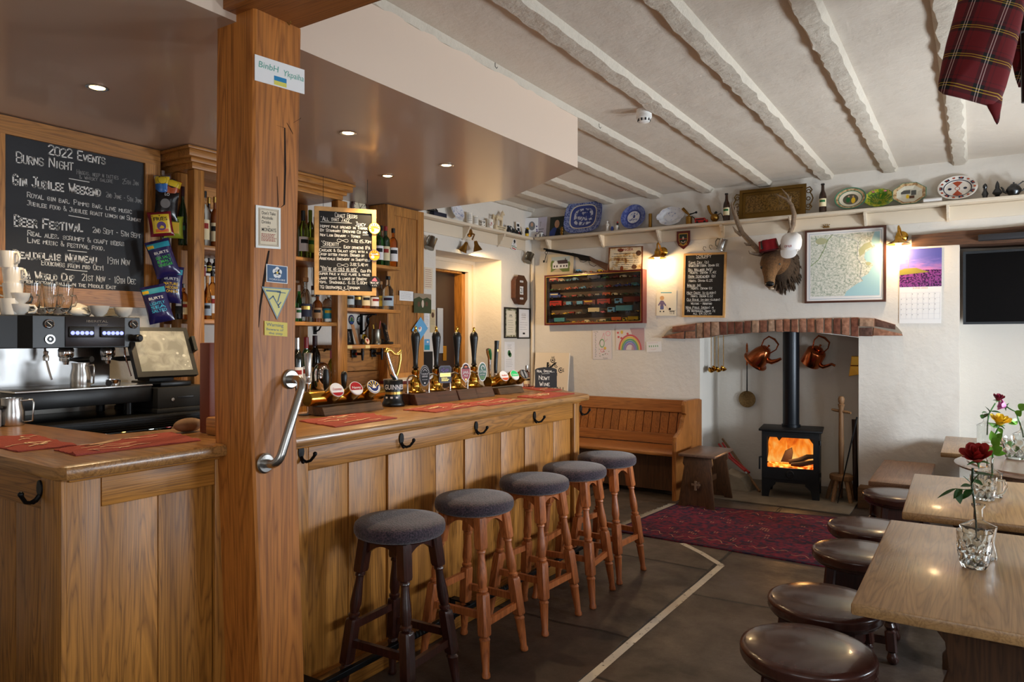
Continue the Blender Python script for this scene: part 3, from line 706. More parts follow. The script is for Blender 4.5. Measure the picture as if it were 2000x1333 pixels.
MB().box(-.015,.015,-.4,.4,.3,.38).build('rail',DARKW,t,local=True)
p=onZ(1692,998,0);mb=MB().m(wood('crate_wood',(70,46,26),(116,82,48),'x',.7)).box(p.x-.075,p.x+.08,YB-.16,YB-.005,0,.185,.006);tag(mb.build('wooden_block'),'rough square wooden block on the floor at the foot of the chimney pier','block')
# settle
sx1=-2.30;sx0=-4.1
t=thing('settle','varnished pine settle with boarded back behind the end of the bar','settle',(-3.2,6.7,0))
MB().box(sx0+.04,sx1-.042,6.34,6.86,.40,.432,.01).build('seat',PINEX,t)
def by(z):return 6.9+.13*(z-.43)/.43
def bkbox(mb,x0,x1,z0,z1,th=.022,off=0.):mb.prism([(x0,by(z0)+off,z0),(x1,by(z0)+off,z0),(x1,by(z1)+off,z1),(x0,by(z1)+off,z1)],(0,th,0),.003);return mb
bkbox(MB(),sx0+.04,sx1-.042,.745,.865,.04,-.012).build('top_rail',PINEX,t,smooth=0)
bkbox(MB(),sx0+.04,sx1-.042,.432,.53,.04,-.012).build('bottom_rail',PINEX,t,smooth=0)
nb=19;bw=(sx1-.042-sx0-.04)/nb
for i in range(nb):bkbox(MB(),sx0+.04+bw*i+.003,sx0+.04+bw*(i+1)-.003,.53,.745,.016).build('back_board',PINE,t,smooth=0)
bkbox(MB(),sx0+.04,sx1-.042,.53,.745,.004,.017).build('back_panel',DARKW,t,smooth=0)
MB().box(sx0+.04,sx1-.042,6.5,6.53,.05,.399).build('plinth',DARKW,t)
def end_panel(x):
    pf=[(6.33,0),(6.33,.45),(6.335,.53),(6.35,.58),(6.39,.6),(6.44,.615),(6.5,.65),(6.53,.69),(6.545,.73),(6.58,.755),(6.6,.77),(6.575,.785),(6.57,.86),(6.6,.893),(6.66,.9),(6.98,.895),(7.06,.88),(7.06,0),(6.86,0),(6.83,.06),(6.56,.06),(6.53,0)]
    return MB().prism([(x,y,z) for y,z in pf],(.042,0,0),.005)
for x in (sx0,sx1-.042):end_panel(x).build('end_panel',PINE,t,smooth=30)
# oak side stool by the hearth
t=thing('side_stool','dark oak plank stool with pegged ends standing on the red rug edge','stool',(-2.05,6.43,0))
MB().box(-2.22,-1.89,6.15,6.71,.448,.472,.006).build('seat',wood('side_stool_top',(84,62,50),(120,92,76),'y',.35),t)
for y,d in ((6.19,1),(6.66,-1)):
    pf=[(-.165,0),(-.10,0),(-.085,.025),(.085,.025),(.10,0),(.165,0),(.12,.36),(.135,.385),(.125,.447),(-.125,.447),(-.135,.385),(-.12,.36)]
    MB().prism([(-2.055+a,y-.045*d*(1-z/.447),z) for a,z in pf],(0,.024*d,0),.003).build('end_board',DARKW,t,smooth=30)
MB().box(-2.075,-2.03,6.13,6.75,.18,.235,.004).build('stretcher',DARKW,t)
MB().box(-2.09,-2.015,6.128,6.142,.205,.222).box(-2.062,-2.046,6.122,6.142,.165,.245).build('wedge',mat('peg_wood',(112,88,68),.5),t)
# rug
m,nt,b=base('rug_red');co=objco(nt)
def vor(scale,metric='CHEBYCHEV'):
    v=N(nt,'ShaderNodeTexVoronoi',distance=metric,i_Scale=scale);nt.links.new(co,v.inputs['Vector']);return v
n1=N(nt,'ShaderNodeTexNoise',i_Scale=26.,i_Detail=5.);nt.links.new(co,n1.inputs['Vector'])
v1=vor(9.);v2=vor(17.,'MANHATTAN');n3=N(nt,'ShaderNodeTexNoise',i_Scale=3.,i_Detail=3.);nt.links.new(co,n3.inputs['Vector'])
c1=ramp(nt,n1.outputs[0],[(.38,lin((28,14,52))),(.47,lin((84,10,40))),(.7,lin((122,14,48)))])
c2=ramp(nt,v1.outputs[0],[(.1,(1,1,1)),(.16,(.3,.25,.6)),(.24,(.3,.25,.6)),(.3,(1,1,1))])
c3=ramp(nt,v2.outputs[0],[(.05,(1,1,1)),(.075,(0,0,0))])
mm=N(nt,'ShaderNodeMixRGB',blend_type='MULTIPLY');mm.inputs[0].default_value=.9;nt.links.new(c1,mm.inputs[1]);nt.links.new(c2,mm.inputs[2])
mm2=N(nt,'ShaderNodeMixRGB');nt.links.new(c3,mm2.inputs[0]);nt.links.new(mm.outputs[0],mm2.inputs[1]);mm2.inputs[2].default_value=(*lin((190,140,120)),1)
nt.links.new(mm2.outputs[0],b.inputs['Base Color']);b.inputs['Roughness'].default_value=1;bump(nt,b,n1.outputs[0],.6,.004);RUG=m
NAVY=mat('rug_navy',(34,20,46),.95,bmp=.5,bscale=200);TANW=mat('rug_wool_tan',(176,128,104),.95)
q=[onZ(1196,1038,0),onZ(1322,986,0),Vector((-.55,6.55,0)),Vector((-.45,5.02,0))]
A,B_,Cc,D=[Vector((v_.x,v_.y,0)) for v_ in q]
t=thing('rug','dark red patterned wool rug on the flagstones before the wood burner','rug',(-1.4,5.8,0))
def quadp(a,c):return (A*(1-a)+D*a)*(1-c)+(B_*(1-a)+Cc*a)*c
def patch(mb,a0,a1,c0,c1,z0,z1):mb.prism([quadp(a0,c0)+Vector((0,0,z0)),quadp(a1,c0)+Vector((0,0,z0)),quadp(a1,c1)+Vector((0,0,z0)),quadp(a0,c1)+Vector((0,0,z0))],(0,0,z1-z0))
mb=MB();patch(mb,0,1,0,1,.001,.009);mb.build('field',RUG,t,smooth=0)
mb=MB().m(NAVY)
for a0,a1,c0,c1 in ((.004,.996,.004,.02),(.004,.996,.98,.996),(.004,.012,.02,.98),(.988,.996,.02,.98)):patch(mb,a0,a1,c0,c1,.0092,.0098)
mb.bw('border',t,0)
mb=MB().m(TANW)
for c,s in ((.12,1),(.88,1)): # running zigzag lines inside the border
    pts=[]
    for i in range(58):a=.05+.9*i/57;pts.append(quadp(a,c+(.018 if (i//2) % 2 else -.018)+.03*math.sin(i*.4)))
    for i in range(0,57):
        if i % 5==4:continue
        d=(pts[i+1]-pts[i]);n_=Vector((-d.y,d.x,0)).normalized()*.003;mb.face([mb.bm.verts.new(v_+Vector((0,0,.0101))) for v_ in (pts[i]-n_,pts[i+1]-n_,pts[i+1]+n_,pts[i]+n_)])
for i in range(46): # scattered four petal motifs
    a,c=random.uniform(.06,.94),random.uniform(.18,.82);P_=quadp(a,c);r=.022
    for k in range(4):
        g=PI/4+k*PI/2;d=Vector((math.cos(g),math.sin(g),0));n_=Vector((-d.y,d.x,0));mb.face([mb.bm.verts.new(P_+v_+Vector((0,0,.0101))) for v_ in (d*.005,d*.014+n_*.006,d*r,d*.014-n_*.006)])
mb.bw('motif_pattern',t,0)
mb=MB().m(mat('rug_fringe',(176,166,150),1))
for i in range(110):
    c=i/109;p=quadp(0,c);d=(quadp(0,c)-quadp(1,c)).normalized();mb.prism([p+Vector((0,0,.002)),p+Vector((0,.006,.002)),p+d*random.uniform(.05,.075)+Vector((random.uniform(-.006,.006),random.uniform(-.01,.01),.002))],(0,0,.004))
fo=mb.bw('fringe',t,0)
# worn white line painted on the flags
m,nt,b=base('worn_line_paint');n=N(nt,'ShaderNodeTexNoise',i_Scale=34.,i_Detail=6.,i_Roughness=.7);nt.links.new(objco(nt),n.inputs['Vector'])
b.inputs['Base Color'].default_value=(*lin((206,196,182)),1);b.inputs['Roughness'].default_value=.8
nt.links.new(ramp(nt,n.outputs[0],[(.35,(0,0,0)),(.41,(1,1,1))]),b.inputs['Alpha'])
pts=[onZ(1332,1062,0),onZ(1370,1081,0),onZ(1409,1105,0),onZ(1366,1142,0),onZ(1250,1240,0),onZ(1140,1335,0),onZ(1060,1400,0)]
mb=MB().m(m)
for i in range(len(pts)-1):
    d=pts[i+1]-pts[i];n_=Vector((-d.y,d.x,0)).normalized()*.022;mb.face([mb.bm.verts.new(v_+Vector((0,0,.0015))) for v_ in (pts[i]-n_,pts[i+1]-n_,pts[i+1]+n_,pts[i]+n_)])
struct(mb.build('floor_line',smooth=0))
# ------------------------------------------------------------------ wood burner
t=thing('wood_burner','black cast iron wood burning stove alight under the brick lintel','stove',(-1.44,6.97,.012),.13)
STOVE=mat('stove_iron',(20,20,22),.5,.3)
w2=.25
MB().box(-w2,w2,0,.02,.16,.615).box(-w2,w2,.36,.38,.16,.615).box(-w2,-w2+.02,.02,.36,.16,.615).box(w2-.02,w2,.02,.36,.16,.615).box(-w2,w2,0,.38,.14,.165).bl('body',t,0).data.materials[0]=STOVE
b_=t.children[-1]
# front face needs an opening: rebuild the body as frame pieces
bpy.data.objects.remove(b_)
mb=MB().m(STOVE)
mb.box(-w2,w2,.36,.38,.14,.615).box(-w2,-w2+.02,.0,.36,.14,.615).box(w2-.02,w2,.0,.36,.14,.615).box(-w2+.02,w2-.02,.0,.36,.14,.165).box(-w2+.02,w2-.02,0,.36,.58,.615).box(-w2+.02,w2-.02,-.002,.02,.14,.2)
mb.bl('body',t,0)
MB().m(STOVE).box(-w2-.025,w2+.025,-.03,.39,.615,.635,.004).bl('top_plate',t)
dx,z0,z1=.243,.175,.592
mb=MB().m(STOVE);fr=Fr((-dx,0,z0),(1,0,0),(0,0,1),(0,-1,0))
W_,H_=2*dx,z1-z0
slab(mb,fr,0,0,W_,.105,0,.022);slab(mb,fr,0,H_-.03,W_,H_,0,.022);slab(mb,fr,0,.105,.045,H_-.03,0,.022);slab(mb,fr,W_-.045,.105,W_,H_-.03,0,.022)
do=mb.bl('door',t,0)
MB().m(STOVE).lathe([(0,0),(.036,0),(.036,.006),(.03,.012),(.026,.012),(.024,.008),(0,.008)],(0,-.022,z0+.05),24,(0,-1,0)).box(-.016,.016,-.034,-.028,z0+.044,z0+.056).bl('air_control',do)
MB().m(PANEM).box(-dx+.03,dx-.03,-.008,-.006,z0+.105,z1-.03).bl('glass_pane',do)
mb=MB().m(STOVE).tube([(-dx-.012,-.02,.37),(-dx-.02,-.045,.372),(-dx-.02,-.05,.34),(-dx-.02,-.05,.26)],.009,8);mb.bl('handle',do)
for zz in (.24,.53):MB().m(STOVE).cyl((dx+.012,-.012,zz-.02),(dx+.012,-.012,zz+.02),.01).bl('hinge',do)
for sx in (-1,1):
    for y in (0,.35):
        pts=[(sx*w2,y,0),(sx*(w2-.06),y,0),(sx*(w2-.075),y,.08),(sx*(w2-.12),y,.12),(sx*(w2-.12),y,.14),(sx*w2,y,.14)]
        MB().m(STOVE).prism(pts,(0,.03,0)).bl('leg',t,0)
MB().m(STOVE).box(-w2+.02,w2-.02,.325,.36,.165,.595).build('fire_back',mat('soot',(40,24,16),.9),t,local=True)
FLUE=mat('flue_enamel',(18,22,28),.32,.4)
MB().m(FLUE).lathe([(.085,.635),(.085,.66),(.075,.662),(.075,1.545)],(-.01,.25,0),28).bl('flue_pipe',t)
# fire: logs, embers and flame tongues
LOG=mat('charred_log',(34,18,12),.9,bmp=.8,bscale=30)
mb=MB().m(LOG).tube([(-.02,.12,.315),(.07,.14,.335),(.14,.16,.37),(.2,.17,.375)],[.022,.026,.024,.02],9);mb.bl('log',t)
mb=MB().m(LOG).tube([(.0,.08,.295),(.1,.09,.31),(.2,.1,.335)],[.02,.024,.02],9);mb.bl('log',t)
MB().m(LOG).prism([(-.1,.2,.3),(-.005,.2,.3),(.01,.2,.39),(.0,.2,.44),(-.06,.2,.405)],(0,.05,0),.006).bl('log',t)
EMB=mat('embers',(255,120,30),.9,emit=1.6,bmp=.6);nt=EMB.node_tree;b=nt.nodes['Principled BSDF']
n=N(nt,'ShaderNodeTexNoise',i_Scale=30.,i_Detail=4.);nt.links.new(objco(nt),n.inputs['Vector']);nt.links.new(ramp(nt,n.outputs[0],[(.38,lin((40,6,0))),(.52,lin((255,96,14))),(.68,lin((255,210,110)))]),b.inputs['Emission Color'])
mb=MB().m(EMB);rg=[]
for i in range(11):
    x=-.215+.43*i/10;rg.append([(x,.03+.29*j/7,.285+.012*noise.noise((x*20,j*1.3,0))) for j in range(8)]+[(x,.32,.17),(x,.03,.17)])
mb.rings(rg).bl('ember_bed',t,60)
m,nt,b=base('flame');nt.nodes.remove(b);out=nt.nodes['Material Output']
em=N(nt,'ShaderNodeEmission');tr=N(nt,'ShaderNodeBsdfTransparent');mx=N(nt,'ShaderNodeMixShader')
tc=N(nt,'ShaderNodeTexCoord');mp=N(nt,'ShaderNodeMapping');mp.inputs['Scale'].default_value=(9,9,4.5);nt.links.new(tc.outputs['Object'],mp.inputs[0])
n=N(nt,'ShaderNodeTexNoise',i_Scale=1.2,i_Detail=4.,i_Distortion=.9);nt.links.new(mp.outputs[0],n.inputs['Vector'])
sp=N(nt,'ShaderNodeSeparateXYZ');nt.links.new(tc.outputs['Object'],sp.inputs[0])
mr=N(nt,'ShaderNodeMapRange');mr.inputs['From Min'].default_value=.3;mr.inputs['From Max'].default_value=.6;mr.inputs['To Min'].default_value=.26;mr.inputs['To Max'].default_value=-.06;nt.links.new(sp.outputs['Z'],mr.inputs[0])
ad=N(nt,'ShaderNodeMath',operation='ADD');nt.links.new(n.outputs[0],ad.inputs[0]);nt.links.new(mr.outputs[0],ad.inputs[1])
nt.links.new(ramp(nt,ad.outputs[0],[(.3,lin((120,18,0))),(.45,lin((226,84,8))),(.62,lin((255,140,36))),(.85,lin((255,205,110)))]),em.inputs[0]);em.inputs[1].default_value=1.0
nt.links.new(ramp(nt,ad.outputs[0],[(.3,(.04,)*3),(.55,(.85,)*3)]),mx.inputs[0]);nt.links.new(tr.outputs[0],mx.inputs[1]);nt.links.new(em.outputs[0],mx.inputs[2]);nt.links.new(mx.outputs[0],out.inputs[0])
FLAME=m
for i in range(5): # tongues of flame, each a rounded leaf with its own thickness
    cx_,cy_,h,wd=[(-.15,.25,.3,.1),(-.06,.27,.31,.1),(.05,.25,.31,.11),(.14,.24,.3,.1),(.0,.28,.3,.21)][i]
    rg=[]
    for k in range(15):
        f=k/14;r=wd*(math.sin(PI*min(1,f*.75+.25))**.8)*(1-f*.55)+.001;ox=.02*math.sin(f*6+i*2)
        rg.append([(cx_+ox+r*math.cos(a),cy_+.3*r*math.sin(a),.29+h*f) for a in [2*PI*j/14 for j in range(14)]])
    MB().m(FLAME).rings(rg).bl('flame',t,80)
lo=lamp('fire_light','POINT',(0,.12,.42),5,(1,.5,.16),shadow_soft_size=.08);lo.parent=t
# ------------------------------------------------------------------ things hung and stood about the hearth
HOOKM=IRON
for i,(u,v) in enumerate(((1389,722),(1396,719),(1403,721),(1413,719))):
    Y=7.22+.02*i;p=onY(u,v,Y);tp_=1.56
    t=thing('ladle',['long brass ladle hanging nearest the white reveal under the lintel','long brass ladle hung second from the white reveal','long brass ladle hung third from the white reveal','long brass ladle hung farthest from the reveal, apart from the other three'][i],'ladle',(p.x,Y,p.z),.4,'brass ladles under the lintel')
    MB().m(BRASSD).tube([(0,0,.015),(0,0,tp_-p.z)],.0035,6).tube([(0,0,tp_-p.z),(0,-.01,tp_-p.z+.012),(0,-.02,tp_-p.z)],.003,6).bl('handle',t)
    MB().m(BRASS).lathe([(.0,-.032),(.02,-.028),(.03,-.014),(.034,.004),(.032,.004),(.028,-.012),(.018,-.025),(0,-.029)],(0,-.022,0),18,(.5,-.25,.7)).bl('bowl',t)
YF=7.72
p=onY(1460,780,YF);t=thing('skimmer','old brass skimmer with a long dark handle on the hearth back wall','skimmer',(p.x,YF-.02,p.z))
MB().m(mat('skimmer_brass',(120,96,60),.5,.8,bmp=.6,bscale=70,var=.3)).lathe([(0,0),(.075,0),(.086,.006),(.088,.012),(.08,.012),(.07,.006),(0,.006)],(0,.015,0),30,(0,-1,0)).bl('pan',t)
MB().m(IRON).prism([(-.006,-.002,.08),(.006,-.002,.08),(.004,-.002,.36),(-.004,-.002,.36)],(0,.006,0)).bl('handle',t)
MB().m(COPPER).prism([(-.008,-.003,.36),(.008,-.003,.36),(.01,-.003,.57),(.0,-.003,.6),(-.01,-.003,.57)],(0,.007,0)).bl('grip',t)
def kettle(u,v,Y,rot,label,spoutdir,R=.105,flare=True):
    p=onY(u,v,Y);t=thing('kettle',label,'kettle',p,rot=rot,group='copper kettles over the stove')
    pr=[(0,-.1),(R+.035,-.1),(R+.035,-.088),(R+.012,-.078),(R+.004,-.03),(R-.01,.03),(R-.035,.08),(R-.05,.095),(0,.098)] if flare else [(0,-.09),(R,-.09),(R+.003,-.084),(R-.004,.055),(R-.012,.07),(R-.04,.082),(0,.085)]
    MB().m(COPPER).lathe(pr,n=32).bl('body',t,50)
    MB().m(COPPER).lathe([(R-.055,.09),(R-.052,.1),(.02,.108),(0,.11)],n=24).lathe([(.006,.105),(.005,.122),(.012,.13),(.01,.14),(0,.144)],n=12).bl('lid',t)
    s=spoutdir
    sp=[(s*(R-.02),0,-.05),(s*(R+.03),0,-.045),(s*(R+.06),0,-.01),(s*(R+.085),0,.03),(s*(R+.12),0,.035)] if not flare else [(s*(R-.02),0,.0),(s*(R+.03),0,.02),(s*(R+.06),0,.07),(s*(R+.075),0,.11)]
    MB().m(COPPER).tube(sp,[.026,.02,.015,.012,.012],12).bl('spout',t) if not flare else MB().m(COPPER).tube(sp,[.03,.026,.018,.014],12).bl('spout',t)
    MB().m(COPPER).tube([(-(R-.04),0,.08),(-(R-.02),0,.15),(-.06,0,.21),(0,0,.225),(.06,0,.21),((R-.02),0,.15),((R-.04),0,.08)],[.006,.006,.009,.011,.009,.006,.006],10).bl('handle',t)
    return t
kettle(1486,694,7.55,(.3,.72,.1),'flared copper kettle hanging tilted beside the stove pipe above the skimmer',1,.096)
kettle(1590,696,7.57,(.3,.58,-.1),'round copper kettle with a curved spout hanging on the far side of the stove pipe',1,.096,False)
p=onY(1672,715,7.3);t=thing('brass_scoop','square brass scoop hanging against the pier edge inside the hearth','scoop',p)
MB().m(BRASS).prism([(-.05,0,0),(.03,0,0),(.03,0,.09),(-.04,0,.09)],(0,.09,0),.006).bl('body',t,0)
MB().m(BRASS).prism([(-.06,-.02,-.1),(.03,-.02,-.08),(.03,0,0),(-.05,0,.0)],(0,.09,0),.004).bl('lip',t,0)
DOLLY=wood('dolly_wood',(96,66,40),(150,112,74),'z',.6,knots=False)
t=thing('washing_dolly','old wooden washing dolly with a cross handle standing beside the stove','washing dolly',(-1.03,7.14,.012))
MB().lathe([(0,.19),(.095,.19),(.1,.2),(.1,.23),(.09,.24),(0,.242)],n=24).build('disc',DOLLY,t,local=True)
MB().lathe([(.022,.24),(.024,.5),(.021,.75),(.02,.84),(.026,.86),(.03,.875),(.018,.885),(.026,.9),(.028,.93),(.02,.95),(0,.955)],n=18).build('shaft',DOLLY,t,local=True)
MB().tube([(-.085,.03,.825),(-.06,.02,.82),(0,0,.815),(.06,-.02,.81),(.085,-.03,.805)],[.01,.013,.014,.013,.01],10).build('handle',DOLLY,t,local=True)
for k in range(5):
    a=2*PI*k/5+.5;d=Vector((math.cos(a),math.sin(a),0));MB().tube([d*.065+Vector((0,0,.195)),d*.1+Vector((0,0,.09)),d*.125],[.019,.019,.017],10).build('leg',DOLLY,t,local=True)
a,c=onY(1674,815,7.0),onZ(1636,985,.012);c=Vector((c.x,c.y,.02))
mb=MB().m(IRON).tube([c,c.lerp(a,.5),a],[.004,.006,.008],8);tag(mb.build('poker'),'thin black poker leaning on the pier beside the washing dolly','poker')
p=Vector((-.91,7.2,.013));mb=MB().m(mat('bellows_leather',(44,26,18),.5));rg=[]
for k,(z,rx) in enumerate([(0,.015),(.06,.05),(.16,.065),(.28,.06),(.4,.035),(.5,.018),(.7,.014),(.74,.016)]):rg.append([(p.x-.005+.022*math.cos(g)-.02*z,p.y+rx*math.sin(g),p.z+z) for g in [2*PI*j/12 for j in range(12)]])
tag(mb.rings(rg).build('bellows',smooth=60),'dark leather bellows propped against the inner side of the pier','bellows')
p=onZ(1442,958,.012);mb=MB().m(mat('hearth_rock',(150,138,118),.9,bmp=.8,bscale=14,var=.15))
q=[Vector((p.x+x,p.y+y+.06,z)) for x,y,z in ((-.11,-.08,.013),(.11,-.09,.013),(.13,.08,.013),(-.12,.08,.013))];q2=[Vector((p.x+x,p.y+y+.06,z)) for x,y,z in ((-.12,-.06,.17),(.02,-.07,.13),(.06,.06,.15),(-.1,.07,.2))]
mb.rings([q,[a.lerp(c,.5)+Vector((.01,0,0)) for a,c in zip(q,q2)],q2]);tag(mb.build('hearth_rock',smooth=0),'pale rough stone block on the hearth beside the stove','rock')
a,c=Vector((p.x+.2,p.y+.02,.02)),onY(1411,858,7.6)
t=thing('walking_stick','weathered wooden stick leaning in the hearth corner behind the side stool','stick',a);MB().m(DOLLY).tube([a,a.lerp(c,.4),a.lerp(c,.7)+Vector((.005,0,.0)),c],[.012,.014,.013,.011],8).bw('shaft',t)
m_=a.lerp(c,.33);MB().m(STEEL).tube([m_+(a-c).normalized()*.02,m_-(a-c).normalized()*.02],.016,10).bw('ferrule',t)
a,c=Vector((p.x+.02,p.y+.0,.19)),onY(1404,868,7.45);t=thing('hearth_tongs','red handled tongs lying across the stone block in the hearth','tongs',a)
MB().m(RED).tube([a+Vector((.05,-.02,.02)),a.lerp(c,.5),c],.011,8).bw('handle',t);MB().m(RED).tube([a+Vector((.08,.02,.0)),a.lerp(c,.5)+Vector((.02,.03,0)),c+Vector((.03,.03,.01))],.011,8).bw('handle',t)
# ------------------------------------------------------------------ behind the bar
def onfr(fr,pts):return pts
# black back counter with bottle fridges, then the oak back counter
t=thing('bottle_fridge','black bottle fridge counter under the coffee machine','fridge',(-3.8,1.8,0))
MB().m(BLACK).box(-4.1,-3.56,1.51,2.8,1.03,1.10,.006).bw('worktop',t)
mb=MB().m(BLACK)
for k in range(5):mb.box(-3.562,-3.552,1.51,2.8,1.04+.011*k,1.046+.011*k)
mb.bw('ribbed_edge',t,0)
MB().m(BLACK).box(-4.1,-4.06,1.51,2.8,0,1.03).box(-4.06,-3.62,1.51,1.54,0,1.03).box(-4.06,-3.62,2.77,2.8,0,1.03).box(-4.06,-3.62,1.54,2.77,0,.08).bw('body',t,0)
for y0,y1 in ((1.55,2.14),(2.16,2.76)):
    mb=MB().m(BLACK);fr=fr_left(y0,.1,-3.62);framed(mb,fr,y1-y0,.92,.035,0,.03);d_=mb.bw('door',t,0)
    MB().m(PANEM).box(-3.61,-3.606,y0+.035,y1-.035,.135,.985).bw('glass_pane',d_)
lamp('fridge_light','AREA',(-3.68,2.1,1.0),5,(.9,1,.98),(0,.35,0),shape='RECTANGLE',size=.05,size_y=1.1)
t=thing('back_counter','oak back counter under the bottle shelves and beside the doorway','counter',(-4.1,3.8,0))
MB().m(OAKTOP).box(-4.30,-3.88,2.81,4.90,1.08,1.12,.006).bw('worktop',t)
MB().m(OAK).box(-4.30,-3.92,2.81,4.90,0,1.079).bw('carcass',t)
# wooden dado behind the taps
mb=MB().m(SHELFW);t=thing('wooden_dado','oak wall panel behind the two black wall taps','panel',(-4.25,4.0,1.3))
for z0,z1 in ((1.121,1.225),(1.23,1.40),(1.403,1.425)):mb.box(-4.319,-4.20-(.012 if z0<1.4 and z0>1.2 else 0),3.74,4.44,z0,z1,.003)
mb.bw('boards',t,0)
# bottle shelving
t=thing('bottle_shelves','oak back bar shelving with a moulded crown, two bays of spirit bottles','shelf',(-4.05,3.15,1.12))
XF=-3.87
def post_(u0,u1,v,X,z0=1.121,z1=2.498,d=.07):
    a,c=onX(u0,v,X).y,onX(u1,v,X).y;return (X-d,X,a,c,z0,z1)
MB().m(SHELFZ).box(*post_(379,400,450,XF),.006).bw('post',t)
MB().m(SHELFZ).box(*post_(660,679,600,XF),.006).bw('post',t)
MB().m(SHELFZ).box(-4.3,-4.22,2.53,2.6,1.121,2.498,.005).bw('post',t)
MB().m(SHELFZ).box(-4.3,-4.22,3.62,3.7,1.121,2.498,.005).bw('post',t)
for (u,z0,z1) in ((350,1.121,2.498),):
    MB().m(SHELFZ).box(-4.10,-4.03,2.53,2.62,z0,z1,.004).bw('post',t)
for o_,z0,z1 in ((.0,2.50,2.535),(.02,2.535,2.56),(.05,2.56,2.60),(.065,2.60,2.617)):
    MB().m(SHELFW).box(-4.315,XF+o_,2.52-o_,3.72+o_,z0,z1,.004).bw('crown_moulding',t)
MB().m(SHELFW).box(-4.30,-4.28,2.6,3.62,2.36,2.5).bw('head_board',t)
SH={'hi':2.055,'lo':1.61}
for k,z in SH.items():MB().m(SHELFW).box(-4.30,XF-.01,2.56,3.70,z-.026,z,.003).bw('shelf',t)
MB().m(WHITE).box(-4.3,-4.2,2.6,3.6,1.905,1.92).build('ledge',mat('pale_ledge',(206,204,192),.5),t)
def bracket(y,z,x0=-4.29,d=.16):
    mb=MB().m(IRON);mb.box(x0,x0+.012,y-.012,y+.012,z-d,z);mb.box(x0,x0+d,y-.012,y+.012,z-.01,z)
    mb.tube([(x0+.01,y,z-d+.02),(x0+.05,y,z-d+.035),(x0+.09,y,z-.08),(x0+.075,y,z-.035),(x0+.12,y,z-.012)],.007,6);return mb
for y in (2.75,3.35):
    for z in SH.values():bracket(y,z-.027).bw('bracket',t,40)
# three short shelves to the right of the bay
for i,(z,lb) in enumerate(((2.075,'top oak wall shelf with three whisky bottles beside the craft beer board'),(1.725,'middle oak wall shelf of spirit bottles below the craft beer board'),(1.445,'lowest oak wall shelf with the cordless phone and tankard'))):
    s=thing('wall_shelf',lb,'shelf',(-4.15,4.1,z),0,'short oak shelves on iron brackets')
    MB().m(SHELFW).box(-4.315,-3.93,3.75,4.412,z-.028,z,.004).bw('board',s)
    for y in (3.85,4.35):bracket(y,z-.029,-4.318,.17).bw('bracket',s,40)
    if i==2:
        for u in (683,718):
            y=onX(u,675,-3.929).y;MB().m(mat('shelf_label',(214,190,130),.7)).box(-3.9295,-3.927,y-.024,y+.024,z-.026,z-.002).bw('label_strip',s)
# oak cupboard front beside the doorway
Yc0,Yc1=onX(757,500,-4.1).y,onX(828,500,-4.1).y
t=thing('tall_cupboard','tall oak cupboard with a panelled door beside the doorway','cupboard',(-4.2,4.65,1.12))
MB().m(OAK).box(-4.315,-4.13,Yc0,Yc1,1.121,2.615).bw('carcass',t)
MB().m(SHELFZ).box(-4.129,-4.1,Yc0,Yc0+.085,1.13,2.61,.003).box(-4.129,-4.1,Yc1-.085,Yc1,1.13,2.61,.003).box(-4.129,-4.1,Yc0+.086,Yc1-.086,2.53,2.61,.003).box(-4.129,-4.1,Yc0+.086,Yc1-.086,1.78,1.86,.003).box(-4.129,-4.1,Yc0+.086,Yc1-.086,1.13,1.2,.003).bw('door_frame',t,0)
MB().m(wood('pippy_oak',(112,68,28),(180,122,58),'z',.45,pores=1.)).box(-4.129,-4.112,Yc0+.086,Yc1-.086,1.86,2.53).box(-4.129,-4.112,Yc0+.086,Yc1-.086,1.2,1.78).bw('door_panel',t,0)
# ------------------------------------------------------------------ bottles
BG={'dkgreen':mat('bottle_dark_green',(22,48,20),.06,coat=.5),'green':glass('bottle_green',(60,170,70)),'amber':mat('bottle_amber',(120,58,18),.06,coat=.5),'brown':mat('bottle_brown',(46,22,10),.06,coat=.5),
      'clear':glass('bottle_clear',(236,240,236)),'black':mat('bottle_black',(16,16,18),.08,coat=.4),'wine':mat('bottle_wine',(20,24,16),.06,coat=.5),'olive':glass('bottle_olive',(130,150,50)),'whisky':glass('bottle_whisky',(216,140,60)),'rose':glass('bottle_rose',(240,190,170))}
PROF={'wine':[(0,.0),(.95,0),(1,.015),(1,.6),(.93,.66),(.6,.74),(.4,.78),(.38,.97),(.42,.975),(.42,1.),(0,1.)],
        'spirit':[(0,0),(.94,0),(1,.02),(1,.62),(.94,.68),(.62,.74),(.36,.78),(.34,.96),(.38,.97),(.38,1),(0,1)],
        'beer':[(0,0),(.94,0),(1,.02),(1,.56),(.86,.65),(.55,.74),(.44,.8),(.4,.96),(.46,.965),(.46,1),(0,1)],
        'tall':[(0,0),(.94,0),(1,.02),(1,.5),(.8,.62),(.42,.74),(.36,.8),(.34,1),(0,1)],
        'jug':[(0,0),(.94,0),(1,.03),(1,.5),(.9,.62),(.5,.72),(.34,.76),(.3,.92),(.4,.93),(.4,1),(0,1)]}
PROT={}
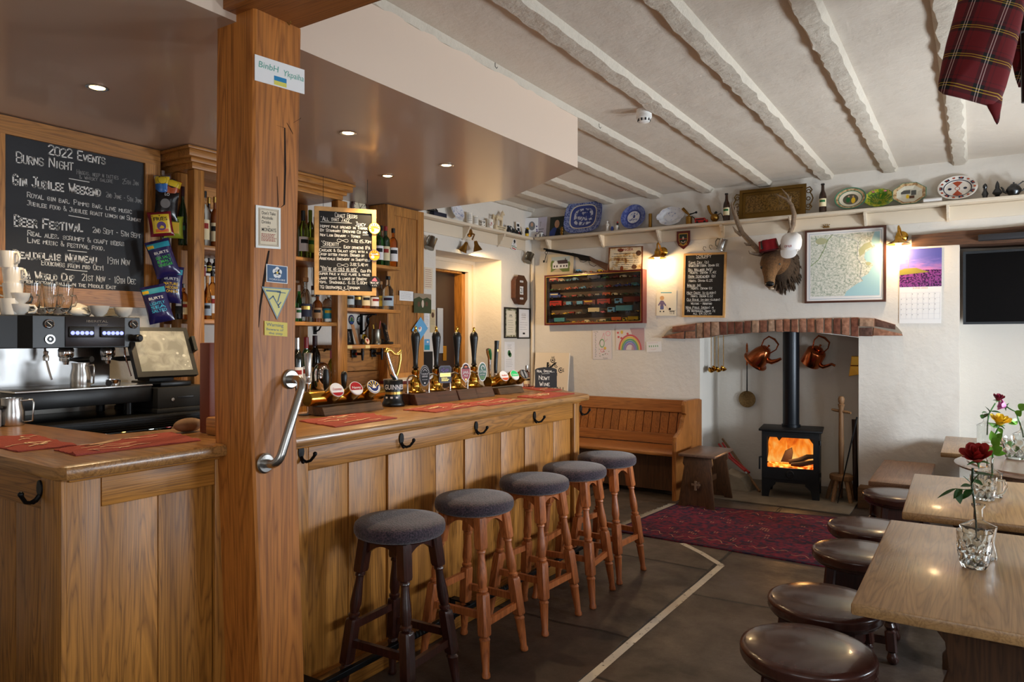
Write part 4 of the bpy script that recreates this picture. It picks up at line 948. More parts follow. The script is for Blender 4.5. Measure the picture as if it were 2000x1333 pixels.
def proto(kind):
    """a bottle one unit high and one unit in radius; copies are scaled"""
    t=thing('bottle','x','bottle',(0,0,-50),0,None)
    pr=PROF[kind];sq=kind=='square'
    MB().lathe(pr,n=20).build('glass_body',BG['clear'],t,local=True,smooth=50)
    cp={'wine':(.43,.8,1.012),'spirit':(.42,.9,1.02),'beer':(.5,.965,1.02),'tall':(.4,.84,1.01),'jug':(.44,.93,1.03)}[kind]
    MB().lathe([(0,cp[1]),(cp[0],cp[1]),(cp[0],cp[2]-.008),(cp[0]-.04,cp[2]),(0,cp[2])],n=16).build('cap',BLACK,t,local=True)
    lb={'wine':(.16,.46),'spirit':(.14,.5),'beer':(.2,.48),'tall':(.1,.38),'jug':(.12,.42)}[kind]
    mb=MB();n=16
    mb.rings([[(1.012*math.cos(a),1.012*math.sin(a),z) for a in [-1.25+2.5*i/n for i in range(n+1)]] for z in lb],close=False,cap=False)
    mb.build('label_paper',PAPER,t,local=True,smooth=60)
    n2=MB();nn=10
    n2.rings([[(.995*f*math.cos(a)*1.026,.995*f*math.sin(a)*1.026,z) for a in [-.8+1.6*i/nn for i in range(nn+1)]] for f,z in ((1,lb[0]+(lb[1]-lb[0])*.55),(1,lb[0]+(lb[1]-lb[0])*.82))],close=False,cap=False)
    n2.build('label_print',REDINK,t,local=True,smooth=60)
    return t
CAPM={'k':BLACK,'r':mat('cap_red',(140,26,30),.35),'g':mat('cap_green',(112,150,40),.4),'o':GOLD,'s':STEEL,'c':mat('cork',(196,150,100),.8),'w':WHITE,'p':PINK,'v':mat('cap_plum',(60,24,34),.35)}
LABM={'w':PAPER,'c':mat('label_cream',(232,216,174),.7),'y':mat('label_yellow',(226,200,80),.7),'k':INK,'t':TEAL,'n':mat('label_navy',(28,32,56),.6),'d':mat('label_copper',(190,140,90),.5),'m':mat('label_lime',(186,196,84),.7),'b':mat('label_blue',(150,170,190),.7)}
PRTM={'r':REDINK,'k':INK,'g':GREEN,'o':GOLD,'w':PAPER,'y':YELLOW,'n':NAVY}
def bottle(kind,u,vtop,X,z,rpx,col,cap,lab,prn,label,group=None,rz=None,ytop=None):
    if kind not in PROT:
        PROT[kind]=proto(kind);first=True
    else:first=False
    p=onX(u,600,X);tt=X/ray(u,600).x
    zt=CAMZ+(HY-vtop)*tt;h=zt-z;r=rpx*tt*1.0
    k=dict(mats={'glass_body':BG[col],'cap':CAPM[cap],'label_paper':LABM[lab],'label_print':PRTM[prn]})
    o=dup(PROT[kind],(X,p.y,z+.0005),rz if rz is not None else random.uniform(-.9,-.3),label,group,(r,r,h),**k)
    return o
g1='bottles on the left bay top shelf'
XB=-4.0
hi,lo=SH['hi'],SH['lo']
for a in [
 ('tall',357,366,XB,hi,8,'dkgreen','v','k','g','dark green liqueur bottle with plum cap behind the hanging crisp packets'),
 ('spirit',400,376,XB,hi,9,'clear','k','c','r','pourer topped bottle with a cream and red label beside the oak shelf post'),
 ('spirit',408,388,-4.12,hi,8,'brown','o','k','o','brown bottle with a gold cap at the back of the top shelf'),
 ('spirit',420,387,XB,hi,9,'amber','o','c','k','amber bottle with a gold and red neck next to the thick oak post'),
 ('spirit',350,548,XB,lo,7,'black','k','k','w','black bottle on the lower shelf behind the blue crisp packets'),
 ('spirit',359,556,XB,lo,8,'whisky','s','c','r','orange spirit bottle on the lower shelf by the slim oak shelf post'),
 ('tall',399,524,-4.14,lo,7,'clear','r','w','r','clear bottle with a red cap at the back of the lower shelf'),
 ('tall',405,540,XB,lo,8,'whisky','c','b','k','slender amber bottle with a cork stopper on the lower shelf'),
 ('spirit',415,531,XB-.03,lo,9,'whisky','k','w','r','amber bottle with black cap and white label against the thick oak post'),
 ('wine',592,413,XB,hi,10,'olive','k','w','k','green wine bottle with a broad white label beside the thick oak post'),
 ('wine',606,412,XB-.05,hi,9,'olive','g','m','g','green bottle with a lime cap and yellow label on the top shelf'),
 ('wine',616,425,-4.15,hi,8,'brown','v','c','k','brown bottle on the top shelf half hidden by the craft beer board'),
 ('tall',584,558,XB,lo,7,'green','w','w','g','green glass gin bottle against the thick oak post'),
 ('jug',597,545,XB+.02,lo,12,'clear','c','n','o','round shouldered gin bottle with a dark round label and red neck'),
 ('spirit',620,574,XB,lo,9,'amber','k','d','k','squat bottle with a copper and black label between two clear gins'),
 ('spirit',611,560,-4.16,lo,8,'clear','v','w','r','clear bottle with a plum cap at the back of the gin row'),
 ('jug',641,566,XB,lo,12,'clear','s','t','y','clear gin bottle with a bright turquoise disc label'),
 ('spirit',740,443,-4.0,2.075,9,'green','k','w','k','green whisky bottle with a tall white label beside the craft beer board'),
 ('spirit',753,444,-4.0,2.075,9,'dkgreen','r','c','r','dark green whiskey bottle with a red cap and cream label'),
 ('spirit',768,448,-3.975,2.075,9,'whisky','k','w','k','pale whisky bottle with black cap and white label ending the top wall shelf'),
 ('spirit',745,443,-4.1,2.075,7,'clear','k','c','k','clear bottle at the back between the green and red capped whiskies'),
 ('spirit',684,548,-4.1,1.725,8,'clear','o','b','k','grey labelled bottle nearest the shelf post on the middle wall shelf'),
 ('spirit',699,550,-4.1,1.725,8,'brown','k','k','o','very dark brown bottle with a black label on the middle wall shelf'),
 ('spirit',714,552,-4.1,1.725,9,'amber','o','c','k','amber bottle with a plain cream label on the middle wall shelf'),
 ('jug',731,548,-4.08,1.725,9,'rose','c','w','r','clear pinkish bottle with a corked top on the middle wall shelf'),
 ('spirit',743,551,-4.11,1.725,9,'clear','c','y','o','clear bottle with a yellow label on the middle wall shelf'),
 ('jug',758,542,-4.01,1.725,11,'clear','k','b','n','large clear decanter bottle with black cap ending the middle wall shelf'),
 ('wine',581,661,-3.99,1.12,11,'wine','s','w','r','dark wine bottle with a silver capsule and red crest label behind the grab rail'),
 ('wine',598,660,-4.04,1.12,11,'dkgreen','r','w','r','green wine bottle with a red capsule behind the chrome tap'),
 ('wine',615,657,-4.16,1.12,11,'wine','v','k','o','dark wine bottle with a plum capsule behind the chrome bucket'),
 ('wine',648,686,-4.05,1.12,8,'olive','p','c','k','slim green bottle with a pink capsule by the second shelf post'),
]:
    bottle(*a)
for i,u in enumerate((398,408,419)):
    bottle('spirit',u,(503,505,507)[i],-4.23,1.921,5,('clear','brown','black')[i],'k','wyw'[i],'k',('clear miniature bottle on the pale ledge','brown miniature with a yellow label on the pale ledge','dark miniature bottle beside the oak post on the pale ledge')[i])
for k,o in enumerate(range(9)):
    y=1.65+.1*k+(.05 if k>4 else 0);b_=dup(PROT['beer' if 'beer' in PROT else 'spirit'],(-3.75,y,.74),-.5,'bottle glimpsed through the fridge door under the coffee machine','bottles in the fridge',(.03,.03,.27),mats={'glass_body':BG['green'] if k % 3 else BG['clear'],'cap':CAPM['rkgsowrkg'[k]],'label_paper':LABM['wmcwtywmw'[k]],'label_print':PRTM['rkgrkgrkg'[k]]})
t=thing('fridge_shelf','wire fridge shelf holding the chilled bottles','shelf',(-3.84,1.85,.735));MB().m(STEEL).box(-4.0,-3.66,1.56,2.75,.73,.74).bw('rack',t)
def drop_proto():
    for k,t in PROT.items():
        for c in list(t.children):
            bpy.data.objects.remove(c)
        bpy.data.objects.remove(t)
# rose wine bottle at the end of the bar
p=onZ(1029,757,ZT)
o=bottle('wine',1029,715,p.x,ZT,7,'rose','s','c','k','clear rose wine bottle at the far end of the bar beside the small slate sign')
# beer bottles on the high shelf come later (shelf builder)
# ------------------------------------------------------------------ things on the low shelf and back wall behind the bar
XW=-4.318
def badge(u,v,X,r,cols,label,fr=None,tilt=0.,kx=1.,kz=1.,thick=.004,group=None):
    p=onX(u,v,X);t=thing('pump_badge',label,'badge',p,0,group)
    f=fr or Fr((0,0,0),(0,1,0),(0,0,1),(1,0,0));f=Fr(Vector(p),f.x,f.y,f.n)
    mb=MB().m(cols[0]);n=28
    mb.prism([f.p(r*kx*math.cos(2*PI*i/n),r*kz*math.sin(2*PI*i/n),0) for i in range(n)],f.n*thick);mb.bw('plate',t,0)
    mb=MB();mb.m(cols[1]);disc(mb,f,0,0,r*kx*.86,r*kz*.86,thick+.0006)
    mb.m(cols[2])
    for i in range(7):a=PI*i/6;poly(mb,f,[(0,-.1*r*kz),(r*kx*.8*math.cos(a-.11),r*kz*(.78*math.sin(a-.11)-.05)),(r*kx*.8*math.cos(a+.11),r*kz*(.78*math.sin(a+.11)-.05))],thick+.0010)
    mb.m(cols[3]);disc(mb,f,0,.12*r*kz,r*kx*.38,r*kz*.4,thick+.0014);rect(mb,f,-.62*r*kx,-.45*r*kz,.62*r*kx,-.12*r*kz,thick+.0014)
    mb.m(cols[1]);textlines(mb,f,-.5*r*kx,.6*r*kx,-.4*r*kz,-.25*r*kz,2,.06*r*kz,thick+.0018)
    mb.bw('print',t,0);return t
badge(686,625,XW,.031,(BLACK,BLUE,YELLOW,GREEN),'oval beer badge in blue and green on the wall above the black card',kz=1.3)
badge(702,626,XW,.031,(BLACK,INK,PAPER,GREYINK),'oval black and white beer badge between two colourful ones',kz=1.3)
badge(720,625,XW,.031,(BLACK,NAVY,ORANGE,SKYB),'oval beer badge in navy and orange above the pewter tankard',kz=1.3)
f=Fr((0,0,0),(0,1,0),(-.35,0,.94),(.94,0,.35))
Z3=1.445
def stand(u,X,z,dz):p=onX(u,660,X);return Vector((X,p.y,z+dz))
def tilted_badge(u,X,r,cols,label):
    p=stand(u,X,Z3,r*1.3*.94+.003);t=thing('pump_badge',label,'badge',p);ff=Fr(p,f.x,f.y,f.n)
    mb=MB().m(cols[0]);mb.prism([ff.p(r*math.cos(2*PI*i/24),1.25*r*math.sin(2*PI*i/24)) for i in range(24)],ff.n*.004);mb.bw('plate',t,0)
    mb=MB().m(cols[1]);disc(mb,ff,0,.2*r,.5*r,.5*r,.0046);textlines(mb,ff,-.6*r,.6*r,-.8*r,-.4*r,3,.1*r,.0046);annul(mb,ff,0,0,.88*r,.95*r,1.25,.0046);mb.bw('print',t,0)
tilted_badge(713,-4.2,.034,(YELLOW,INK),'yellow oval badge leaning on the wall beside the pewter tankard')
tilted_badge(717,-4.06,.022,(OFFWHITE,REDINK),'small pale badge at the foot of the pewter tankard')
p=stand(684,-4.2,Z3,.0005);t=thing('menu_card','black card with handwriting standing on the lowest wall shelf','card',p)
ff=Fr((-4.2,p.y-.045,Z3+.001),(0,1,0),(-.2,0,.98),(.98,0,.2));mb=MB().m(INK);slab(mb,ff,0,0,.085,.125,0,.003);mb.bw('card',t,0)
mb=MB().m(CHALK);hand(mb,Fr(ff.p(.055,.02),-ff.y*-1,-ff.x),'Prosecco',0,0,.018,.085,.0022,.0035);mb.bw('lettering',t,0)
p=stand(700,-4.22,Z3,0);tag(MB().m(OFFWHITE).prism([(-4.24,p.y-.03,Z3+.001),(-4.24,p.y+.03,Z3+.001),(-4.27,p.y+.03,Z3+.12),(-4.27,p.y-.03,Z3+.12)],(.003,0,.001)).build('white_card',smooth=0),'plain white card leaning on the wall between the black card and the yellow badge','card')
p=stand(698,-4.14,Z3,0);tag(MB().m(mat('spatula_wood',(196,140,92),.6)).prism([(-4.14,p.y-.012,Z3+.001),(-4.14,p.y+.012,Z3+.001),(-4.2,p.y+.018,Z3+.16),(-4.2,p.y-.018,Z3+.16)],(.005,0,.001),.002).build('wooden_spatula',smooth=0),'flat wooden spatula standing against the black card','spatula')
def tankard(t,r,h,material,handle=True):
    MB().m(material).lathe([(0,.003),(r*.95,0),(r*1.08,.0),(r*1.1,.008),(r,.016),(r*.92,h*.5),(r*.9,h-.006),(r*.95,h),(r*.85,h),(r*.84,h-.004),(r*.86,h*.5),(r*.9,.02),(0,.015)],n=28,cap=False).bl('cup',t,50)
    if handle:MB().m(material).tube([(r*.88,0,h*.86),(r*1.35,0,h*.9),(r*1.7,0,h*.74),(r*1.75,0,h*.5),(r*1.5,0,h*.28),(r*.95,0,h*.2)],[.005,.007,.007,.006,.006,.005],8).bl('handle',t,60)
p=stand(735,-4.1,Z3,.0005);t=thing('tankard','pewter tankard holding pens on the lowest wall shelf','tankard',p,2.5);tankard(t,.042,.125,PEWTER)
for i,(dx,dy,m_) in enumerate(((.015,.01,RED),(-.015,.012,BROWN),(.0,-.02,YELLOW))):
    o=MB().m(m_).tube([(p.x+dx*.6,p.y+dy*.6,p.z+.02),(p.x+dx*1.8,p.y+dy*1.8,p.z+.19-.015*i)],.004,8).build('pen');tag(o,('red pen standing in the pewter tankard','brown pencil standing in the pewter tankard','yellow pen standing in the pewter tankard')[i],'pen','pens in the tankard')
p=stand(755,-4.06,Z3,.0005);t=thing('cordless_phone','black and silver cordless phone standing in its charging cradle','phone',p,.3)
MB().m(BLACK).box(-.035,.045,-.045,.045,0,.022,.008).bl('cradle',t)
ph=MB().m(BLACK).prism([(.0,-.024,.02),(.02,-.024,.02),(-.02,-.022,.175),(-.04,-.022,.175)],(0,.046,0),.006).bl('handset',t)
mb=MB().m(STEEL);kf=Fr((.0206,-.02,.03),(0,1,0),(-.25,0,.968),(.968,0,.25));poly(mb,kf,[(.002,0),(.038,0),(.038,.09),(.002,.09)],.0012);mb.m(INK)
for i in range(5):
    for j in range(3):rect(mb,kf,.005+.0115*j,.008+.014*i,.013+.0115*j,.016+.014*i,.002)
rect(mb,kf,.004,.1,.036,.135,.0018);mb.bl('keypad',ph,0)
for i,u in enumerate((694,732)):
    p=onX(u,682,-4.2);t=thing('wall_tap',('black wall tap with a red collar below the black card','black wall tap below the cordless phone')[i],'tap',(-4.2,p.y,1.37),0,'wall taps')
    MB().m(BLACKM).box(0.001,.008,-.045,.01,-.03,.03,.002).bl('plate',t)
    MB().m(BLACK).tube([(.005,-.03,0),(.05,-.02,0),(.075,0,0)],.011,10).bl('shank',t)
    MB().m(RED if i==0 else STEEL).tube([(.035,-.024,0),(.045,-.021,0)],.0125,10).bl('collar',t)
    MB().m(BLACK).lathe([(0,-.055),(.008,-.05),(.013,0),(.014,.02),(.01,.03),(.012,.05),(.018,.1),(.013,.118),(0,.122)],(.08,0,0),14).bl('lever',t)
# ------------------------------------------------------------------ things on the bar
def towel(name,label,corners,seed,text=None):
    """flat woven bar towel draped on the counter, corners as photo points on the top"""
    P4=[onZ(u,v,ZT) for u,v in corners];n,k=26,12;random.seed(seed)
    mb=MB().m(TOWEL);rg=[]
    def pt(a,c,dz):q=(P4[0]*(1-a)+P4[1]*a)*(1-c)+(P4[3]*(1-a)+P4[2]*a)*c;return Vector((q.x+.006*noise.noise((a*5,c*5,seed)),q.y+.006*noise.noise((a*5,c*5,seed+9)),ZT+dz))
    def hz(a,c):return .004+.007*max(0,noise.noise((a*4,c*3,seed*3.1)))+.006*max(0,noise.noise((a*11,c*5,seed)))
    for i in range(n+1):a=i/n;rg.append([pt(a,j/k,hz(a,j/k)) for j in range(k+1)]+[pt(a,1-j/k,.0006) for j in range(k+1)])
    mb.rings(rg);o=mb.build(name,smooth=60);tag(o,label,'bar towel','red bar towels')
    m2=MB().m(TOWELT)
    L_=(P4[1]-P4[0]);Wv=(P4[3]-P4[0])
    for s_ in range(9): # woven pale letters and flourishes
        a0,c0=.1+.8*random.random(),.25+.5*random.random();pts=[(a0+random.uniform(-.05,.05),c0+random.uniform(-.22,.22)) for _ in range(4)]
        for (a,c),(e,g) in zip(pts,pts[1:]):
            for q in range(4):
                f0,f1=q/4,(q+1)/4;A_,C_,E_,G_=a+(e-a)*f0,c+(g-c)*f0,a+(e-a)*f1,c+(g-c)*f1
                A_,E_=min(max(A_,.03),.97),min(max(E_,.03),.97);C_,G_=min(max(C_,.04),.96),min(max(G_,.04),.96)
                q0,q1=pt(A_,C_,hz(A_,C_)+.0022),pt(E_,G_,hz(E_,G_)+.0022);d=q1-q0
                if d.length<1e-5:continue
                nn=Vector((-d.y,d.x,0)).normalized()*.0032;m2.face([m2.bm.verts.new(v_) for v_ in (q0-nn,q1-nn,q1+nn,q0+nn)])
    m2.bw('woven_pattern',o,0)
    return o
TOWEL=mat('towel_red',(160,74,62),1,bmp=.8,bscale=320,var=.2);TOWELT=mat('towel_thread',(232,196,160),1)
towel('bar_towel','red bar towel lying in front of the brass tap bar with round badges',[(584,824),(655,836),(776,818),(700,808)],1)
towel('bar_towel','red bar towel lying below the first two hand pumps',[(787,802),(852,807),(940,792),(870,790)],2)
towel('bar_towel','red bar towel lying between the hand pumps and the chrome ended tap bar',[(897,790),(952,794),(1030,783),(975,780)],3)
towel('bar_towel','red bar towel nearest the free end of the bar',[(1010,777),(1062,780),(1122,770),(1070,767)],4)
towel('bar_towel','red bar towel in front of the small slate sign',[(1015,758),(1064,766),(1098,762),(1040,755)],5)
towel('bar_towel','red bar towel by the steel jug on the corner counter',[(-60,866),(35,884),(150,872),(60,850)],6)
towel('bar_towel','red bar towel with a turned back grey corner beside the brown stone',[(105,880),(148,892),(392,862),(335,847)],7)
random.seed(21)
p=onZ(362,846,ZT);tag(MB().m(mat('counter_stone',(130,94,62),.75,bmp=.4,bscale=20,var=.2)).ball((p.x-.01,p.y+.02,ZT+.029),(.035,.062,.028),20,12).build('beach_stone',smooth=80),'smooth brown beach stone on the corner counter by the oak post','stone')
t=thing('post_block','moulded oak block on the corner counter against the oak post','block',(-2.42,1.74,ZT));MB().m(OAKX).box(-2.525,-2.325,1.70,1.785,ZT+.001,ZT+.07,.008).bw('block',t)
p=Vector((-2.56,1.70,ZT));t=thing('menu_board','upright brown leather menu board standing behind the oak post','menu',p)
MB().m(mat('menu_leather',(112,56,36),.5)).box(-2.60,-2.535,1.725,1.755,ZT+.001,1.48,.004).bw('cover',t)
# steel milk jug and grey tub
def milkjug(loc,label,r=.04,h=.105,rz=0):
    t=thing('milk_jug',label,'jug',loc,rz,'steel milk jugs')
    MB().m(STEEL).lathe([(0,0),(r,0),(r*1.04,.006),(r*1.04,h*.5),(r*.86,h*.8),(r*.9,h),(r*.87,h),(r*.83,h*.8),(r*.98,h*.5),(r*.95,.01),(0,.01)],n=26,cap=False).bl('body',t,50)
    MB().m(STEEL).tube([(r*.86,0,h*.9),(r*1.7,0,h*.92),(r*1.8,0,h*.82),(r*1.7,0,h*.15),(r*1.02,0,h*.12)],.004,8).bl('handle',t,50)
    return t
p=onZ(38,824,ZT);milkjug((-3.5,1.43,ZT+.001),'steel milk jug standing on the corner counter',.045,.118,.9)
t=thing('grey_tub','grey plastic tub at the edge of the frame beside the steel jug','tub',(-3.52,1.33,ZT+.001));MB().m(mat('tub_grey',(150,146,144),.5)).box(-.05,.05,-.05,.05,0,.075,.006).bl('tub',t);MB().m(BLACKM).box(-.054,.054,-.054,.054,.076,.088,.004).bl('lid',t)
# ------------------------------------------------------------------ coffee machine
XM=-3.72
def MY(u,v=650,X=XM):return onX(u,v,X).y
y0,y1=MY(64),MY(273)
t=thing('coffee_machine','black two group espresso machine with lit blue buttons','coffee machine',(-3.9,(y0+y1)/2,1.10))
ZH0,ZH1=1.449,1.607
MB().m(BLACK).prism([(XM,y0,ZH0),(XM,y1,ZH0),(-4.05,y1,ZH0),(-4.05,y0-.12,ZH0),(XM-.08,y0-.12,ZH0),(XM-.06,y0-.04,ZH0)],(0,0,ZH1-ZH0),.004).bw('head',t,20)
PANELM=mat('machine_panel',(52,50,52),.3,.7)
mb=MB().m(PANELM);a,c=MY(127),MY(243);mb.box(XM,XM+.005,a,c,ZH0+.006,ZH1-.002,.001);hp=mb.bw('front_panel',t)
fr=fr_left(a,ZH0,XM+.0055);mb=MB().m(CHROME);typed(mb,fr,'IBERITAL',.098,.128,.011,.105);mb.m(CHROME);typed(mb,fr,'junior',.15,.113,.008,.05,slant=.3);mb.bw('lettering',hp,0)
for k,(u0,u1) in enumerate(((132,182),(194,240))):
    a2,c2=MY(u0),MY(u1);zc=CAMZ+(660-649)*.00256
    kp=MB().m(BLACK).box(XM+.005,XM+.016,a2,c2,zc-.027,zc+.027,.005).bw('button_pad',t)
    for q in range(5):
        yy_=a2+.016+(c2-a2-.032)*q/4
        MB().m(mat('button_glow',(120,130,255),.4,emit=2.5)).lathe([(0,0),(.0095,0),(.0095,.002),(0,.0022)],(XM+.0165,yy_,zc-.005),16,(1,0,0)).bw('button',kp)
for u,v in ((95,633),(260,634)):
    p=onX(u,v,XM);g_=MB().m(CHROME).lathe([(0,0),(.022,0),(.022,.008),(.018,.01),(.017,.006),(0,.006)],(XM+.001,p.y,p.z),24,(1,0,0)).bw('gauge',t)
    mb=MB().m(INK);ff=fr_left(p.y,p.z,XM+.0078);disc(mb,ff,0,0,.0165,None,-.0002);mb.m(CHALK);ribbon(mb,ff,[(-.008,.008),(.01,-.008)],.002,.0006);mb.bw('needle',g_,0)
p=onX(97,663,XM);kn=MB().m(BLACK).lathe([(0,0),(.017,0),(.017,.002),(0,.002)],(XM+.001,p.y,p.z),24,(1,0,0)).m(CHROME).lathe([(.016,0),(.022,0),(.022,.006),(.016,.006)],(XM+.001,p.y,p.z),24,(1,0,0),cap=False).lathe([(0,0),(.005,0),(.005,.006),(0,.006)],(XM+.001,p.y,p.z),12,(1,0,0)).bw('key_switch',t)
p=onX(262,661,XM);MB().m(BLACK).lathe([(0,0),(.016,0),(.02,.02),(.02,.05),(.014,.056),(0,.056)],(XM+.001,p.y,p.z),20,(1,0,0)).bw('steam_knob',t);MB().m(IRON).lathe([(0,0),(.014,0),(.012,.004),(0,.004)],(XM+.058,p.y,p.z),18,(1,0,0)).bw('knob_cap',t)
MB().m(mat('splash_steel',(150,148,146),.3,1,bmp=.08)).box(-4.05,-4.0,y0-.1,y1-.01,1.25,ZH0).bw('back_plate',t)
MB().m(BLACK).box(-4.05,-3.64,y0-.12,y1+.02,1.165,1.245,.004).bw('base',t);MB().m(STEEL).box(-4.0,-3.635,y0-.11,y1+.022,1.2455,1.256,.002).bw('drip_tray',t)
for y in (y0-.06,y1-.06):MB().m(BLACK).cyl((-3.72,y,1.101),(-3.72,y,1.165),.022).bw('foot',t);MB().m(BLACK).cyl((-4.0,y,1.101),(-4.0,y,1.165),.022).bw('foot',t)
for i,(u,hd) in enumerate(((125,(.14,.055)),(207,(.12,.08)))):
    y=MY(u,700,-3.86);c_=(-3.84,y)
    gh=MB().m(CHROME).lathe([(0,-.05),(.03,-.05),(.036,-.04),(.036,-.01),(.03,0),(0,0)],(*c_,ZH0),22).bw('group_head',t)
    MB().m(CHROME).lathe([(0,-.085),(.012,-.085),(.014,-.07),(.03,-.066),(.031,-.0505),(0,-.0505)],(*c_,ZH0),20).bw('filter_basket',gh)
    MB().m(BLACK).tube([(c_[0]+.025,c_[1]+.01,ZH0-.058),(c_[0]+.06,c_[1]+.03,ZH0-.06),(c_[0]+hd[0],c_[1]+hd[1],ZH0-.056)],[.008,.013,.015],12).bw('handle',gh)
for i,y in enumerate((y0+.07,y1-.06)):
    MB().m(CHROME).tube([(-3.76,y,ZH0),(-3.75,y,ZH0-.05),(-3.73,y+.005,ZH0-.11),(-3.715,y+.01,ZH0-.15)],.005,8).bw('steam_wand',t)
MB().m(STEEL).lathe([(0,0),(.012,0),(.014,.02),(.009,.03),(.012,.045),(0,.05)],(-3.75,y0+.07,ZH0-.06),14).bw('tap_nozzle',t)
milkjug((-3.72,MY(157,730,-3.72),1.257),'tall steel milk jug on the drip tray of the coffee machine',.043,.118,.4)
pf=thing('portafilter','spare coffee filter holder lying on the drip tray','filter holder',(-3.7,MY(215,741,-3.7),1.257),.5)
MB().m(BLACK).tube([(.06,-.1,.017),(.04,-.06,.018),(.015,-.015,.02)],[.015,.014,.008],12).bl('handle',pf);MB().m(CHROME).lathe([(0,0),(.032,0),(.034,.025),(.03,.028),(.029,.008),(0,.006)],(.0,.025,.001),22).bl('basket',pf)
# mugs, glasses and cups on top of the machine
def mug(kind):
    r,h,flare={'mug':(.036,.078,1.22),'cup':(.03,.052,1.55),'bowl':(.03,.056,1.7)}[kind]
    t=thing('mug' if kind=='mug' else 'coffee_cup','x','mug' if kind=='mug' else 'cup',(0,0,-50))
    if kind=='mug':pr=[(0,0),(r,0),(r*1.03,.004),(r*flare,h),(r*flare-.003,h),(r*.98,.006),(0,.006)]
    else:pr=[(0,.004),(r*.7,0),(r*.75,.006),(r*1.25,h*.35),(r*flare,h),(r*flare-.003,h),(r*1.15,h*.36),(r*.5,.012),(0,.01)]
    MB().m(CHINA).lathe(pr,n=30,cap=False).bl('body',t,50)
    R_=r*flare
    MB().m(CHINA).tube([(R_*.95,0,h*.85),(R_*1.35,0,h*.86),(R_*1.55,0,h*.6),(R_*1.4,0,h*.3),(R_*.84,0,h*.2)],[.0045,.006,.006,.0055,.0045],10).bl('handle',t,60)
    return t
ZM=ZH1+.001
mg=mug('mug');Ym=MY(20,600,-3.85);mg.location=(-3.85,Ym,ZM);mg['label']='white mug at the bottom of the stack on the coffee machine';mg['group']='stacked white mugs';mg.rotation_euler.z=2.
for i,(dz,rz,lb,dy) in enumerate(((.0725,-2.2,'white mug second from the bottom of the stack',.012),(.145,.5,'white mug third up in the stack',.01),(.2175,.3,'white mug on top of the stack',-.008))):dup(mg,(-3.85,Ym+dy,ZM+dz+.003*i),rz,lb)
dup(mg,(-3.95,Ym-.11,ZM),1.,'white mug at the frame edge beside the stack')
cu=mug('bowl');cu.location=(-3.8,MY(193,605,-3.8),ZM);cu.rotation_euler.z=-2.2;cu['label']='wide white cappuccino cup with its handle towards the glasses';cu['group']='white cups on the coffee machine'
cc=mug('cup');cc.location=(-3.8,MY(241,605,-3.8),ZM);cc.rotation_euler.z=2.6;cc['label']='small white espresso cup at the end of the coffee machine';cc['group']='white cups on the coffee machine'
dup(cu,(-3.94,MY(52,600,-3.94),ZM+.057),1.,'upturned white cup between the mug stack and the glasses',rot=(PI,0,1.));dup(cc,(-3.83,MY(38,605,-3.83),ZM),.8,'small white cup right against the mug stack');dup(cc,(-3.83,MY(38,605,-3.83)+.002,ZM+.053),2.0,'small white cup stacked on another beside the mugs')
tp_=thing('milk_pourer','rounded white china jug lying behind the glasses','jug',(-3.9,MY(152,602,-3.9),ZM));MB().m(CHINA).lathe([(0,0),(.05,0),(.064,.02),(.06,.04),(.04,.058),(.02,.066),(.012,.07),(0,.072)],n=30).bl('body',tp_,60);MB().m(CHINA).tube([(.05,.02,.045),(.085,.03,.05),(.08,.03,.02),(.058,.02,.015)],.005,8).bl('handle',tp_)
for k in range(6):
    o=MB().m(CHINA).lathe([(0,0),(.03,0),(.06,.006),(.062,.008),(.03,.004),(0,.003)],(-3.93,MY(222,605,-3.93),ZM+.0085*k),28).build('saucer',smooth=50)
    tag(o,'white saucer %s of the stack behind the cappuccino cup' % ('at the foot','second up','third up','fourth up','fifth up','on top')[k],'saucer','stack of white saucers')
def latte_glass():
    t=thing('latte_glass','x','glass',(0,0,-50))
    MB().m(GLASSM).lathe([(0,0),(.03,0),(.032,.006),(.012,.014),(.012,.02),(.026,.034),(.031,.09),(.037,.155),(.0348,.155),(.0288,.09),(.023,.04),(0,.034)],n=28,cap=False).bl('bowl',t,50)
    MB().m(GLASSM).tube([(.03,0,.1),(.055,0,.1),(.064,0,.075),(.054,0,.05),(.027,0,.046)],.0045,8).bl('handle',t,60)
    return t
lg=latte_glass()
for i,(u,X,rz,lb) in enumerate(((65,-3.82,2.2,'clear latte glass nearest the mug stack'),(92,-3.92,.8,'clear latte glass standing behind the middle pair'),(99,-3.79,.6,'clear latte glass in the middle of the row'),(128,-3.8,.4,'clear latte glass next to the rounded white jug'))):
    o=lg if i==0 else dup(lg);o.location=(X,MY(u,600,X),ZM);o.rotation_euler.z=rz;o['label']=lb;o['group']='latte glasses on the coffee machine'
# till
t=thing('till','black touch screen till on its cash drawer beside the coffee machine','till',(-3.7,2.27,1.10))
MB().m(BLACKM).box(-4.02,-3.6,2.145,2.46,1.101,1.125,.003).box(-4.02,-3.605,2.15,2.455,1.1255,1.235,.004).bw('cash_drawer',t)
yl_=MY(338,775,-3.6);d_=t.children[-1];MB().m(STEEL).lathe([(0,0),(.009,0),(.009,.004),(0,.004)],(-3.604,yl_,1.17),14,(1,0,0)).bw('lock',d_);MB().m(BLACK).box(-3.605,-3.6025,yl_+.03,yl_+.12,1.178,1.183).bw('slot',d_)
MB().m(BLACK).box(-3.95,-3.66,2.2,2.38,1.236,1.262,.006).bw('stand_foot',t);MB().m(BLACK).prism([(-3.92,2.22,1.26),(-3.8,2.22,1.26),(-3.78,2.22,1.42),(-3.86,2.22,1.42)],(0,.14,0)).bw('stand_neck',t)
sc=Fr((-3.64,2.065,1.295),(0,1,0),(-.40,0,.917),(.917,0,.40))
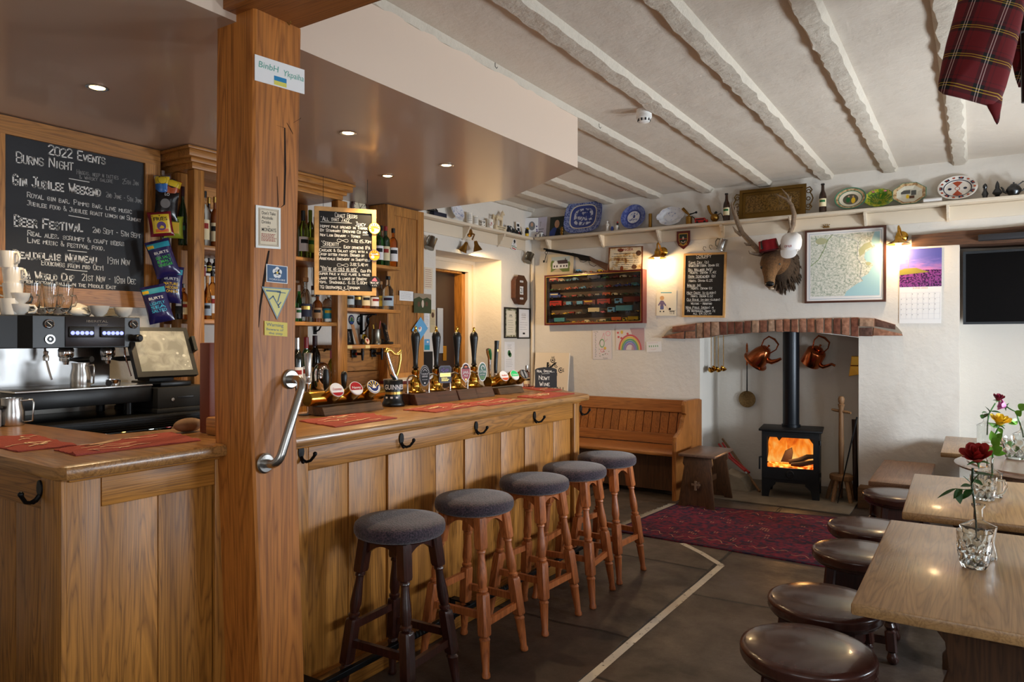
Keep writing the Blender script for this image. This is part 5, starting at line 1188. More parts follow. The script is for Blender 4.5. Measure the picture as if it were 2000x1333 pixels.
mb=MB().m(BLACK);slab(mb,sc,0,0,.345,.285,-.03,0);so=mb.bw('screen_case',t,0)
m,nt,b=base('till_screen');n=N(nt,'ShaderNodeTexNoise',i_Scale=14.,i_Detail=5.,i_Distortion=1.);nt.links.new(objco(nt),n.inputs['Vector'])
nt.links.new(ramp(nt,n.outputs[0],[(.4,lin((122,118,104))),(.7,lin((164,158,140)))]),b.inputs['Base Color']);b.inputs['Roughness'].default_value=.3;nt.links.new(b.inputs['Base Color'].links[0].from_socket,b.inputs['Emission Color']);b.inputs['Emission Strength'].default_value=.25
mb=MB().m(m);rect(mb,sc,.028,.03,.318,.262,.001);mb.m(mat('smear',(210,206,190),.8))
for x,y,r in ((.09,.235,.008),(.19,.215,.007),(.25,.13,.008),(.285,.115,.01),(.3,.08,.005),(.28,.06,.005),(.3,.05,.004)):disc(mb,sc,x,y,r,r*.8,.0014,10)
mb.bw('screen',so,0)
mb=MB().m(BLACK);slab(mb,Fr(sc.p(.346,.14),sc.x,sc.y),0,0,.02,.085,-.02,.02);mb.bw('card_reader',t,0)
# chrome ice bucket
p=onX(627,765,-3.6);p=Vector((-3.98,onX(629,740,-3.98).y,1.121))
t=thing('cocktail_bucket','domed chrome bucket standing under the gin shelf','bucket',p)
MB().m(CHROME).lathe([(0,0),(.035,0),(.05,.02),(.062,.07),(.066,.115),(.064,.118),(0,.118)],n=30).bl('body',t,50);MB().m(CHROME).lathe([(0,.1185),(.064,.1185),(.062,.14),(.05,.175),(.03,.195),(0,.203)],n=30).bl('lid',t,60)

y0,y1=onX(772,750,-3.95).y,onX(842,750,-3.95).y
t=thing('menu_folder','dark red menu folder with white sheets on the back counter behind the hand pumps','menu',(-4.0,(y0+y1)/2,1.1205));MB().m(MAR_ := mat('folder_red',(96,30,34),.5)).box(-4.12,-3.91,y0,y1,1.1208,1.145,.003).bw('folder',t);MB().m(PAPER).prism([(-4.1,y0+.02,1.1455),(-3.92,y0+.05,1.1455),(-3.92,y1-.02,1.1455),(-4.1,y1-.04,1.1455)],(0,0,.014)).bw('sheets',t,0)
# ------------------------------------------------------------------ beer pumps and tap bars
class Cyl:
    """a frame wrapped round an upright cylinder; a = arc length from angle a0"""
    def __init__(s,c,r,a0):s.c,s.r,s.a0=Vector(c),r,a0
    def p(s,a,b,h=0.):q=s.a0+a/s.r;return s.c+Vector(((s.r+h)*math.cos(q),(s.r+h)*math.sin(q),b))
def facing(p,deg):a=math.radians(deg);return Fr(p,(-math.sin(a),math.cos(a),0),(0,0,1),(math.cos(a),math.sin(a),0))
def outline(kind,w,h):
    if kind=='oval':return [(w*math.cos(2*PI*i/32),h*math.sin(2*PI*i/32)) for i in range(32)]
    if kind=='shield':return [(-w,-.2*h),(-w*1.02,.5*h),(-.7*w,.62*h)]+[(.7*w*math.cos(a),.62*h+.38*h*math.sin(a)) for a in [PI-PI*i/10 for i in range(11)]]+[(.7*w,.62*h),(w*1.02,.5*h),(w,-.2*h),(.8*w,-.55*h),(0,-h),(-.8*w,-.55*h)]
    return [(-.8*w,-h),(-w,-.8*h),(-w*.92,0),(-w,.75*h),(-.75*w,h),(.75*w,h),(w,.75*h),(.92*w,0),(w,-.8*h),(.8*w,-h)]
PB=wood('pump_base',(46,26,18),(84,50,34),'y',.3,knots=False,coat=.4)
def hand_pump(y,kind,label,deco):
    X=-2.72;t=thing('hand_pump',label,'beer pump',(X,y,ZT+.001),0,'hand pumps on the bar')
    MB().m(PB).prism([(-.10,-.098,0),(.10,-.098,0),(.075,-.098,.062),(-.08,-.098,.062)],(0,.195,0),.004).bl('base',t,0)
    MB().m(BRASS).lathe([(0,.063),(.06,.063),(.062,.068),(.04,.078),(.03,.1),(.036,.115),(.034,.13),(.02,.142),(.018,.165),(.024,.175),(.024,.19),(.014,.195),(0,.195)],n=26).bl('brass_clamp',t,50)
    MB().m(BLACK).lathe([(.011,.19),(.013,.2),(.019,.205),(.014,.215),(.014,.25),(.018,.3),(.026,.37),(.027,.385),(.022,.405),(.013,.415),(0,.417)],n=22).bl('handle',t,50)
    MB().m(BRASS).lathe([(.0,.415),(.013,.415),(.009,.423),(.006,.43),(.009,.437),(.006,.445),(0,.448)],n=14).bl('finial',t,60)
    MB().m(STEEL).tube([(-.0,-.07,.063),(-.0,-.07,.14),(.01,-.068,.158),(.03,-.06,.165),(.05,-.05,.155)],.005,8).bl('spout',t)
    fr=facing((.055,.012,.16),-22);w,h=(.033,.062) if kind != 'plate' else (.043,.052)
    mb=MB().m(deco[0]);mb.prism([fr.p(a,b,0) for a,b in outline(kind,w,h)],fr.n*.006);c=mb.bl('pump_clip',t,0)
    mb=MB().m(deco[1]);poly(mb,fr,[(a*.87,b*.89) for a,b in outline(kind,w,h)],.0068);deco[2](mb,fr);mb.bl('clip_print',c,0)
    MB().m(BRASS).tube([(.02,.0,.15),(.054,.012,.15)],.006,8).bl('clip_arm',t)
def d1(mb,f):
    mb.m(PAPER);typed(mb,f,'CHURCH',0,.006,.0085,.042,.0075,align='c');typed(mb,f,'LEDGE',0,-.008,.0085,.036,.0075,align='c');typed(mb,f,'SOUTH HAMS',0,-.024,.004,.034,.0075,align='c')
    ribbon(mb,f,[(-.01,.026),(0,.038),(.012,.026)],.002,.0075);rect(mb,f,-.004,-.046,.004,-.038,.0075)
    for i in range(11):a=PI*(.12+.76*i/10);rect(mb,f,.0255*math.cos(a)-.0014,.048*math.sin(a)-.002,.0255*math.cos(a)+.0014,.048*math.sin(a)+.002,.0075)
def d2(mb,f):
    mb.m(GOLD);rect(mb,f,-.036,-.014,.036,.008,.0073);mb.m(PURPLE)
    for i in range(9):disc(mb,f,random.uniform(-.025,.025),random.uniform(.016,.04),.007,.005,.0073,8)
    mb.m(INK);typed(mb,f,'DARTMOOR',0,-.008,.010,.062,.0078,align='c');mb.m(GOLD);textlines(mb,f,-.026,.026,-.04,-.024,3,.003,.0073)
def d3(mb,f):
    mb.m(INK);poly(mb,f,[(a*.84,b*.86) for a,b in outline('shield',.033,.062) if b>.02],.0073);mb.m(ORANGE);poly(mb,f,[(-.016,.036),(0,.046),(.016,.036),(0,.032)],.0077)
    mb.m(PAPER);typed(mb,f,'JAIL',0,-.004,.017,.047,.0077,.006,align='c');typed(mb,f,'ALE',0,-.022,.011,.028,.0077,.006,align='c');mb.m(GOLD);poly(mb,f,[(-.006,-.036),(.006,-.036),(0,-.05)],.0077)
def d4(mb,f):
    mb.m(PAPER);typed(mb,f,'OTTER',0,-.006,.013,.052,.0077,.005,align='c');typed(mb,f,'BITTER',0,-.022,.008,.036,.0077,align='c');annul(mb,f,.002,.026,.010,.014,1.1,.0077,20,-.5,4.4);disc(mb,f,.008,.036,.005,.004,.0077,10)
    mb.m(LIME);textlines(mb,f,-.018,.018,-.044,-.034,2,.003,.0077)
for y,k,lb,dc in ((3.18,'oval','hand pump with a slate black oval clip, closest to the silver harp tap',(GREYINK,INK,d1)),(3.37,'plate','hand pump with a dark purple clip crossed by a gold band',(mat('clip_purple',(40,28,50),.4),mat('clip_dark',(34,26,44),.5),d2)),(3.575,'shield','hand pump with a red shield clip',(PAPER,mat('clip_red',(150,30,38),.45),d3)),(3.755,'oval','hand pump with a green oval clip edged in white',(PAPER,mat('clip_green',(20,84,52),.45),d4))):
    hand_pump(y,k,lb,dc)
def tap_bar(label,y0,y1,X,badges,name='tap_bar'):
    t=thing(name,label,'tap bar',(X,(y0+y1)/2,ZT+.001));L_=(y1-y0)/2
    MB().m(wood('tap_base',(64,46,32),(110,82,58),'y',.35,knots=False)).prism([(-.05,-L_+.05,0),(.07,-L_+.05,0),(.05,-L_+.05,.04),(-.05,-L_+.05,.045)],(0,2*L_-.1,0),.003).bl('base',t,0)
    MB().m(BRASS).lathe([(0,0),(.034,0),(.036,.004),(.036,2*L_-.004),(.034,2*L_),(0,2*L_)],(0,-L_,.083),30,(0,1,0)).bl('brass_tube',t)
    for i,(yo,c0,c1,txt,lens) in enumerate(badges):
        d=Vector((.85,-.18,.5)).normalized();p0=Vector((.015,yo,.085));p1=p0+d*.075
        k=MB().m(BRASS).cyl(p0,p1,.038,.04,24).bl('lens_mount',t)
        y_=Vector((0,0,1))-d*d.z;y_.normalize();f=Fr(p1,y_.cross(d),y_,d)
        MB().m(CHROME if lens=='chrome' else PAPER).prism([f.p(.037*math.cos(2*PI*j/28),.037*math.sin(2*PI*j/28),0) for j in range(28)],d*.005).bl('badge',t,0);bd=t.children[-1]
        mb=MB().m(c0);disc(mb,f,0,0,.034,.034,.0058);mb.m(c1)
        if lens=='chrome':rect(mb,f,-.006,-.03,.006,.034,.0066);annul(mb,f,0,0,.03,.034,1,.0066)
        elif lens=='rays':
            for q in range(5):a=PI*(.15+.7*q/4);poly(mb,f,[(0,-.012),(.033*math.cos(a-.1),.033*math.sin(a-.1)),(.033*math.cos(a+.1),.033*math.sin(a+.1))],.0066)
            mb.m(PAPER);poly(mb,f,[(-.012,-.008),(0,.016),(.012,-.008)],.0072);annul(mb,f,0,0,.026,.032,1,.0066,20,PI,2*PI)
        else:
            if lens=='half':poly(mb,f,[(.034*math.cos(a),.034*math.sin(a)) for a in [-PI*.9+PI*.8*j/12 for j in range(13)]],.0064)
            else:poly(mb,f,[(.034*math.cos(a),.034*math.sin(a)) for a in [-PI*.85+PI*.7*j/12 for j in range(13)]],.0064)
            mb.m(c1 if lens != 'half' else PAPER);typed(mb,f,txt,0,-.003,.013,.05,.0072,.01,align='c',slant=.15)
        mb.bl('badge_print',bd,0)
    return t
LRED=mat('badge_red',(170,30,36),.4)
tb=tap_bar('brass tap bar with a white, a red and a blue and yellow badge',2.36,2.87,-2.70,[(-.125,PAPER,LRED,'Cruzcampo','w'),(.005,LRED,PAPER,'Nanny','half'),(.13,mat('badge_navy',(32,48,110),.4),YELLOW,'','rays')])
for u,v0,v1 in ((637,720,775),(672,725,770)):
    X=-2.78;p,q=onX(u,v0,X),onX(u,v1,X);MB().m(BLACK).lathe([(0,0),(.011,.0),(.009,.02),(.015,.06),(.017,.1),(.012,p.z-q.z-.005),(0,p.z-q.z)],(X,p.y,q.z),16).bw('tap_lever',tb,50)
p=onX(602,770,-2.76);t=thing('chrome_tap','tall chrome beer tap at the oak post end of the bar','tap',(-2.76,p.y,ZT+.001))
MB().m(BLACK).box(-.02,.02,-.005,.04,.045,.085,.003).bl('block',t)
MB().m(CHROME).lathe([(0,.0),(.006,.0),(.008,.05),(.012,.07),(.014,.1),(.012,.13),(.016,.15),(.016,.165),(.011,.17),(.012,.19),(0,.19)],n=18).bl('spout',t,50)
MB().m(STEEL).lathe([(0,.19),(.013,.19),(.014,.2),(.021,.3),(.019,.304),(0,.305)],n=22).bl('handle',t)
MB().m(BLACK).box(-.03,.03,-.05,.05,-.0,.003).bl('drip_plate',t)
t2=tap_bar('brass tap bar with a red badge, a lit green badge and a chrome end',3.91,4.31,-2.72,[(-.11,PAPER,mat('badge_orange',(214,84,44),.4),'Stowford','w'),(.02,mat('badge_lit_green',(40,170,90),.4,emit=.6),PAPER,'Carlsberg','half'),(.14,CHROME,INK,'','chrome')])
X=-2.79;p,q=onX(954,683,X),onX(957,735,X)
MB().m(CHROME).tube([(X,q.y,ZT+.11),(X,q.y-.005,q.z+.06),(X,p.y+.012,p.z-.06),(X,p.y,p.z-.02),(X+.006,p.y-.014,p.z)],[.009,.011,.012,.016,.014],12).bw('tap_lever',t2);MB().m(GREEN).tube([(X+.012,p.y+.012,p.z-.07),(X+.014,p.y+.002,p.z-.03),(X+.018,p.y-.012,p.z+.0)],[.006,.011,.01],10).bw('lever_inlay',t2)
p,q=onX(970,666,X),onX(968,738,X);MB().m(BLACK).tube([(X,q.y,ZT+.11),(X,q.y,q.z+.08),(X,p.y,p.z-.03),(X,p.y+.002,p.z)],[.011,.013,.015,.017],12).bw('tap_lever',t2);MB().m(GOLD).tube([(X,p.y,p.z-.075),(X,p.y,p.z-.06)],.0165,12).bw('lever_band',t2);MB().m(CHROME).tube([(X,q.y,ZT+.1),(X,q.y,q.z+.03)],.014,12).bw('lever_foot',t2)
# stout font with a harp
p=Vector((-2.72,onX(768,760,-2.72).y,ZT+.001));t=thing('stout_font','black round stout font topped by a silver and gold harp','beer font',p)
MB().m(BLACK).lathe([(0,0),(.06,0),(.064,.006),(.06,.02),(.052,.034),(.052,.066),(0,.066)],n=40).bl('base',t,50)
MB().m(GOLD).lathe([(.0,.0665),(.0535,.0665),(.0535,.08),(0,.08)],n=40).bl('gold_band',t);dr_=MB().m(BLACK).lathe([(0,.0805),(.053,.0805),(.053,.142),(.05,.145),(0,.145)],n=40).bl('drum',t,50)
a0=math.atan2(-p.y,-p.x);mb=MB().m(PAPER);typed(mb,Cyl((0,0,0),.0535,a0-.95),'GUINNESS',0,.094,.026,.13,.0006,.012)
for k in range(3):rect(mb,Cyl((0,0,0),.0525,a0-.3),.03*k-.03,.044,.03*k-.016,.054,.0006)
mb.bl('lettering',dr_,0)
hf=facing((0,0,.146),math.degrees(a0)+38)
def hp(a,b,h=0):return hf.p(a,b,h)
MB().m(CHROME).tube([hp(.02,0),hp(-.005,.03),hp(-.03,.1),hp(-.047,.15)],[.016,.017,.013,.012],12).bl('sound_box',t,60)
MB().m(GOLD).tube([hp(-.05,.15),hp(-.042,.165),hp(-.02,.163),hp(.005,.142),(hp(.03,.138)),hp(.05,.15),hp(.056,.165)],[.012,.014,.011,.009,.009,.01,.006],10).bl('neck',t,60)
MB().m(GOLD).tube([hp(.018,.01),hp(.038,.06),hp(.05,.11),hp(.05,.15)],[.008,.008,.008,.008],10).bl('pillar',t,60)
mb=MB().m(STEEL)
for k in range(7):f_=.15+.7*k/6;mb.tube([hp(.012-.055*f_,.02+.12*f_),hp(.048*f_**.3-.0,.02+.125*f_**.5+.0)],.0009,4)
mb.bl('string_pattern',t)
# small slate sign and the cream poster at the end of the bar
p=Vector((-2.74,4.5,ZT));f=Fr((-2.82,4.44,ZT+.001),(.95,.3,0),(-.02,.06,1));t=thing('slate_sign','small arched black slate sign with chalk writing standing at the free end of the bar','sign',f.o)
W0,W1=onX(1040,740,-2.8),onX(1080,740,-2.65);f=Fr((-2.79,W0.y+.02,ZT+.001),(.82,.57,0),(-.03,.05,1));sw=.165
mb=MB().m(SLATE);mb.prism([f.p(a,b) for a,b in [(0,0),(sw,0),(sw,.135)]+[(sw/2+sw/2*math.cos(q),.135+.02*math.sin(q)) for q in [PI*i/10 for i in range(1,10)]]+[(0,.135)]],f.n*.008);mb.bw('slate',t,0)
mb=MB().m(CHALK);hand(mb,f,'Real Special..',.015,.118,.016,.135,.0028,.0095);hand(mb,f,'Nowt',.03,.06,.03,.085,.0035,.0095);hand(mb,f,'Wine',.035,.015,.03,.08,.0035,.0095);ribbon(mb,f,[(.05,.105),(.11,.108)],.002,.0095);mb.bw('lettering',t,0)
a,c=onY(1045,690,7.03),onY(1111,691,7.03);f=Fr((a.x,6.99,.89),(1,.0,0),(0,.12,1),(0,-1,.12));pw,ph=c.x-a.x,a.z-.885
t=thing('cream_poster','cream board with an ornate black letter leaning on the wall behind the settle','poster',f.o)
mb=MB().m(mat('poster_cream',(236,220,196),.7));slab(mb,f,0,0,pw,ph,-.02,0);mb.bw('board',t,0)
mb=MB().m(INK);cx_,cy_=pw*.53,ph*.56;typed(mb,f,'K',cx_,cy_-.06,.15,.15,.001,align='c')
for q in range(4):
    for (r0,off,sg) in ((.03,.115,1),(.022,.07,-1),(.018,.15,1)):
        ang=PI/2*q+PI/4*(0 if off != .07 else 1);X_,Y_=cx_+off*math.cos(ang)*.95,cy_+off*math.sin(ang)*.95
        annul(mb,f,X_,Y_,r0*.7,r0,1,.0008,18,ang+sg,ang+sg*5.5);disc(mb,f,X_,Y_,r0*.35,r0*.35,.0008,10)
typed(mb,f,'KINGSTALL',pw*.06,.02,.04,pw*.88,.001);mb.bw('print',t,0)
# ------------------------------------------------------------------ chalkboards
def hpx(mb,plane,P0,text,a,c,hp_,lw,lift=.0012,jit=.05):
    """handwriting between two photo points on the plane"""
    p,q=plane(*a),plane(*c);d=q-p;L_=d.length;n_=P0
    f=Fr(p,d/L_,(0,0,1),n_);r_=(p-O0).length/ray(*a).length
    hand(mb,f,text,0,0,hp_*r_,L_,lw,lift,jit)
XBD=-4.085
t=thing('events_board','large framed chalkboard listing 2022 events on the wall above the coffee machine','chalkboard',(-4.12,2.0,2.15))
f=fr_left(1.545,1.675,-4.119);mb=MB().m(SHELFW);bw_,bh_=.905,.94;slab(mb,f,0,0,bw_,.092,0,.04);slab(mb,f,0,bh_-.092,bw_,bh_,0,.04);mb.m(SHELFZ);slab(mb,f,0,.092,.092,bh_-.092,0,.04);slab(mb,f,bw_-.092,.092,bw_,bh_-.092,0,.04);mb.bw('frame',t,0)
mb=MB().m(SLATE);slab(mb,f,.09,.09,bw_-.09,bh_-.09,0,.025);mb.bw('slate',t,0)
XS=-4.0935;pl=lambda u,v:onX(u,v,XS);nx=(1,0,0)
mb=MB().m(CHALK)
for txt,a,c,h,lw in (('2022 Events',(95,301),(207,322),17,.0065),('Burns Night',(32,317),(145,334),20,.0055),('Gin Jubilee Weekend',(25,360),(198,384),19,.0075),('Royal gin bar, Pimms bar, live music',(53,385),(258,418),10,.0035),('Jubilee food & Jubilee roast lunch on Sunday',(53,401),(276,434),9.5,.0035),
        ('Beer Festival',(28,441),(164,453),20,.008),('2nd Sept - 5th Sept',(181,454),(275,466),11,.0035),('Real ales, scrumpy & craft beers',(54,460),(243,481),10,.004),('Live music & festival food.',(54,474),(206,490),10,.004),('Beaujolais Nouveau',(27,504),(190,514),16,.0075),('19th Nov',(209,515),(255,519),13,.0035),('Bookings from mid Oct!',(81,518),(204,529),10,.004),
        ('Tea World Cup',(33,543),(146,550),15,.007),('21st Nov - 18th Dec',(160,548),(266,556),13,.0035),('Men kicking balls in the Middle East',(45,553),(227,565),8,.0035)):
    hpx(mb,pl,nx,txt,a,c,h,lw)
for a,c in (((135,349),(174,356)),((134,421),(174,428)),((132,489.5),(169,493)),((128,526.5),(170,530.5))):
    p,q=pl(*a),pl(*c);ribbon(mb,fr_left(0,0,XS),[(p.y,p.z),(q.y,q.z)],.004)
mb.m(CHALKG)
for txt,a,c,h,lw in (('Haggis, neep n tatties',(150,340),(232,351),9,.002),('& whisky galore',(155,349),(221,358),8,.0022),('25th Jan',(239,359),(271,363),10,.002),('2nd June - 5th June',(207,385),(278,398),10,.003)):hpx(mb,pl,nx,txt,a,c,h,lw)
mb.bw('lettering',t,0)
# craft beer board turned towards the room
ang=YAW-math.radians(68.6)+PI/2  # direction of its right edge, from +X
dirx=Vector((math.cos(math.radians(90)+YAW-math.radians(68.6)),math.sin(math.radians(90)+YAW-math.radians(68.6)),0))
pc=onX(675,492,-3.70);bw_,bh_=.425,.61
f=Fr(pc-dirx*bw_/2-Vector((0,0,bh_/2)),dirx,(0,0,1));t=thing('craft_board','pine framed blackboard listing craft beers hung in front of the bottle shelves','chalkboard',pc)
PINEF=mat('pale_pine',(214,164,100),.5,var=.12,bscale=30);mb=MB().m(PINEF);framed(mb,f,bw_,bh_,.03,-.01,.012);mb.bw('frame',t,0);mb=MB().m(CHALKB);slab(mb,f,.029,.029,bw_-.029,bh_-.029,-.008,.004);mb.bw('board',t,0)
mb=MB().m(IRON);zt_=2.62; 
for a in (.06,bw_-.06):mb.tube([f.p(a,bh_,0),Vector((*f.p(a,bh_,0).xy,2.619))],.0015,6)
mb.bw('hanging_wire',t)
mb=MB().m(CHALK);sx_,sy_=bw_/610,bh_/960
for txt,x,y,w_,h in (("Craft Beers",535,252,225,46),("'All that Jazz'",395,295,305,44),("Juicy",737,335,105,42),("Hoppy pale brewed in Thirsk",392,370,470,30),("By Stannary Brewing Co and",392,415,470,30),("New Lion Brewery - Totnes",392,465,395,28),("4.8% $5.70pt",693,520,207,32),("'Serenity'",400,568,195,50),("Easy drinking IPA",622,590,265,34),("Cascade & Galaxy hops with a",385,632,477,30),("Crisp bitter finish. Brewed by",380,675,450,30),("Abbeydale Brewery in Sheffield",385,722,505,30),("3.8% 5.40 pt",685,778,182,32),("'You're as cold as rice'",390,838,378,44),("Cold IPA",790,845,105,30),("Super pale w rice flake & maize",380,886,505,30),("Lager yeast & loads of Bohemy",378,935,475,30),("Hops. Smashable. 6.1% 5.80pt",380,980,480,32),("TQ Beerworks x Topsham",388,1035,392,32)):
    hand(mb,f,txt,(x-335)*sx_,(1105-y)*sy_,h*sy_,w_*sx_,.003,.0052)
for x0,x1,y in ((395,700,312),(400,592,585),(395,762,850),(810,865,432)):ribbon(mb,f,[((x0-335)*sx_,(1105-y)*sy_),((x1-335)*sx_,(1105-y+4)*sy_)],.003,.0052)
for x,y in ((610,505),(610,775),(620,1052)):ribbon(mb,f,[((x-335+55*math.sin(q))*sx_,(1105-y+16*math.sin(2*q))*sy_) for q in [2*PI*i/20 for i in range(21)]],.0025,.0052)
mb.bw('lettering',t,0)
for y,cols,lb in ((355,(YELLOW,PAPER,ORANGE,YELLOW),'round yellow and white beer badge at the top edge of the craft beer board'),(655,(PURPLE,YELLOW,ORANGE,PAPER),'round purple and yellow beer badge halfway down the craft beer board'),(950,(INK,INK,INK,PINK),'round black badge with a pink top at the foot of the craft beer board')):
    q=f.p((925-335)*sx_,(1105-y)*sy_,.0125);tb_=thing('beer_badge',lb,'badge',q);ff=Fr(q,f.x,f.y,f.n);r=.041;mb=MB().m(cols[0]);mb.prism([ff.p(r*math.cos(2*PI*i/28),r*math.sin(2*PI*i/28)) for i in range(28)],ff.n*.004);mb.bw('disc',tb_,0)
    mb=MB().m(cols[1]);disc(mb,ff,0,0,r*.9,None,.0046)
    if cols[0] is not INK:
        mb.m(cols[2])
        for k in range(7):a=PI*k/6;poly(mb,ff,[(0,0),(r*.85*math.cos(a-.12),r*.85*math.sin(a-.12)),(r*.85*math.cos(a+.12),r*.85*math.sin(a+.12))],.005)
        mb.m(cols[3]);rect(mb,ff,-.6*r,.1*r,.6*r,.35*r,.0056);disc(mb,ff,-.3*r,-.3*r,.3*r,None,.0056);mb.m(INK);textlines(mb,ff,-.5*r,.5*r,.16*r,.24*r,1,.1*r,.006)
    else:
        mb.m(PINK);poly(mb,ff,[(-.5*r,.1*r),(.5*r,.1*r),(.3*r,.5*r),(.1*r,.75*r),(-.25*r,.5*r)],.005);mb.m(PAPER);typed(mb,ff,"'RICE'",0,-.35*r,.34*r,1.5*r,.005,.01,align='c');typed(mb,ff,'6.1%',0,-.75*r,.26*r,.8*r,.005,align='c')
    mb.bw('print',tb_,0)
# wall clock behind the board
q=onX(702,408,-4.31);t=thing('wall_clock','round wall clock with a brown wooden rim half hidden by the craft beer board','clock',q)
f=Fr((-4.318,q.y,q.z),(0,1,0),(0,0,1),(1,0,0));MB().m(mat('clock_rim',(84,46,34),.35)).lathe([(.072,.004),(.098,0),(.104,.01),(.1,.03),(.086,.034),(.076,.02)],f.o,40,(1,0,0),cap=False).bw('rim',t,60)
mb=MB().m(mat('clock_face',(228,214,182),.5));disc(mb,f,0,0,.078,None,.012);mb.m(INK)
for k in range(12):a=PI/2-2*PI*k/12;ribbon(mb,f,[(.056*math.cos(a),.056*math.sin(a)),(.07*math.cos(a),.07*math.sin(a))],.005,.013)
mb.bw('face',t,0);mb=MB().m(INK);ribbon(mb,f,[(0,0),(.03,.035)],.004,.015);ribbon(mb,f,[(0,0),(-.02,.058)],.003,.015);mb.bw('hand',t,0)
# scrumpy board on the far wall
def wallpic(name,label,cat,q,Y,d=.012,group=None):
    """a hanging flat thing on the far wall from its photo corners (top left, top right, bottom right, bottom left)"""
    P4=[onY(u,v,Y) for u,v in q];o=P4[3];x=(P4[2]-P4[3]+P4[1]-P4[0])/2;w_=x.length;h_=((P4[0]-P4[3]).length+(P4[1]-P4[2]).length)/2;x.normalize()
    f=Fr(o,x,(-x.z,0,x.x),(0,-1,0));return thing(name,label,cat,o,0,group),f,w_,h_
Y1=YB-.012
t,f,w_,h_=wallpic('scrumpy_board','narrow pine framed blackboard listing scrumpy ciders beside the lit wall lamp','chalkboard',[(1337,494),(1418,493),(1418,619),(1333,620)],Y1)
mb=MB().m(PINEF);framed(mb,f,w_,h_,.02,-.01,.012);mb.bw('frame',t,0);mb=MB().m(CHALKB);slab(mb,f,.019,.019,w_-.019,h_-.019,-.01,.005);mb.bw('board',t,0)
mb=MB().m(CHALK)
for txt,x,y,w2_,h,ul in (('Scrumpy',.3,.925,.36,.055,1),('Sams Dry (d)',.12,.835,.5,.042,1),('Winkleigh cider, Devon 6%',.12,.79,.72,.034,0),('Bill Wallaker (m/s)',.12,.725,.58,.04,1),('Hunts, Devon 7.4%',.16,.68,.62,.034,0),('Barn Screacher (d)',.12,.62,.66,.042,1),('Hunts, Devon 6.2%',.14,.555,.56,.034,0),('Wibler (m)',.1,.48,.34,.042,1),('Hunts, Devon 6%',.2,.435,.5,.034,0),('Hazy Daizy (s-cloudy)',.1,.365,.7,.04,1),('Hunts, Devon 6.5%',.2,.315,.52,.034,0),('Old Rosie (m-dry-cloudy)',.1,.26,.8,.036,1),('Westons - Hereford',.2,.2,.5,.036,0),('Nova Pyrus (perry) m',.08,.135,.66,.04,1),('Mr Whiteheads, Hants 7%',.12,.085,.66,.034,0),('All $4.50 pt',.26,.045,.44,.034,0)):
    hand(mb,f,txt,x*w_,y*h_,h*h_*1.0,w2_*w_,.0032,.0065)
    if ul:ribbon(mb,f,[(x*w_,y*h_-.006),((x+w2_*.72)*w_,y*h_-.004)],.0022,.0065)
mb.bw('lettering',t,0)
# ------------------------------------------------------------------ papers pinned on the post
def postrect(u0,u1,vt,vb,X=XP):a,c=onX(u0,vt[0],X),onX(u1,vt[1],X);b_=onX(u0,vb[0],X);e=onX(u1,vb[1],X);return a,c,e,b_
def postsign(name,label,cat,u0,u1,vt,vb,m_,thick=.0012,lift=.0022,u_bot=None):
    a,c,e,b_=postrect(u0,u1,vt,vb);x=c-a;w_=x.length;x.normalize();h_=a.z-b_.z
    f=Fr((XP+lift,b_.y,b_.z),x,(0,0,1),(1,0,0));t=thing(name,label,cat,f.o);mb=MB().m(m_);slab(mb,f,0,0,w_,h_,0,thick);mb.bw('sheet',t,0);return t,f,w_,h_,thick
t,f,w_,h_,k=postsign('paper_sign','white paper with green blue lettering and a blue and yellow flag on the oak post','sign',496.5,593.5,(106,137),(157,184),PAPER)
mb=MB().m(mat('ink_teal',(96,168,150),.7));typed(mb,f,'BinbH',w_*.07,h_*.56,h_*.24,w_*.38,k+.0006,slant=.12);typed(mb,f,'Ykpaïha',w_*.55,h_*.5,h_*.24,w_*.43,k+.0006,slant=.12);mb.m(mat('flag_blue',(40,130,180),.7));rect(mb,f,w_*.37,h_*.22,w_*.62,h_*.4,k+.0006);mb.m(mat('flag_yellow',(218,208,96),.7));rect(mb,f,w_*.37,h_*.05,w_*.62,h_*.22,k+.0006);mb.bw('print',t,0)
t,f,w_,h_,k=postsign('monday_notice','framed old notice about drinking on Mondays pinned to the oak post','notice',498,546,(401,407),(484,490),WHITE,.004)
mb=MB().m(OFFWHITE);rect(mb,f,.08*w_,.05*h_,.92*w_,.95*h_,k+.0004)
mb.m(BROWN); 
for q in (.1,.14): 
    for (x0,y0_,x1,y1_) in ((q,q*.6,1-q,q*.6+.006),(q,1-q*.6-.006,1-q,1-q*.6),(q,q*.6,q+.012,1-q*.6),(1-q-.012,q*.6,1-q,1-q*.6)):rect(mb,f,x0*w_,y0_*h_,x1*w_,y1_*h_,k+.0008)
mb.m(INK); 
for s_,y,h,w2_ in (("Don't Take",.8,.075,.56),('Alcoholic',.69,.075,.46),('Drinks',.585,.075,.36),('on',.51,.035,.08),('MONDAYS',.4,.085,.58)):typed(mb,f,s_,.22*w_ if s_ != 'on' else .45*w_,y*h_,h*h_,w2_*w_,k+.0008,.006)
mb.m(REDINK);textlines(mb,f,.2*w_,.82*w_,.17*h_,.33*h_,6,.016*h_,k+.0008);mb.bw('print',t,0)
t,f,w_,h_,k=postsign('yorkshire_card','small blue card with a white rose emblem on the oak post','card',519,560.5,(516,521),(551,555),PAPER)
mb=MB().m(mat('card_blue',(62,92,128),.6));rect(mb,f,.04*w_,.04*h_,.96*w_,.96*h_,k+.0004);mb.m(PAPER);cx_,cy_=w_/2,h_*.58
for q in range(5):a=PI/2+2*PI*q/5;disc(mb,f,cx_+.011*math.cos(a),cy_+.011*math.sin(a),.010,None,k+.0008,14)
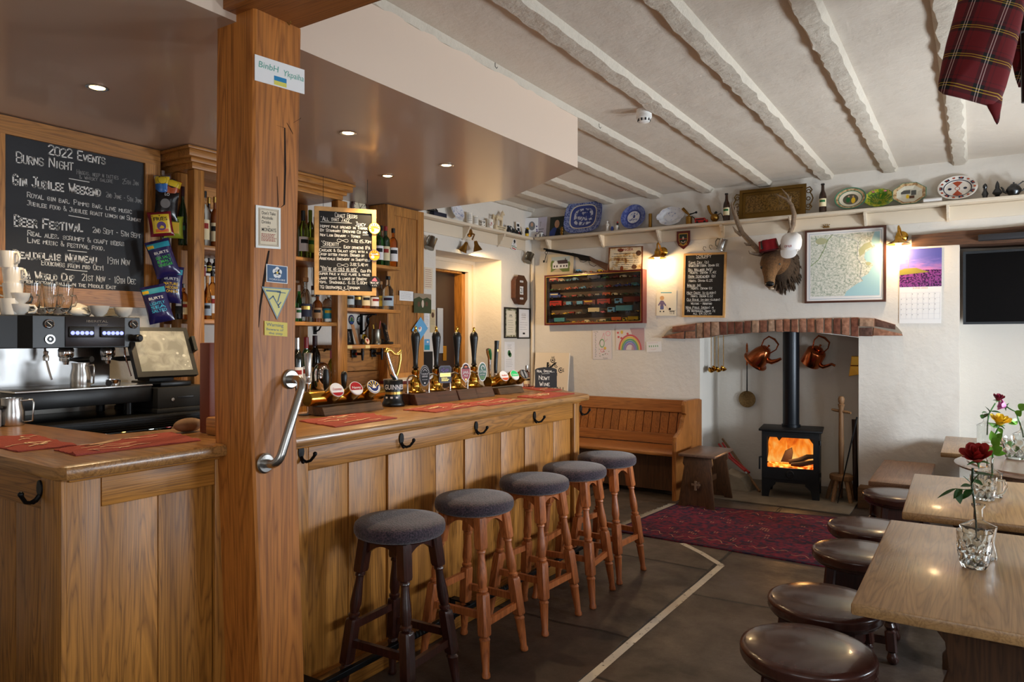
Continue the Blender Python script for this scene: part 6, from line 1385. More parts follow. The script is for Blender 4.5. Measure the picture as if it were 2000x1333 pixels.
mb.m(mat('card_blue',(62,92,128),.6));annul(mb,f,cx_,cy_,.009,.0105,1,k+.0012,18);mb.m(YELLOW);disc(mb,f,cx_,cy_,.004,None,k+.0014,10);mb.m(PAPER);typed(mb,f,'YORKSHIRE',.12*w_,.13*h_,.1*h_,.76*w_,k+.0008);mb.bw('print',t,0)
a,c,ap=onX(510,560,XP),onX(567.5,564,XP),onX(540,625,XP);f=Fr((XP+.0022,ap.y,ap.z),(0,1,0),(0,0,1),(1,0,0));t=thing('step_triangle','yellow triangular warning sign of a falling figure on the oak post','sign',f.o)
T3=[(0,0),(c.y-ap.y,c.z-ap.z),(a.y-ap.y,a.z-ap.z)];g_=(sum(x for x,_ in T3)/3,sum(y for _,y in T3)/3);mb=MB().m(mat('sign_grey_blue',(120,140,150),.5));mb.prism([f.p(x,y) for x,y in T3],f.n*.0012);mb.bw('plate',t,0)
mb=MB().m(mat('sign_pale_yellow',(216,206,130),.5));poly(mb,f,[(g_[0]+(x-g_[0])*.87,g_[1]+(y-g_[1])*.87) for x,y in T3],.0016);mb.m(mat('sign_figure',(72,100,124),.5));tp_=lambda u,v:((onX(u,v,XP).y-ap.y),onX(u,v,XP).z-ap.z)
ribbon(mb,f,[tp_(519,568),tp_(546,570)],.006,.002);ribbon(mb,f,[tp_(546,572),tp_(541,590)],.0045,.002);ribbon(mb,f,[tp_(525,585),tp_(532,579),tp_(542,597),tp_(547,591)],.0045,.002);ribbon(mb,f,[tp_(540,571),tp_(556,573)],.003,.002);disc(mb,f,*tp_(543,600),.004,None,.002,10);mb.bw('print',t,0)
t,f,w_,h_,k=postsign('step_notice','small yellow notice warning of the step on the oak post','notice',515.5,560,(627,631),(655,657),mat('notice_yellow',(222,200,96),.6))
mb=MB().m(mat('sign_figure',(72,100,124),.5));typed(mb,f,'Warning',w_*.08,h_*.66,h_*.24,w_*.74,k+.0006);typed(mb,f,'Beware of',w_*.08,h_*.36,h_*.17,w_*.74,k+.0006);typed(mb,f,'the step',w_*.18,h_*.1,h_*.17,w_*.6,k+.0006);mb.bw('print',t,0)
# grab rail on the post
t=thing('grab_rail','brushed steel grab rail fixed slantwise on the oak post','grab rail',onX(540,830,XP));A_,B2=onX(516,905,XP),onX(566,741,XP)
A_.x=B2.x=XP
for q,pr in ((A_,0),(B2,1)):MB().m(STEEL).lathe([(0,.001),(.036,.001),(.036,.005),(.03,.010),(0,.011)],q+Vector((.004 if pr==0 else .002,0,0)),28,(1,0,0)).bw('flange',t)
d=(B2-A_).normalized();o_=Vector((.075,0,0));pts=[A_+Vector((.01,0,0)),A_+o_*.5]
for q in range(6):th=PI/2*q/5;pts.append(A_+o_*.5+Vector((.0375*math.sin(th),0,0))+d*.04*(1-math.cos(th)))
pts2=[B2+Vector((.01,0,0)),B2+o_*.5]
for q in range(6):th=PI/2*q/5;pts2.append(B2+o_*.5+Vector((.0375*math.sin(th),0,0))-d*.04*(1-math.cos(th)))
MB().m(STEEL).tube(pts+pts2[::-1],.0155,16).bw('tube',t,60)
t=thing('beam_hook','small bent metal hook under the oak beam at the post','hook',onX(565,40,XP));p=onX(563,38,XP+.02);MB().m(BRASSD).tube([p+Vector((0,0,.012)),p+Vector((0,.008,.004)),p+Vector((0,.012,-.008)),p+Vector((0,.004,-.018)),p+Vector((0,-.006,-.012))],.0022,6).bw('hook',t)
# crisp packets
def packet(u,v,X,w_,h_,rot,cols,texts,label,grp):
    c=onX(u,v,X);t=thing('crisp_packet',label,'crisp packet',c,0,grp)
    a=math.radians(rot);yaw=math.radians(-32);x=Vector((math.sin(-yaw)*0+math.cos(PI/2+yaw)*1,math.sin(PI/2+yaw),0));nrm=Vector((math.sin(PI/2+yaw),-math.cos(PI/2+yaw),0))
    x2=x*math.cos(a)+Vector((0,0,1))*math.sin(a);y2=-x*math.sin(a)+Vector((0,0,1))*math.cos(a);f=Fr((0,0,0),x2,y2,nrm)
    n=12;mb=MB().m(cols[0]);gridf,gridb=[],[]
    def bulge(i,j):fx,fy=abs(i/n*2-1),abs(j/n*2-1);return .024*max(0,1-fx**3)*max(0,1-fy**4)+.0015*math.sin(i*1.7+j*2.3)*(fy<.9)
    rg=[]
    for j in range(n+1):
        row=[f.p((i/n-.5)*w_*(1-.06*math.sin(PI*j/n)),(j/n-.5)*h_,bulge(i,j)+.0006) for i in range(n+1)];bk=[f.p((i/n-.5)*w_*(1-.06*math.sin(PI*j/n)),(j/n-.5)*h_,-bulge(i,j)*.7) for i in range(n,-1,-1)];rg.append(row+bk)
    mb.rings(rg);fo=mb.bl('foil',t,60)
    class Bf:
        def p(s,a_,b_,h=0):fx,fy=min(1,abs(a_/w_*2)),min(1,abs(b_/h_*2));return f.p(a_*(1-.06*math.cos(PI/2*fy)),b_,.024*max(0,1-fx**3)*max(0,1-fy**4)+.0026+h)
    b_=Bf();mb=MB()
    for (m_,kind,*ar) in texts:
        mb.m(m_)
        if kind=='r':
            x0,y0_,x1,y1_=ar;K=8
            for i in range(K):
                for j in range(4):rect(mb,b_,(x0+(x1-x0)*i/K)*w_,(y0_+(y1_-y0_)*j/4)*h_,(x0+(x1-x0)*(i+1)/K)*w_,(y0_+(y1_-y0_)*(j+1)/4)*h_,0)
        elif kind=='c':disc(mb,b_,ar[0]*w_,ar[1]*h_,ar[2]*w_,None,.0006,18)
        else:typed(mb,b_,ar[0],ar[1]*w_,ar[2]*h_,ar[3]*h_,ar[4]*w_,.0012,.01,align='c')
    mb.bl('print',fo,0)
NVY=mat('packet_navy',(34,30,84),.25,coat=.4);MAR=mat('packet_maroon',(120,24,40),.25,coat=.4);PKY=mat('packet_yellow',(222,190,50),.25,coat=.4)
LGRN=mat('packet_green',(60,190,80),.5);CYN=mat('packet_cyan',(60,180,220),.5)
gB='crisp packets hanging on the clip strip'
def burts(u,v,rot,colm,lines,lb,X=-3.72):packet(u,v,X,.132,.216,rot,(NVY,),[(TEAL,'r',-.46,.28,.46,.42),(YELLOW,'r',-.46,.3,-.2,.38),(PAPER,'t','BURTS',.02,.12,.07,.6)]+[(colm,'t',s_,.02,-.02-.1*i,.075,.62) for i,s_ in enumerate(lines)],lb,gB)
burts(318,505,18,LGRN,('SEA SALT','& MALT','VINEGAR'),'navy crisp packet with green lettering, uppermost of the navy ones',-3.94)
burts(333,556,-4,YELLOW,('MATURE','CHEDDAR','& ONION'),'navy crisp packet with yellow lettering in the middle of the navy ones',-3.97)
burts(307,594,14,CYN,('LIGHTLY','SEA','SALTED'),'navy crisp packet with pale blue lettering above the till',-3.93)
packet(314,438,-3.98,.127,.143,8,(MAR,),[(PKY,'r',-.36,-.38,.4,.38),(INK,'t','FRIES',.02,.12,.14,.6),(PURPLE,'c',.02,-.1,.2),(ORANGE,'r',-.25,-.34,.3,-.22)],'yellow and maroon snack packet above the navy crisp packets',gB)
packet(339,444,-4.0,.106,.132,0,(mat('packet_lime',(172,190,60),.25,coat=.4),),[(YELLOW,'r',-.3,-.3,.3,.2),(INK,'t','FRIES',.0,.2,.14,.6)],'lime green snack packet half behind the yellow and maroon one',gB)
packet(325,402,-3.99,.127,.17,-4,(mat('packet_black',(22,20,22),.25,coat=.4),),[(GREYINK,'c',-.05,.05,.22),(RED,'r',-.4,-.36,.1,-.26),(PAPER,'t','LO',.0,.33,.1,.2)],'black snack packet with a round emblem above the yellow and maroon one',gB)
packet(318,364,-4.01,.085,.122,4,(mat('packet_blue',(40,100,170),.25,coat=.4),),[(PKY,'r',-.48,.1,.48,.46),(INK,'c',0,.28,.3)],'small blue and yellow nut packet at the top of the clip strip',gB)
packet(334,372,-3.99,.095,.132,-14,(mat('packet_orange',(170,76,34),.25,coat=.4),),[(PKY,'r',-.48,.16,.48,.46),(INK,'c',0,.3,.3)],'small orange and yellow nut packet at the top of the clip strip',gB)
t=thing('clip_strip','thin steel clip strip carrying the crisp packets beside the bottle shelves','clip strip',onX(322,350,-4.06));a,c=onX(322,340,-4.06),onX(322,620,-4.06);MB().m(STEEL).box(-4.12,-4.066,2.452,2.469,c.z,a.z+.02).bw('strip',t)
# ------------------------------------------------------------------ high shelves
ZSH=2.635
def corbel(mb,axis,at,z,d):
    pf=[(0,0),(d,0),(d,-.02),(d*.8,-.035),(d*.72,-.06),(d*.5,-.075),(d*.42,-.1),(d*.16,-.115),(.0,-.13)]
    if axis=='back':mb.prism([(at-.011,YB-.012-a,z+b_) for a,b_ in pf],(.022,0,0),.002)
    else:mb.prism([(XL+.012+a,at-.011,z+b_) for a,b_ in pf],(0,.022,0),.002)
    return mb
t=thing('high_shelf','long cream painted shelf of plates above the brick lintel on corbels','shelf',(-1.2,YB,ZSH))
MB().m(CREAM).box(XL+.13,1.69,YB-.15,YB-.002,ZSH-.026,ZSH,.004).bw('board',t)
MB().m(CREAM).box(XL+.13,1.69,YB-.016,YB-.001,ZSH-.145,ZSH-.027,.003).bw('back_rail',t)
for u,v in ((1068,470),(1172,460),(1284,450),(1408,438),(1543,425),(1689,415),(1851,400)):corbel(MB().m(CREAM),'back',onY(u,v,YB-.1).x,ZSH-.027,.105).bw('corbel',t,20)
t=thing('high_shelf','short cream painted shelf above the doorway beside the soffit end','shelf',(XL,6.0,ZSH))
MB().m(CREAM).box(XL+.002,XL+.118,4.92,YB-.155,ZSH-.026,ZSH,.004).bw('board',t)
MB().m(CREAM).box(XL+.001,XL+.014,4.92,YB-.155,ZSH-.145,ZSH-.027,.003).bw('back_rail',t)
for u,v in ((912,460),(980,470)):corbel(MB().m(CREAM),'left',onX(u,v,XL+.06).y,ZSH-.027,.09).bw('corbel',t,20)
ZS1=ZSH+.0008
# plates
def pattern(name,c0,c1,scale,thr=.5):
    m,nt,b=base(name);n=N(nt,'ShaderNodeTexNoise',i_Scale=scale,i_Detail=6.,i_Roughness=.65);nt.links.new(objco(nt),n.inputs['Vector'])
    nt.links.new(ramp(nt,n.outputs[0],[(thr-.05,lin(c0)),(thr+.03,lin(c1))]),b.inputs['Base Color']);b.inputs['Roughness'].default_value=.15;b.inputs['Coat Weight'].default_value=.5;return m
WB1=pattern('willow_rim',(50,66,130),(140,152,196),60);WB2=pattern('willow_centre',(40,56,122),(206,210,222),22,.5);WB3=pattern('spode_rim',(60,76,146),(108,122,178),40);WB4=pattern('spode_pale',(120,136,186),(226,226,230),34,.42);DISHW=pattern('dish_flowers',(116,134,184),(226,228,234),30,.4)
BLUEB=mat('cobalt_band',(52,68,138),.15,coat=.5);IVORY=mat('ivory_glaze',(230,220,196),.15,coat=.5)
def plate(name,label,u,v,wpx,hpx_,mode,Y=None,X=None,group='plates on the high shelf',tilt=None):
    """a dish leaning on the wall, turned on its edge; layers: list of (scale, material)"""
    c=onY(u,v,Y) if Y else onX(u,v,X);r_=(c-O0).length/ray(u,v).length
    w_,h_=wpx*r_,hpx_*r_
    if Y:w_ *= 1.0/abs(Vector((CS,SN,0)).x)*.86
    lean=math.radians(16 if tilt is None else tilt)
    if Y:x,y,n_=Vector((1,0,0)),Vector((0,math.sin(lean),math.cos(lean))),Vector((0,-math.cos(lean),math.sin(lean)))
    else:x,y,n_=Vector((0,1,0)),Vector((-math.sin(lean),0,math.cos(lean))),Vector((math.cos(lean),0,math.sin(lean)))
    hh=h_/math.cos(lean); 
    c.z=ZS1+hh*math.cos(lean)+.004; 
    t=thing(name,label,'plate',(c.x,c.y,c.z),0,group);f=Fr((0,0,0),x,y,n_)
    def shape(s,k=0):
        if mode[0]=='oct':pts=[(a*w_*s/math.cos(PI/8),b_*hh*s/math.cos(PI/8)) for a,b_ in [(math.cos(PI/8+PI/4*i),math.sin(PI/8+PI/4*i)) for i in range(8)]];return [tuple(p0+(p1-p0)*q/4 for p0,p1 in zip(pts[i],pts[(i+1) % 8])) for i in range(8) for q in range(4)]
        e={'round':1,'platter':.62,'dish':1,'leaf':1}[mode[0]]
        out=[]
        for i in range(48):
            a=2*PI*i/48;ca,sa=math.cos(a),math.sin(a);wob=1+(.025*math.cos(8*a) if mode[0]=='dish' else .02*math.cos(14*a) if mode[0]=='leaf' else 0)
            if mode[0]=='dish' and abs(ca)>.93:wob *= 1.1
            out.append((w_*s*wob*math.copysign(abs(ca)**e,ca),hh*s*wob*math.copysign(abs(sa)**e,sa)))
        return out
    # body: rim stands forward of the well
    lay=mode[1];ringsv=[]
    prof=[(.55,-.004),(.985,.022),(1.0,.026),(.975,.028),(.66,.012),(.6,.006),(.0,.005)]
    mb=MB().m(lay[0][1]);rgs=[]
    for s,d in prof:rgs.append([f.p(a,b_,d-.012) for a,b_ in shape(max(s,.01))])
    mb.rings(rgs);body=mb.bl('dish_body',t,50)
    def dep(s): # height of the front surface
        return (.006+(max(s,.6)-.6)/.06*.006 if s<.66 else .012+(s-.66)/(.975-.66)*.016)-.012+.0009
    mb=MB()
    for s0,s1,m_ in lay[1:]:
        mb.m(m_);K=3 if s1>.66>s0 else 1
        for q in range(K):
            a0,a1=s0+(s1-s0)*q/K,s0+(s1-s0)*(q+1)/K;A_,B1=shape(max(a0,.005)),shape(a1);n=len(A_)
            for i in range(n):mb.face([mb.bm.verts.new(f.p(*pt,dep(s)+.0003)) for pt,s in ((A_[i],a0),(B1[i],a1),(B1[(i+1) % n],a1),(A_[(i+1) % n],a0))])
    if len(mode)>2:mode[2](mb,f,w_,hh,dep)
    mb.bl('glaze_print',body,0);return t
YP=7.035
def willow(mb,f,w,h,dep):
    mb.m(BLUEB);z=dep(.3)+.0012
    for x,y,a,b_ in ((-.25,.1,.16,.06),(-.2,.2,.1,.05),(.2,.12,.2,.1),(.28,-.02,.12,.14),(-.22,-.2,.14,.05),(.1,-.28,.22,.05)):disc(mb,f,x*w,y*h,a*w,b_*h,z,12)
    ribbon(mb,f,[(-.1*w,-.2*h),(-.02*w,0),(.08*w,.2*h)],.01,z);ribbon(mb,f,[(-.2*w,.0),(0,.05*h),(.15*w,-.1*h)],.008,z)
plate('willow_platter','large blue and white oblong platter with a landscape on the high shelf',1139,424,40,34,('platter',[(1,BLUEB),(.9,.985,WB1),(.72,.9,WB1),(.66,.71,IVORY),(.5,.66,BLUEB),(.0,.5,WB2)],willow),YP)
def bird(mb,f,w,h,dep):
    mb.m(BLUEB);z=dep(.2)+.0012;ribbon(mb,f,[(-.2*w,-.2*h),(0,-.05*h),(.02*w,.25*h),(.1*w,.3*h)],.006,z);ribbon(mb,f,[(-.3*w,-.25*h),(.3*w,-.18*h)],.006,z);disc(mb,f,.05*w,.05*h,.08*w,.14*h,z,10)
plate('blue_plate','round deep blue plate with a pale centre beside the brass shell case',1237,424,25,24.5,('round',[(1,BLUEB),(.62,.98,WB3),(.5,.62,BLUEB),(0,.5,WB4)],bird),YP)
plate('floral_dish','pale oval dish with blue flowers and two lugs beside the brass blowtorch',1310,423,25,19,('dish',[(1,mat('pale_china',(226,230,236),.15,coat=.5)),(.74,.98,DISHW),(.0,.5,DISHW)]),YP)
GRN=mat('plate_green',(70,126,96),.2,coat=.4);TANP=pattern('plate_tan_rim',(150,112,70),(206,176,130),50)
def couple(mb,f,w,h,dep):
    z=dep(.3)+.0012;mb.m(mat('plate_scene',(92,86,70),.4));disc(mb,f,0,0,.5*w,.5*h,z-.0004);mb.m(GREEN);disc(mb,f,-.15*w,-.05*h,.13*w,.25*h,z,12);mb.m(YELLOW);disc(mb,f,.18*w,-.12*h,.13*w,.28*h,z,12);mb.m(mat('face_tone',(206,164,130),.6));disc(mb,f,-.12*w,.26*h,.06*w,.08*h,z+.0003,10);disc(mb,f,.16*w,.24*h,.06*w,.08*h,z+.0003,10)
plate('green_plate','green and tan rimmed plate with a pictured couple beside the beer bottle',1661,387,28,22.5,('round',[(1,GRN),(.9,.985,GRN),(.76,.9,TANP),(.7,.76,GRN),(.0,.7,IVORY)],couple),YP,tilt=22)
LEAFG=pattern('leaf_glaze',(84,130,30),(190,180,50),26)
def leaf(mb,f,w,h,dep):
    mb.m(mat('leaf_dark',(52,104,26),.2,coat=.5))
    for q in range(9):a=PI/2+(q-4)*.34;z=dep(.8)+.001;poly(mb,f,[(0,-.75*h),(.75*w*math.cos(a)-.05*w,.65*h*math.sin(a)-.1*h),(.85*w*math.cos(a),.78*h*math.sin(a)-.08*h),(.75*w*math.cos(a)+.05*w,.65*h*math.sin(a)-.1*h)],z)
    mb.m(PINK)
    for x in (-.4,.4):disc(mb,f,x*w,.72*h,.1*w,.1*h,dep(.9)+.0015,10)
plate('leaf_plate','green and yellow leaf shaped majolica plate between the other plates',1717,385,26,18.5,('leaf',[(1,LIME),(.6,.98,LEAFG),(.0,.6,LEAFG)],leaf),YP,tilt=24)
def inn(mb,f,w,h,dep):
    z=dep(.3)+.0012;mb.m(mat('scene_grey',(84,84,80),.4));rect(mb,f,-.5*w,.05*h,.05*w,.4*h,z);rect(mb,f,.1*w,-.1*h,.4*w,.35*h,z);mb.m(YELLOW);disc(mb,f,-.1*w,-.2*h,.1*w,.2*h,z+.0003,10);mb.m(BROWN);rect(mb,f,.0,-.4*h,.3*w,-.15*h,z+.0003)
plate('octagonal_plate','octagonal tan rimmed plate with a tavern scene on the high shelf',1776,379,28.5,22,('oct',[(1,GRN),(.95,.985,GRN),(.75,.95,TANP),(0,.75,mat('plate_cream_grey',(214,208,188),.2,coat=.4))],inn),YP,tilt=20)
IMN=mat('imari_navy',(26,30,62),.15,coat=.5);IMO=mat('imari_rust',(176,70,36),.15,coat=.5);IMW=mat('imari_white',(236,230,222),.12,coat=.5)
def imari(mb,f,w,h,dep):
    for q in range(14):
        a=2*PI*q/14;mb.m(IMN if q % 2 else IMO);z=dep(.86)+.0012
        P_=[(s*w*math.cos(a+d),s*h*math.sin(a+d)) for s,d in ((.74,-.15),(.95,-.16),(.95,.16),(.74,.15))]
        poly(mb,f,[P_[0],P_[1],P_[2],P_[3]],z) if q % 2 else disc(mb,f,.85*w*math.cos(a),.85*h*math.sin(a),.08*w,.08*h,z,8)
        if q % 2:mb.m(IMO);disc(mb,f,.85*w*math.cos(a),.85*h*math.sin(a),.06*w,.06*h,z+.0006,7)
    z=dep(.3)+.0012
    for q in range(4):a=PI/2*q;mb.m(IMO if q % 2 else IMN);poly(mb,f,[(.14*w*math.cos(a),.14*h*math.sin(a)),(.58*w*math.cos(a-.45),.58*h*math.sin(a-.45)),(.62*w*math.cos(a),.62*h*math.sin(a)),(.58*w*math.cos(a+.45),.58*h*math.sin(a+.45))],z) if q % 2 else disc(mb,f,.38*w*math.cos(a),.38*h*math.sin(a),.1*w,.1*h,z,8)
    mb.m(IMO);annul(mb,f,0,0,.1*w,.13*w,1,z)
plate('imari_plate','round navy, rust and white patterned plate beside the pewter pots',1870,365,33,25,('round',[(1,IMW),(.66,.71,IMN),(0,.6,IMW)],imari),YP,tilt=26)
plate('blue_plate','blue and white oval plate on the short shelf above the doorway',892,417,19,19,('round',[(1,mat('pale_china',(226,230,236),.15)),(.62,.98,WB4),(0,.58,WB4)]),X=XL+.07,tilt=20)
# bottles on the shelf
def shelfpt(u,Y=6.99):p=onY(u,420,Y);return Vector((p.x,Y,ZS1))
for u,vt,lb in ((1419,379,'dark beer bottle with a round cream label beside the antler tip'),(1607,360,'dark beer bottle with a round cream label between the brass tray and the plates')):
    p=shelfpt(u);k=p.y/ray(u,400).y;h=CAMZ+(HY-vt)*k-ZS1
    if 'beer' not in PROT:PROT['beer']=proto('beer')
    dup(PROT['beer'],p,-PI/2,lb,None,(.032,.032,h),mats={'glass_body':BG['brown'],'cap':BLACK,'label_paper':LABM['c'],'label_print':GREEN})
def onshelf(name,label,cat,u,Y=7.0,group=None,rz=0):return thing(name,label,cat,shelfpt(u,Y),rz,group)
t=onshelf('shell_case','tall plain brass shell case standing between two plates','shell case',1270,7.02);MB().m(BRASSD).lathe([(0,0),(.021,0),(.021,.006),(.018,.01),(.018,.15),(.016,.15),(.016,.02),(0,.02)],n=22,cap=False).bl('case',t)
FIGW=mat('figurine_white',(232,226,216),.2,coat=.4)
t=onshelf('figurine','slim white china lady figurine beside the willow platter','figurine',1186);MB().m(FIGW).lathe([(0,0),(.02,0),(.022,.01),(.014,.02),(.013,.05),(.017,.075),(.012,.088),(.006,.094),(0,.095)],n=16).ball((0,0,.106),.011,12,8).tube([(.015,0,.082),(.022,-.008,.065),(.012,-.016,.06)],.005,8).bl('body',t,60)
t=onshelf('jar','small dark blue jar between the white figurine and the china dog','jar',1195.5);MB().m(BLUEB).lathe([(0,0),(.012,0),(.016,.01),(.017,.035),(.01,.045),(.012,.05),(0,.05)],n=16).bl('body',t,60)
t=onshelf('figurine','black and white china figurine with a red cap beside the blue plate','figurine',1205);MB().m(FIGW).lathe([(0,0),(.026,0),(.026,.006),(.018,.012),(.02,.04),(.013,.06),(0,.065)],n=16).bl('body',t,60);MB().m(BLACK).ball((.006,0,.072),(.013,.012,.014),12,8).ball((.018,.002,.03),(.006,.008,.018),10,7).bl('head',t,60);MB().m(RED).ball((.006,0,.09),(.01,.01,.009),10,7).bl('cap',t)
t=onshelf('blow_torch','upright brass blowtorch with a slanting burner between the dish and the red car','blowtorch',1345.5)
MB().m(BRASSD).lathe([(0,0),(.031,0),(.031,.075),(.026,.082),(.01,.085),(.01,.1),(0,.1)],n=24).bl('tank',t);MB().m(BRASSD).tube([(.004,-.01,.098),(-.02,-.01,.12),(-.06,-.012,.165)],[.008,.014,.015],14).bl('burner',t);MB().m(IRON).tube([(.0,0,.1),(.04,-.01,.105),(.07,-.01,.112)],[.008,.006,.006],8).ball((.078,-.01,.113),.012).tube([(.03,0,.08),(.055,0,.06),(.07,0,.01)],.004,6).bl('pump_handle',t)
t=onshelf('blow_lamp','round brass blowlamp with an upright burner beside the beer bottle','blowlamp',1396)
MB().m(BRASSD).ball((0,0,.046),(.042,.042,.04),20,12).lathe([(0,0),(.024,0),(.02,.012),(0,.012)],n=18).bl('tank',t,60);MB().m(BRASSD).tube([(-.02,0,.07),(-.045,0,.1),(-.058,0,.14),(-.066,0,.17)],[.009,.012,.016,.013],12).bl('burner',t);MB().m(IRON).tube([(.0,0,.085),(.02,0,.1)],.012,10).tube([(.03,0,.07),(.06,0,.085),(.075,0,.06),(.09,0,.01)],.004,6).bl('handle',t)
def toy(kind,L_,col,col2=None,H=None):
    """a small toy vehicle, L_ long, facing +x"""
    mb=MB();h=H or L_*.36;r=min(.011,L_*.1);w_=min(.028,L_*.24+.006)
    mb.m(BLACKM)
    for x in (-.3,.3):
        for s in (-1,1):mb.lathe([(0,0),(r,0),(r,.006),(0,.006)],(x*L_,s*w_*.72-.003,r),10,(0,1,0))
    if kind in ('bus','truck','long'):mb.lathe([(0,0),(r,0),(r,.006),(0,.006)],(.12*L_,-w_*.72-.003,r),10,(0,1,0))
    mb.m(col);z0=r*.7;a=L_/2;c2=col2 or col
    if kind=='car':mb.prism([(-a,-w_*.7,z0),(a,-w_*.7,z0),(a,-w_*.7,h*.55),(.25*L_,-w_*.7,h*.62),(.1*L_,-w_*.7,h),(-.22*L_,-w_*.7,h),(-.36*L_,-w_*.7,h*.6),(-a,-w_*.7,h*.55)],(0,w_*1.4,0));mb.m(c2).box(-.18*L_,.08*L_,-w_*.73,w_*.73,h*.64,h*.9)
    elif kind=='sport':mb.prism([(-a,-w_*.7,z0),(a,-w_*.7,z0),(a,-w_*.7,h*.4),(.1*L_,-w_*.7,h*.5),(0,-w_*.7,h*.75),(-.15*L_,-w_*.7,h*.72),(-.4*L_,-w_*.7,h*.6),(-a,-w_*.7,h*.5)],(0,w_*1.4,0))
    elif kind=='racer':mb.prism([(-a,-w_*.5,z0),(a,-w_*.4,z0),(a,-w_*.4,h*.5),(.0,-w_*.5,h*.75),(-.1*L_,-w_*.5,h*.65),(-.35*L_,-w_*.5,h*.95),(-a,-w_*.5,h*.6)],(0,w_,0));mb.m(c2).ball((-.08*L_,0,h*.95),r*.8,8,6)
    elif kind in ('van','bus'):mb.box(-a,a*.6 if kind=='van' else a,-w_*.7,w_*.7,z0,h,.002);mb.box(a*.55,a,-w_*.7,w_*.7,z0,h*.62,.002) if kind=='van' else None;mb.m(c2).box(-a*.85,a*.5,-w_*.72,w_*.72,h*.6,h*.82)
    else:mb.box(.2*L_,a,-w_*.7,w_*.7,z0,h*.78,.002);mb.m(c2).box(-a,.16*L_,-w_*.7,w_*.7,z0+h*.15,h,.002);mb.m(INK).box(.3*L_,.46*L_,-w_*.72,w_*.72,h*.45,h*.7)
    return mb
t=onshelf('toy_car','bright red toy estate car on the high shelf between the blowtorch and blowlamp','toy car',1370,6.985);toy('van',.125,RED,INK,.05).bl('body',t,0)
# brass tray
t,f,w_,h_=wallpic('brass_tray','large oblong engraved brass tray with scrolled handles on the high shelf','tray',[(1443,371),(1579,357),(1578,418),(1445,429)],YP)
f=Fr(Vector((f.o.x,7.0,ZS1+.002)),(1,0,0),(0,.14,.99),(0,-.99,.14));BRE=pattern('engraved_brass',(88,66,28),(136,104,48),70);BRE.node_tree.nodes['Principled BSDF'].inputs['Metallic'].default_value=.8;BRE.node_tree.nodes['Principled BSDF'].inputs['Roughness'].default_value=.4
BRT=mat('tray_brass',(120,92,44),.35,.9)
w_-=.02;mb=MB().m(BRT);slab(mb,f,.0,0,w_,h_,-.006,.0);framed(mb,f,w_,h_,.03,0,.012);fr2=Fr(f.p(.05,.05),f.x,f.y,f.n);framed(mb,fr2,w_-.1,h_-.1,.008,0,.004);b_=mb.bw('tray_body',t,0)
mb=MB().m(BRE);rect(mb,f,.06,.06,w_-.06,h_-.06,.001);mb.m(BRT);annul(mb,f,w_/2,h_/2,.05,.06,.9,.0018);mb.bw('engraving',b_,0)
for s,x0 in ((-1,0),(1,w_)):
    mb=MB().m(BRT);q=lambda a,b_:f.p(x0+s*a,h_/2+b_,.006)
    mb.tube([q(0,.1),q(.03,.11),q(.05,.08),q(.035,.055),(q(.05,.03)),q(.06,0),q(.05,-.03),q(.035,-.055),q(.05,-.08),q(.03,-.11),q(0,-.1)],.006,8)
    for yy_ in (-.07,0,.07):mb.tube([q(.02+.016*math.cos(g),yy_+.016*math.sin(g)) for g in [2*PI*i/12 for i in range(12)]],.0045,6,closed=True)
    mb.bw('handle',t,60)
t=onshelf('paper_roll','white paper roll lying in front of the octagonal and navy plates','roll',1821,6.985);MB().m(PAPER).tube([(-.065,0,.021),(.07,.0,.021)],.02,16).bl('roll',t)
PWD=mat('dark_pewter',(78,80,82),.32,1)
t=onshelf('pepper_pot','slender dark pewter pepper pot beside the patterned plate','pot',1924,7.0);MB().m(PWD).lathe([(0,0),(.02,0),(.016,.012),(.024,.035),(.012,.065),(.012,.085),(.017,.09),(.014,.11),(.004,.12),(0,.124)],n=20).bl('body',t,60)
t=onshelf('pepper_pot','wide bellied dark pewter pot between the slender pot and the teapot','pot',1948,7.0);MB().m(PWD).lathe([(0,0),(.024,0),(.014,.014),(.036,.035),(.03,.05),(.014,.075),(.016,.08),(.012,.11),(.004,.128),(0,.135)],n=22).bl('body',t,60)
t=onshelf('teapot','dark pewter teapot at the far end of the plate row','teapot',1980,7.0);MB().m(PWD).lathe([(0,0),(.03,0),(.034,.008),(.05,.03),(.054,.05),(.04,.075),(.03,.082),(.02,.095),(.005,.1),(.008,.108),(0,.112)],n=26).bl('body',t,60);MB().m(PWD).tube([(-.045,0,.03),(-.065,0,.04),(-.072,0,.065),(-.085,0,.08)],[.012,.009,.007,.006],10).bl('spout',t);MB().m(PWD).tube([(.03,0,.085),(.06,0,.11),(.08,0,.1),(.085,0,.07),(.06,0,.04),(.045,0,.035)],.005,8).bl('handle',t,60)
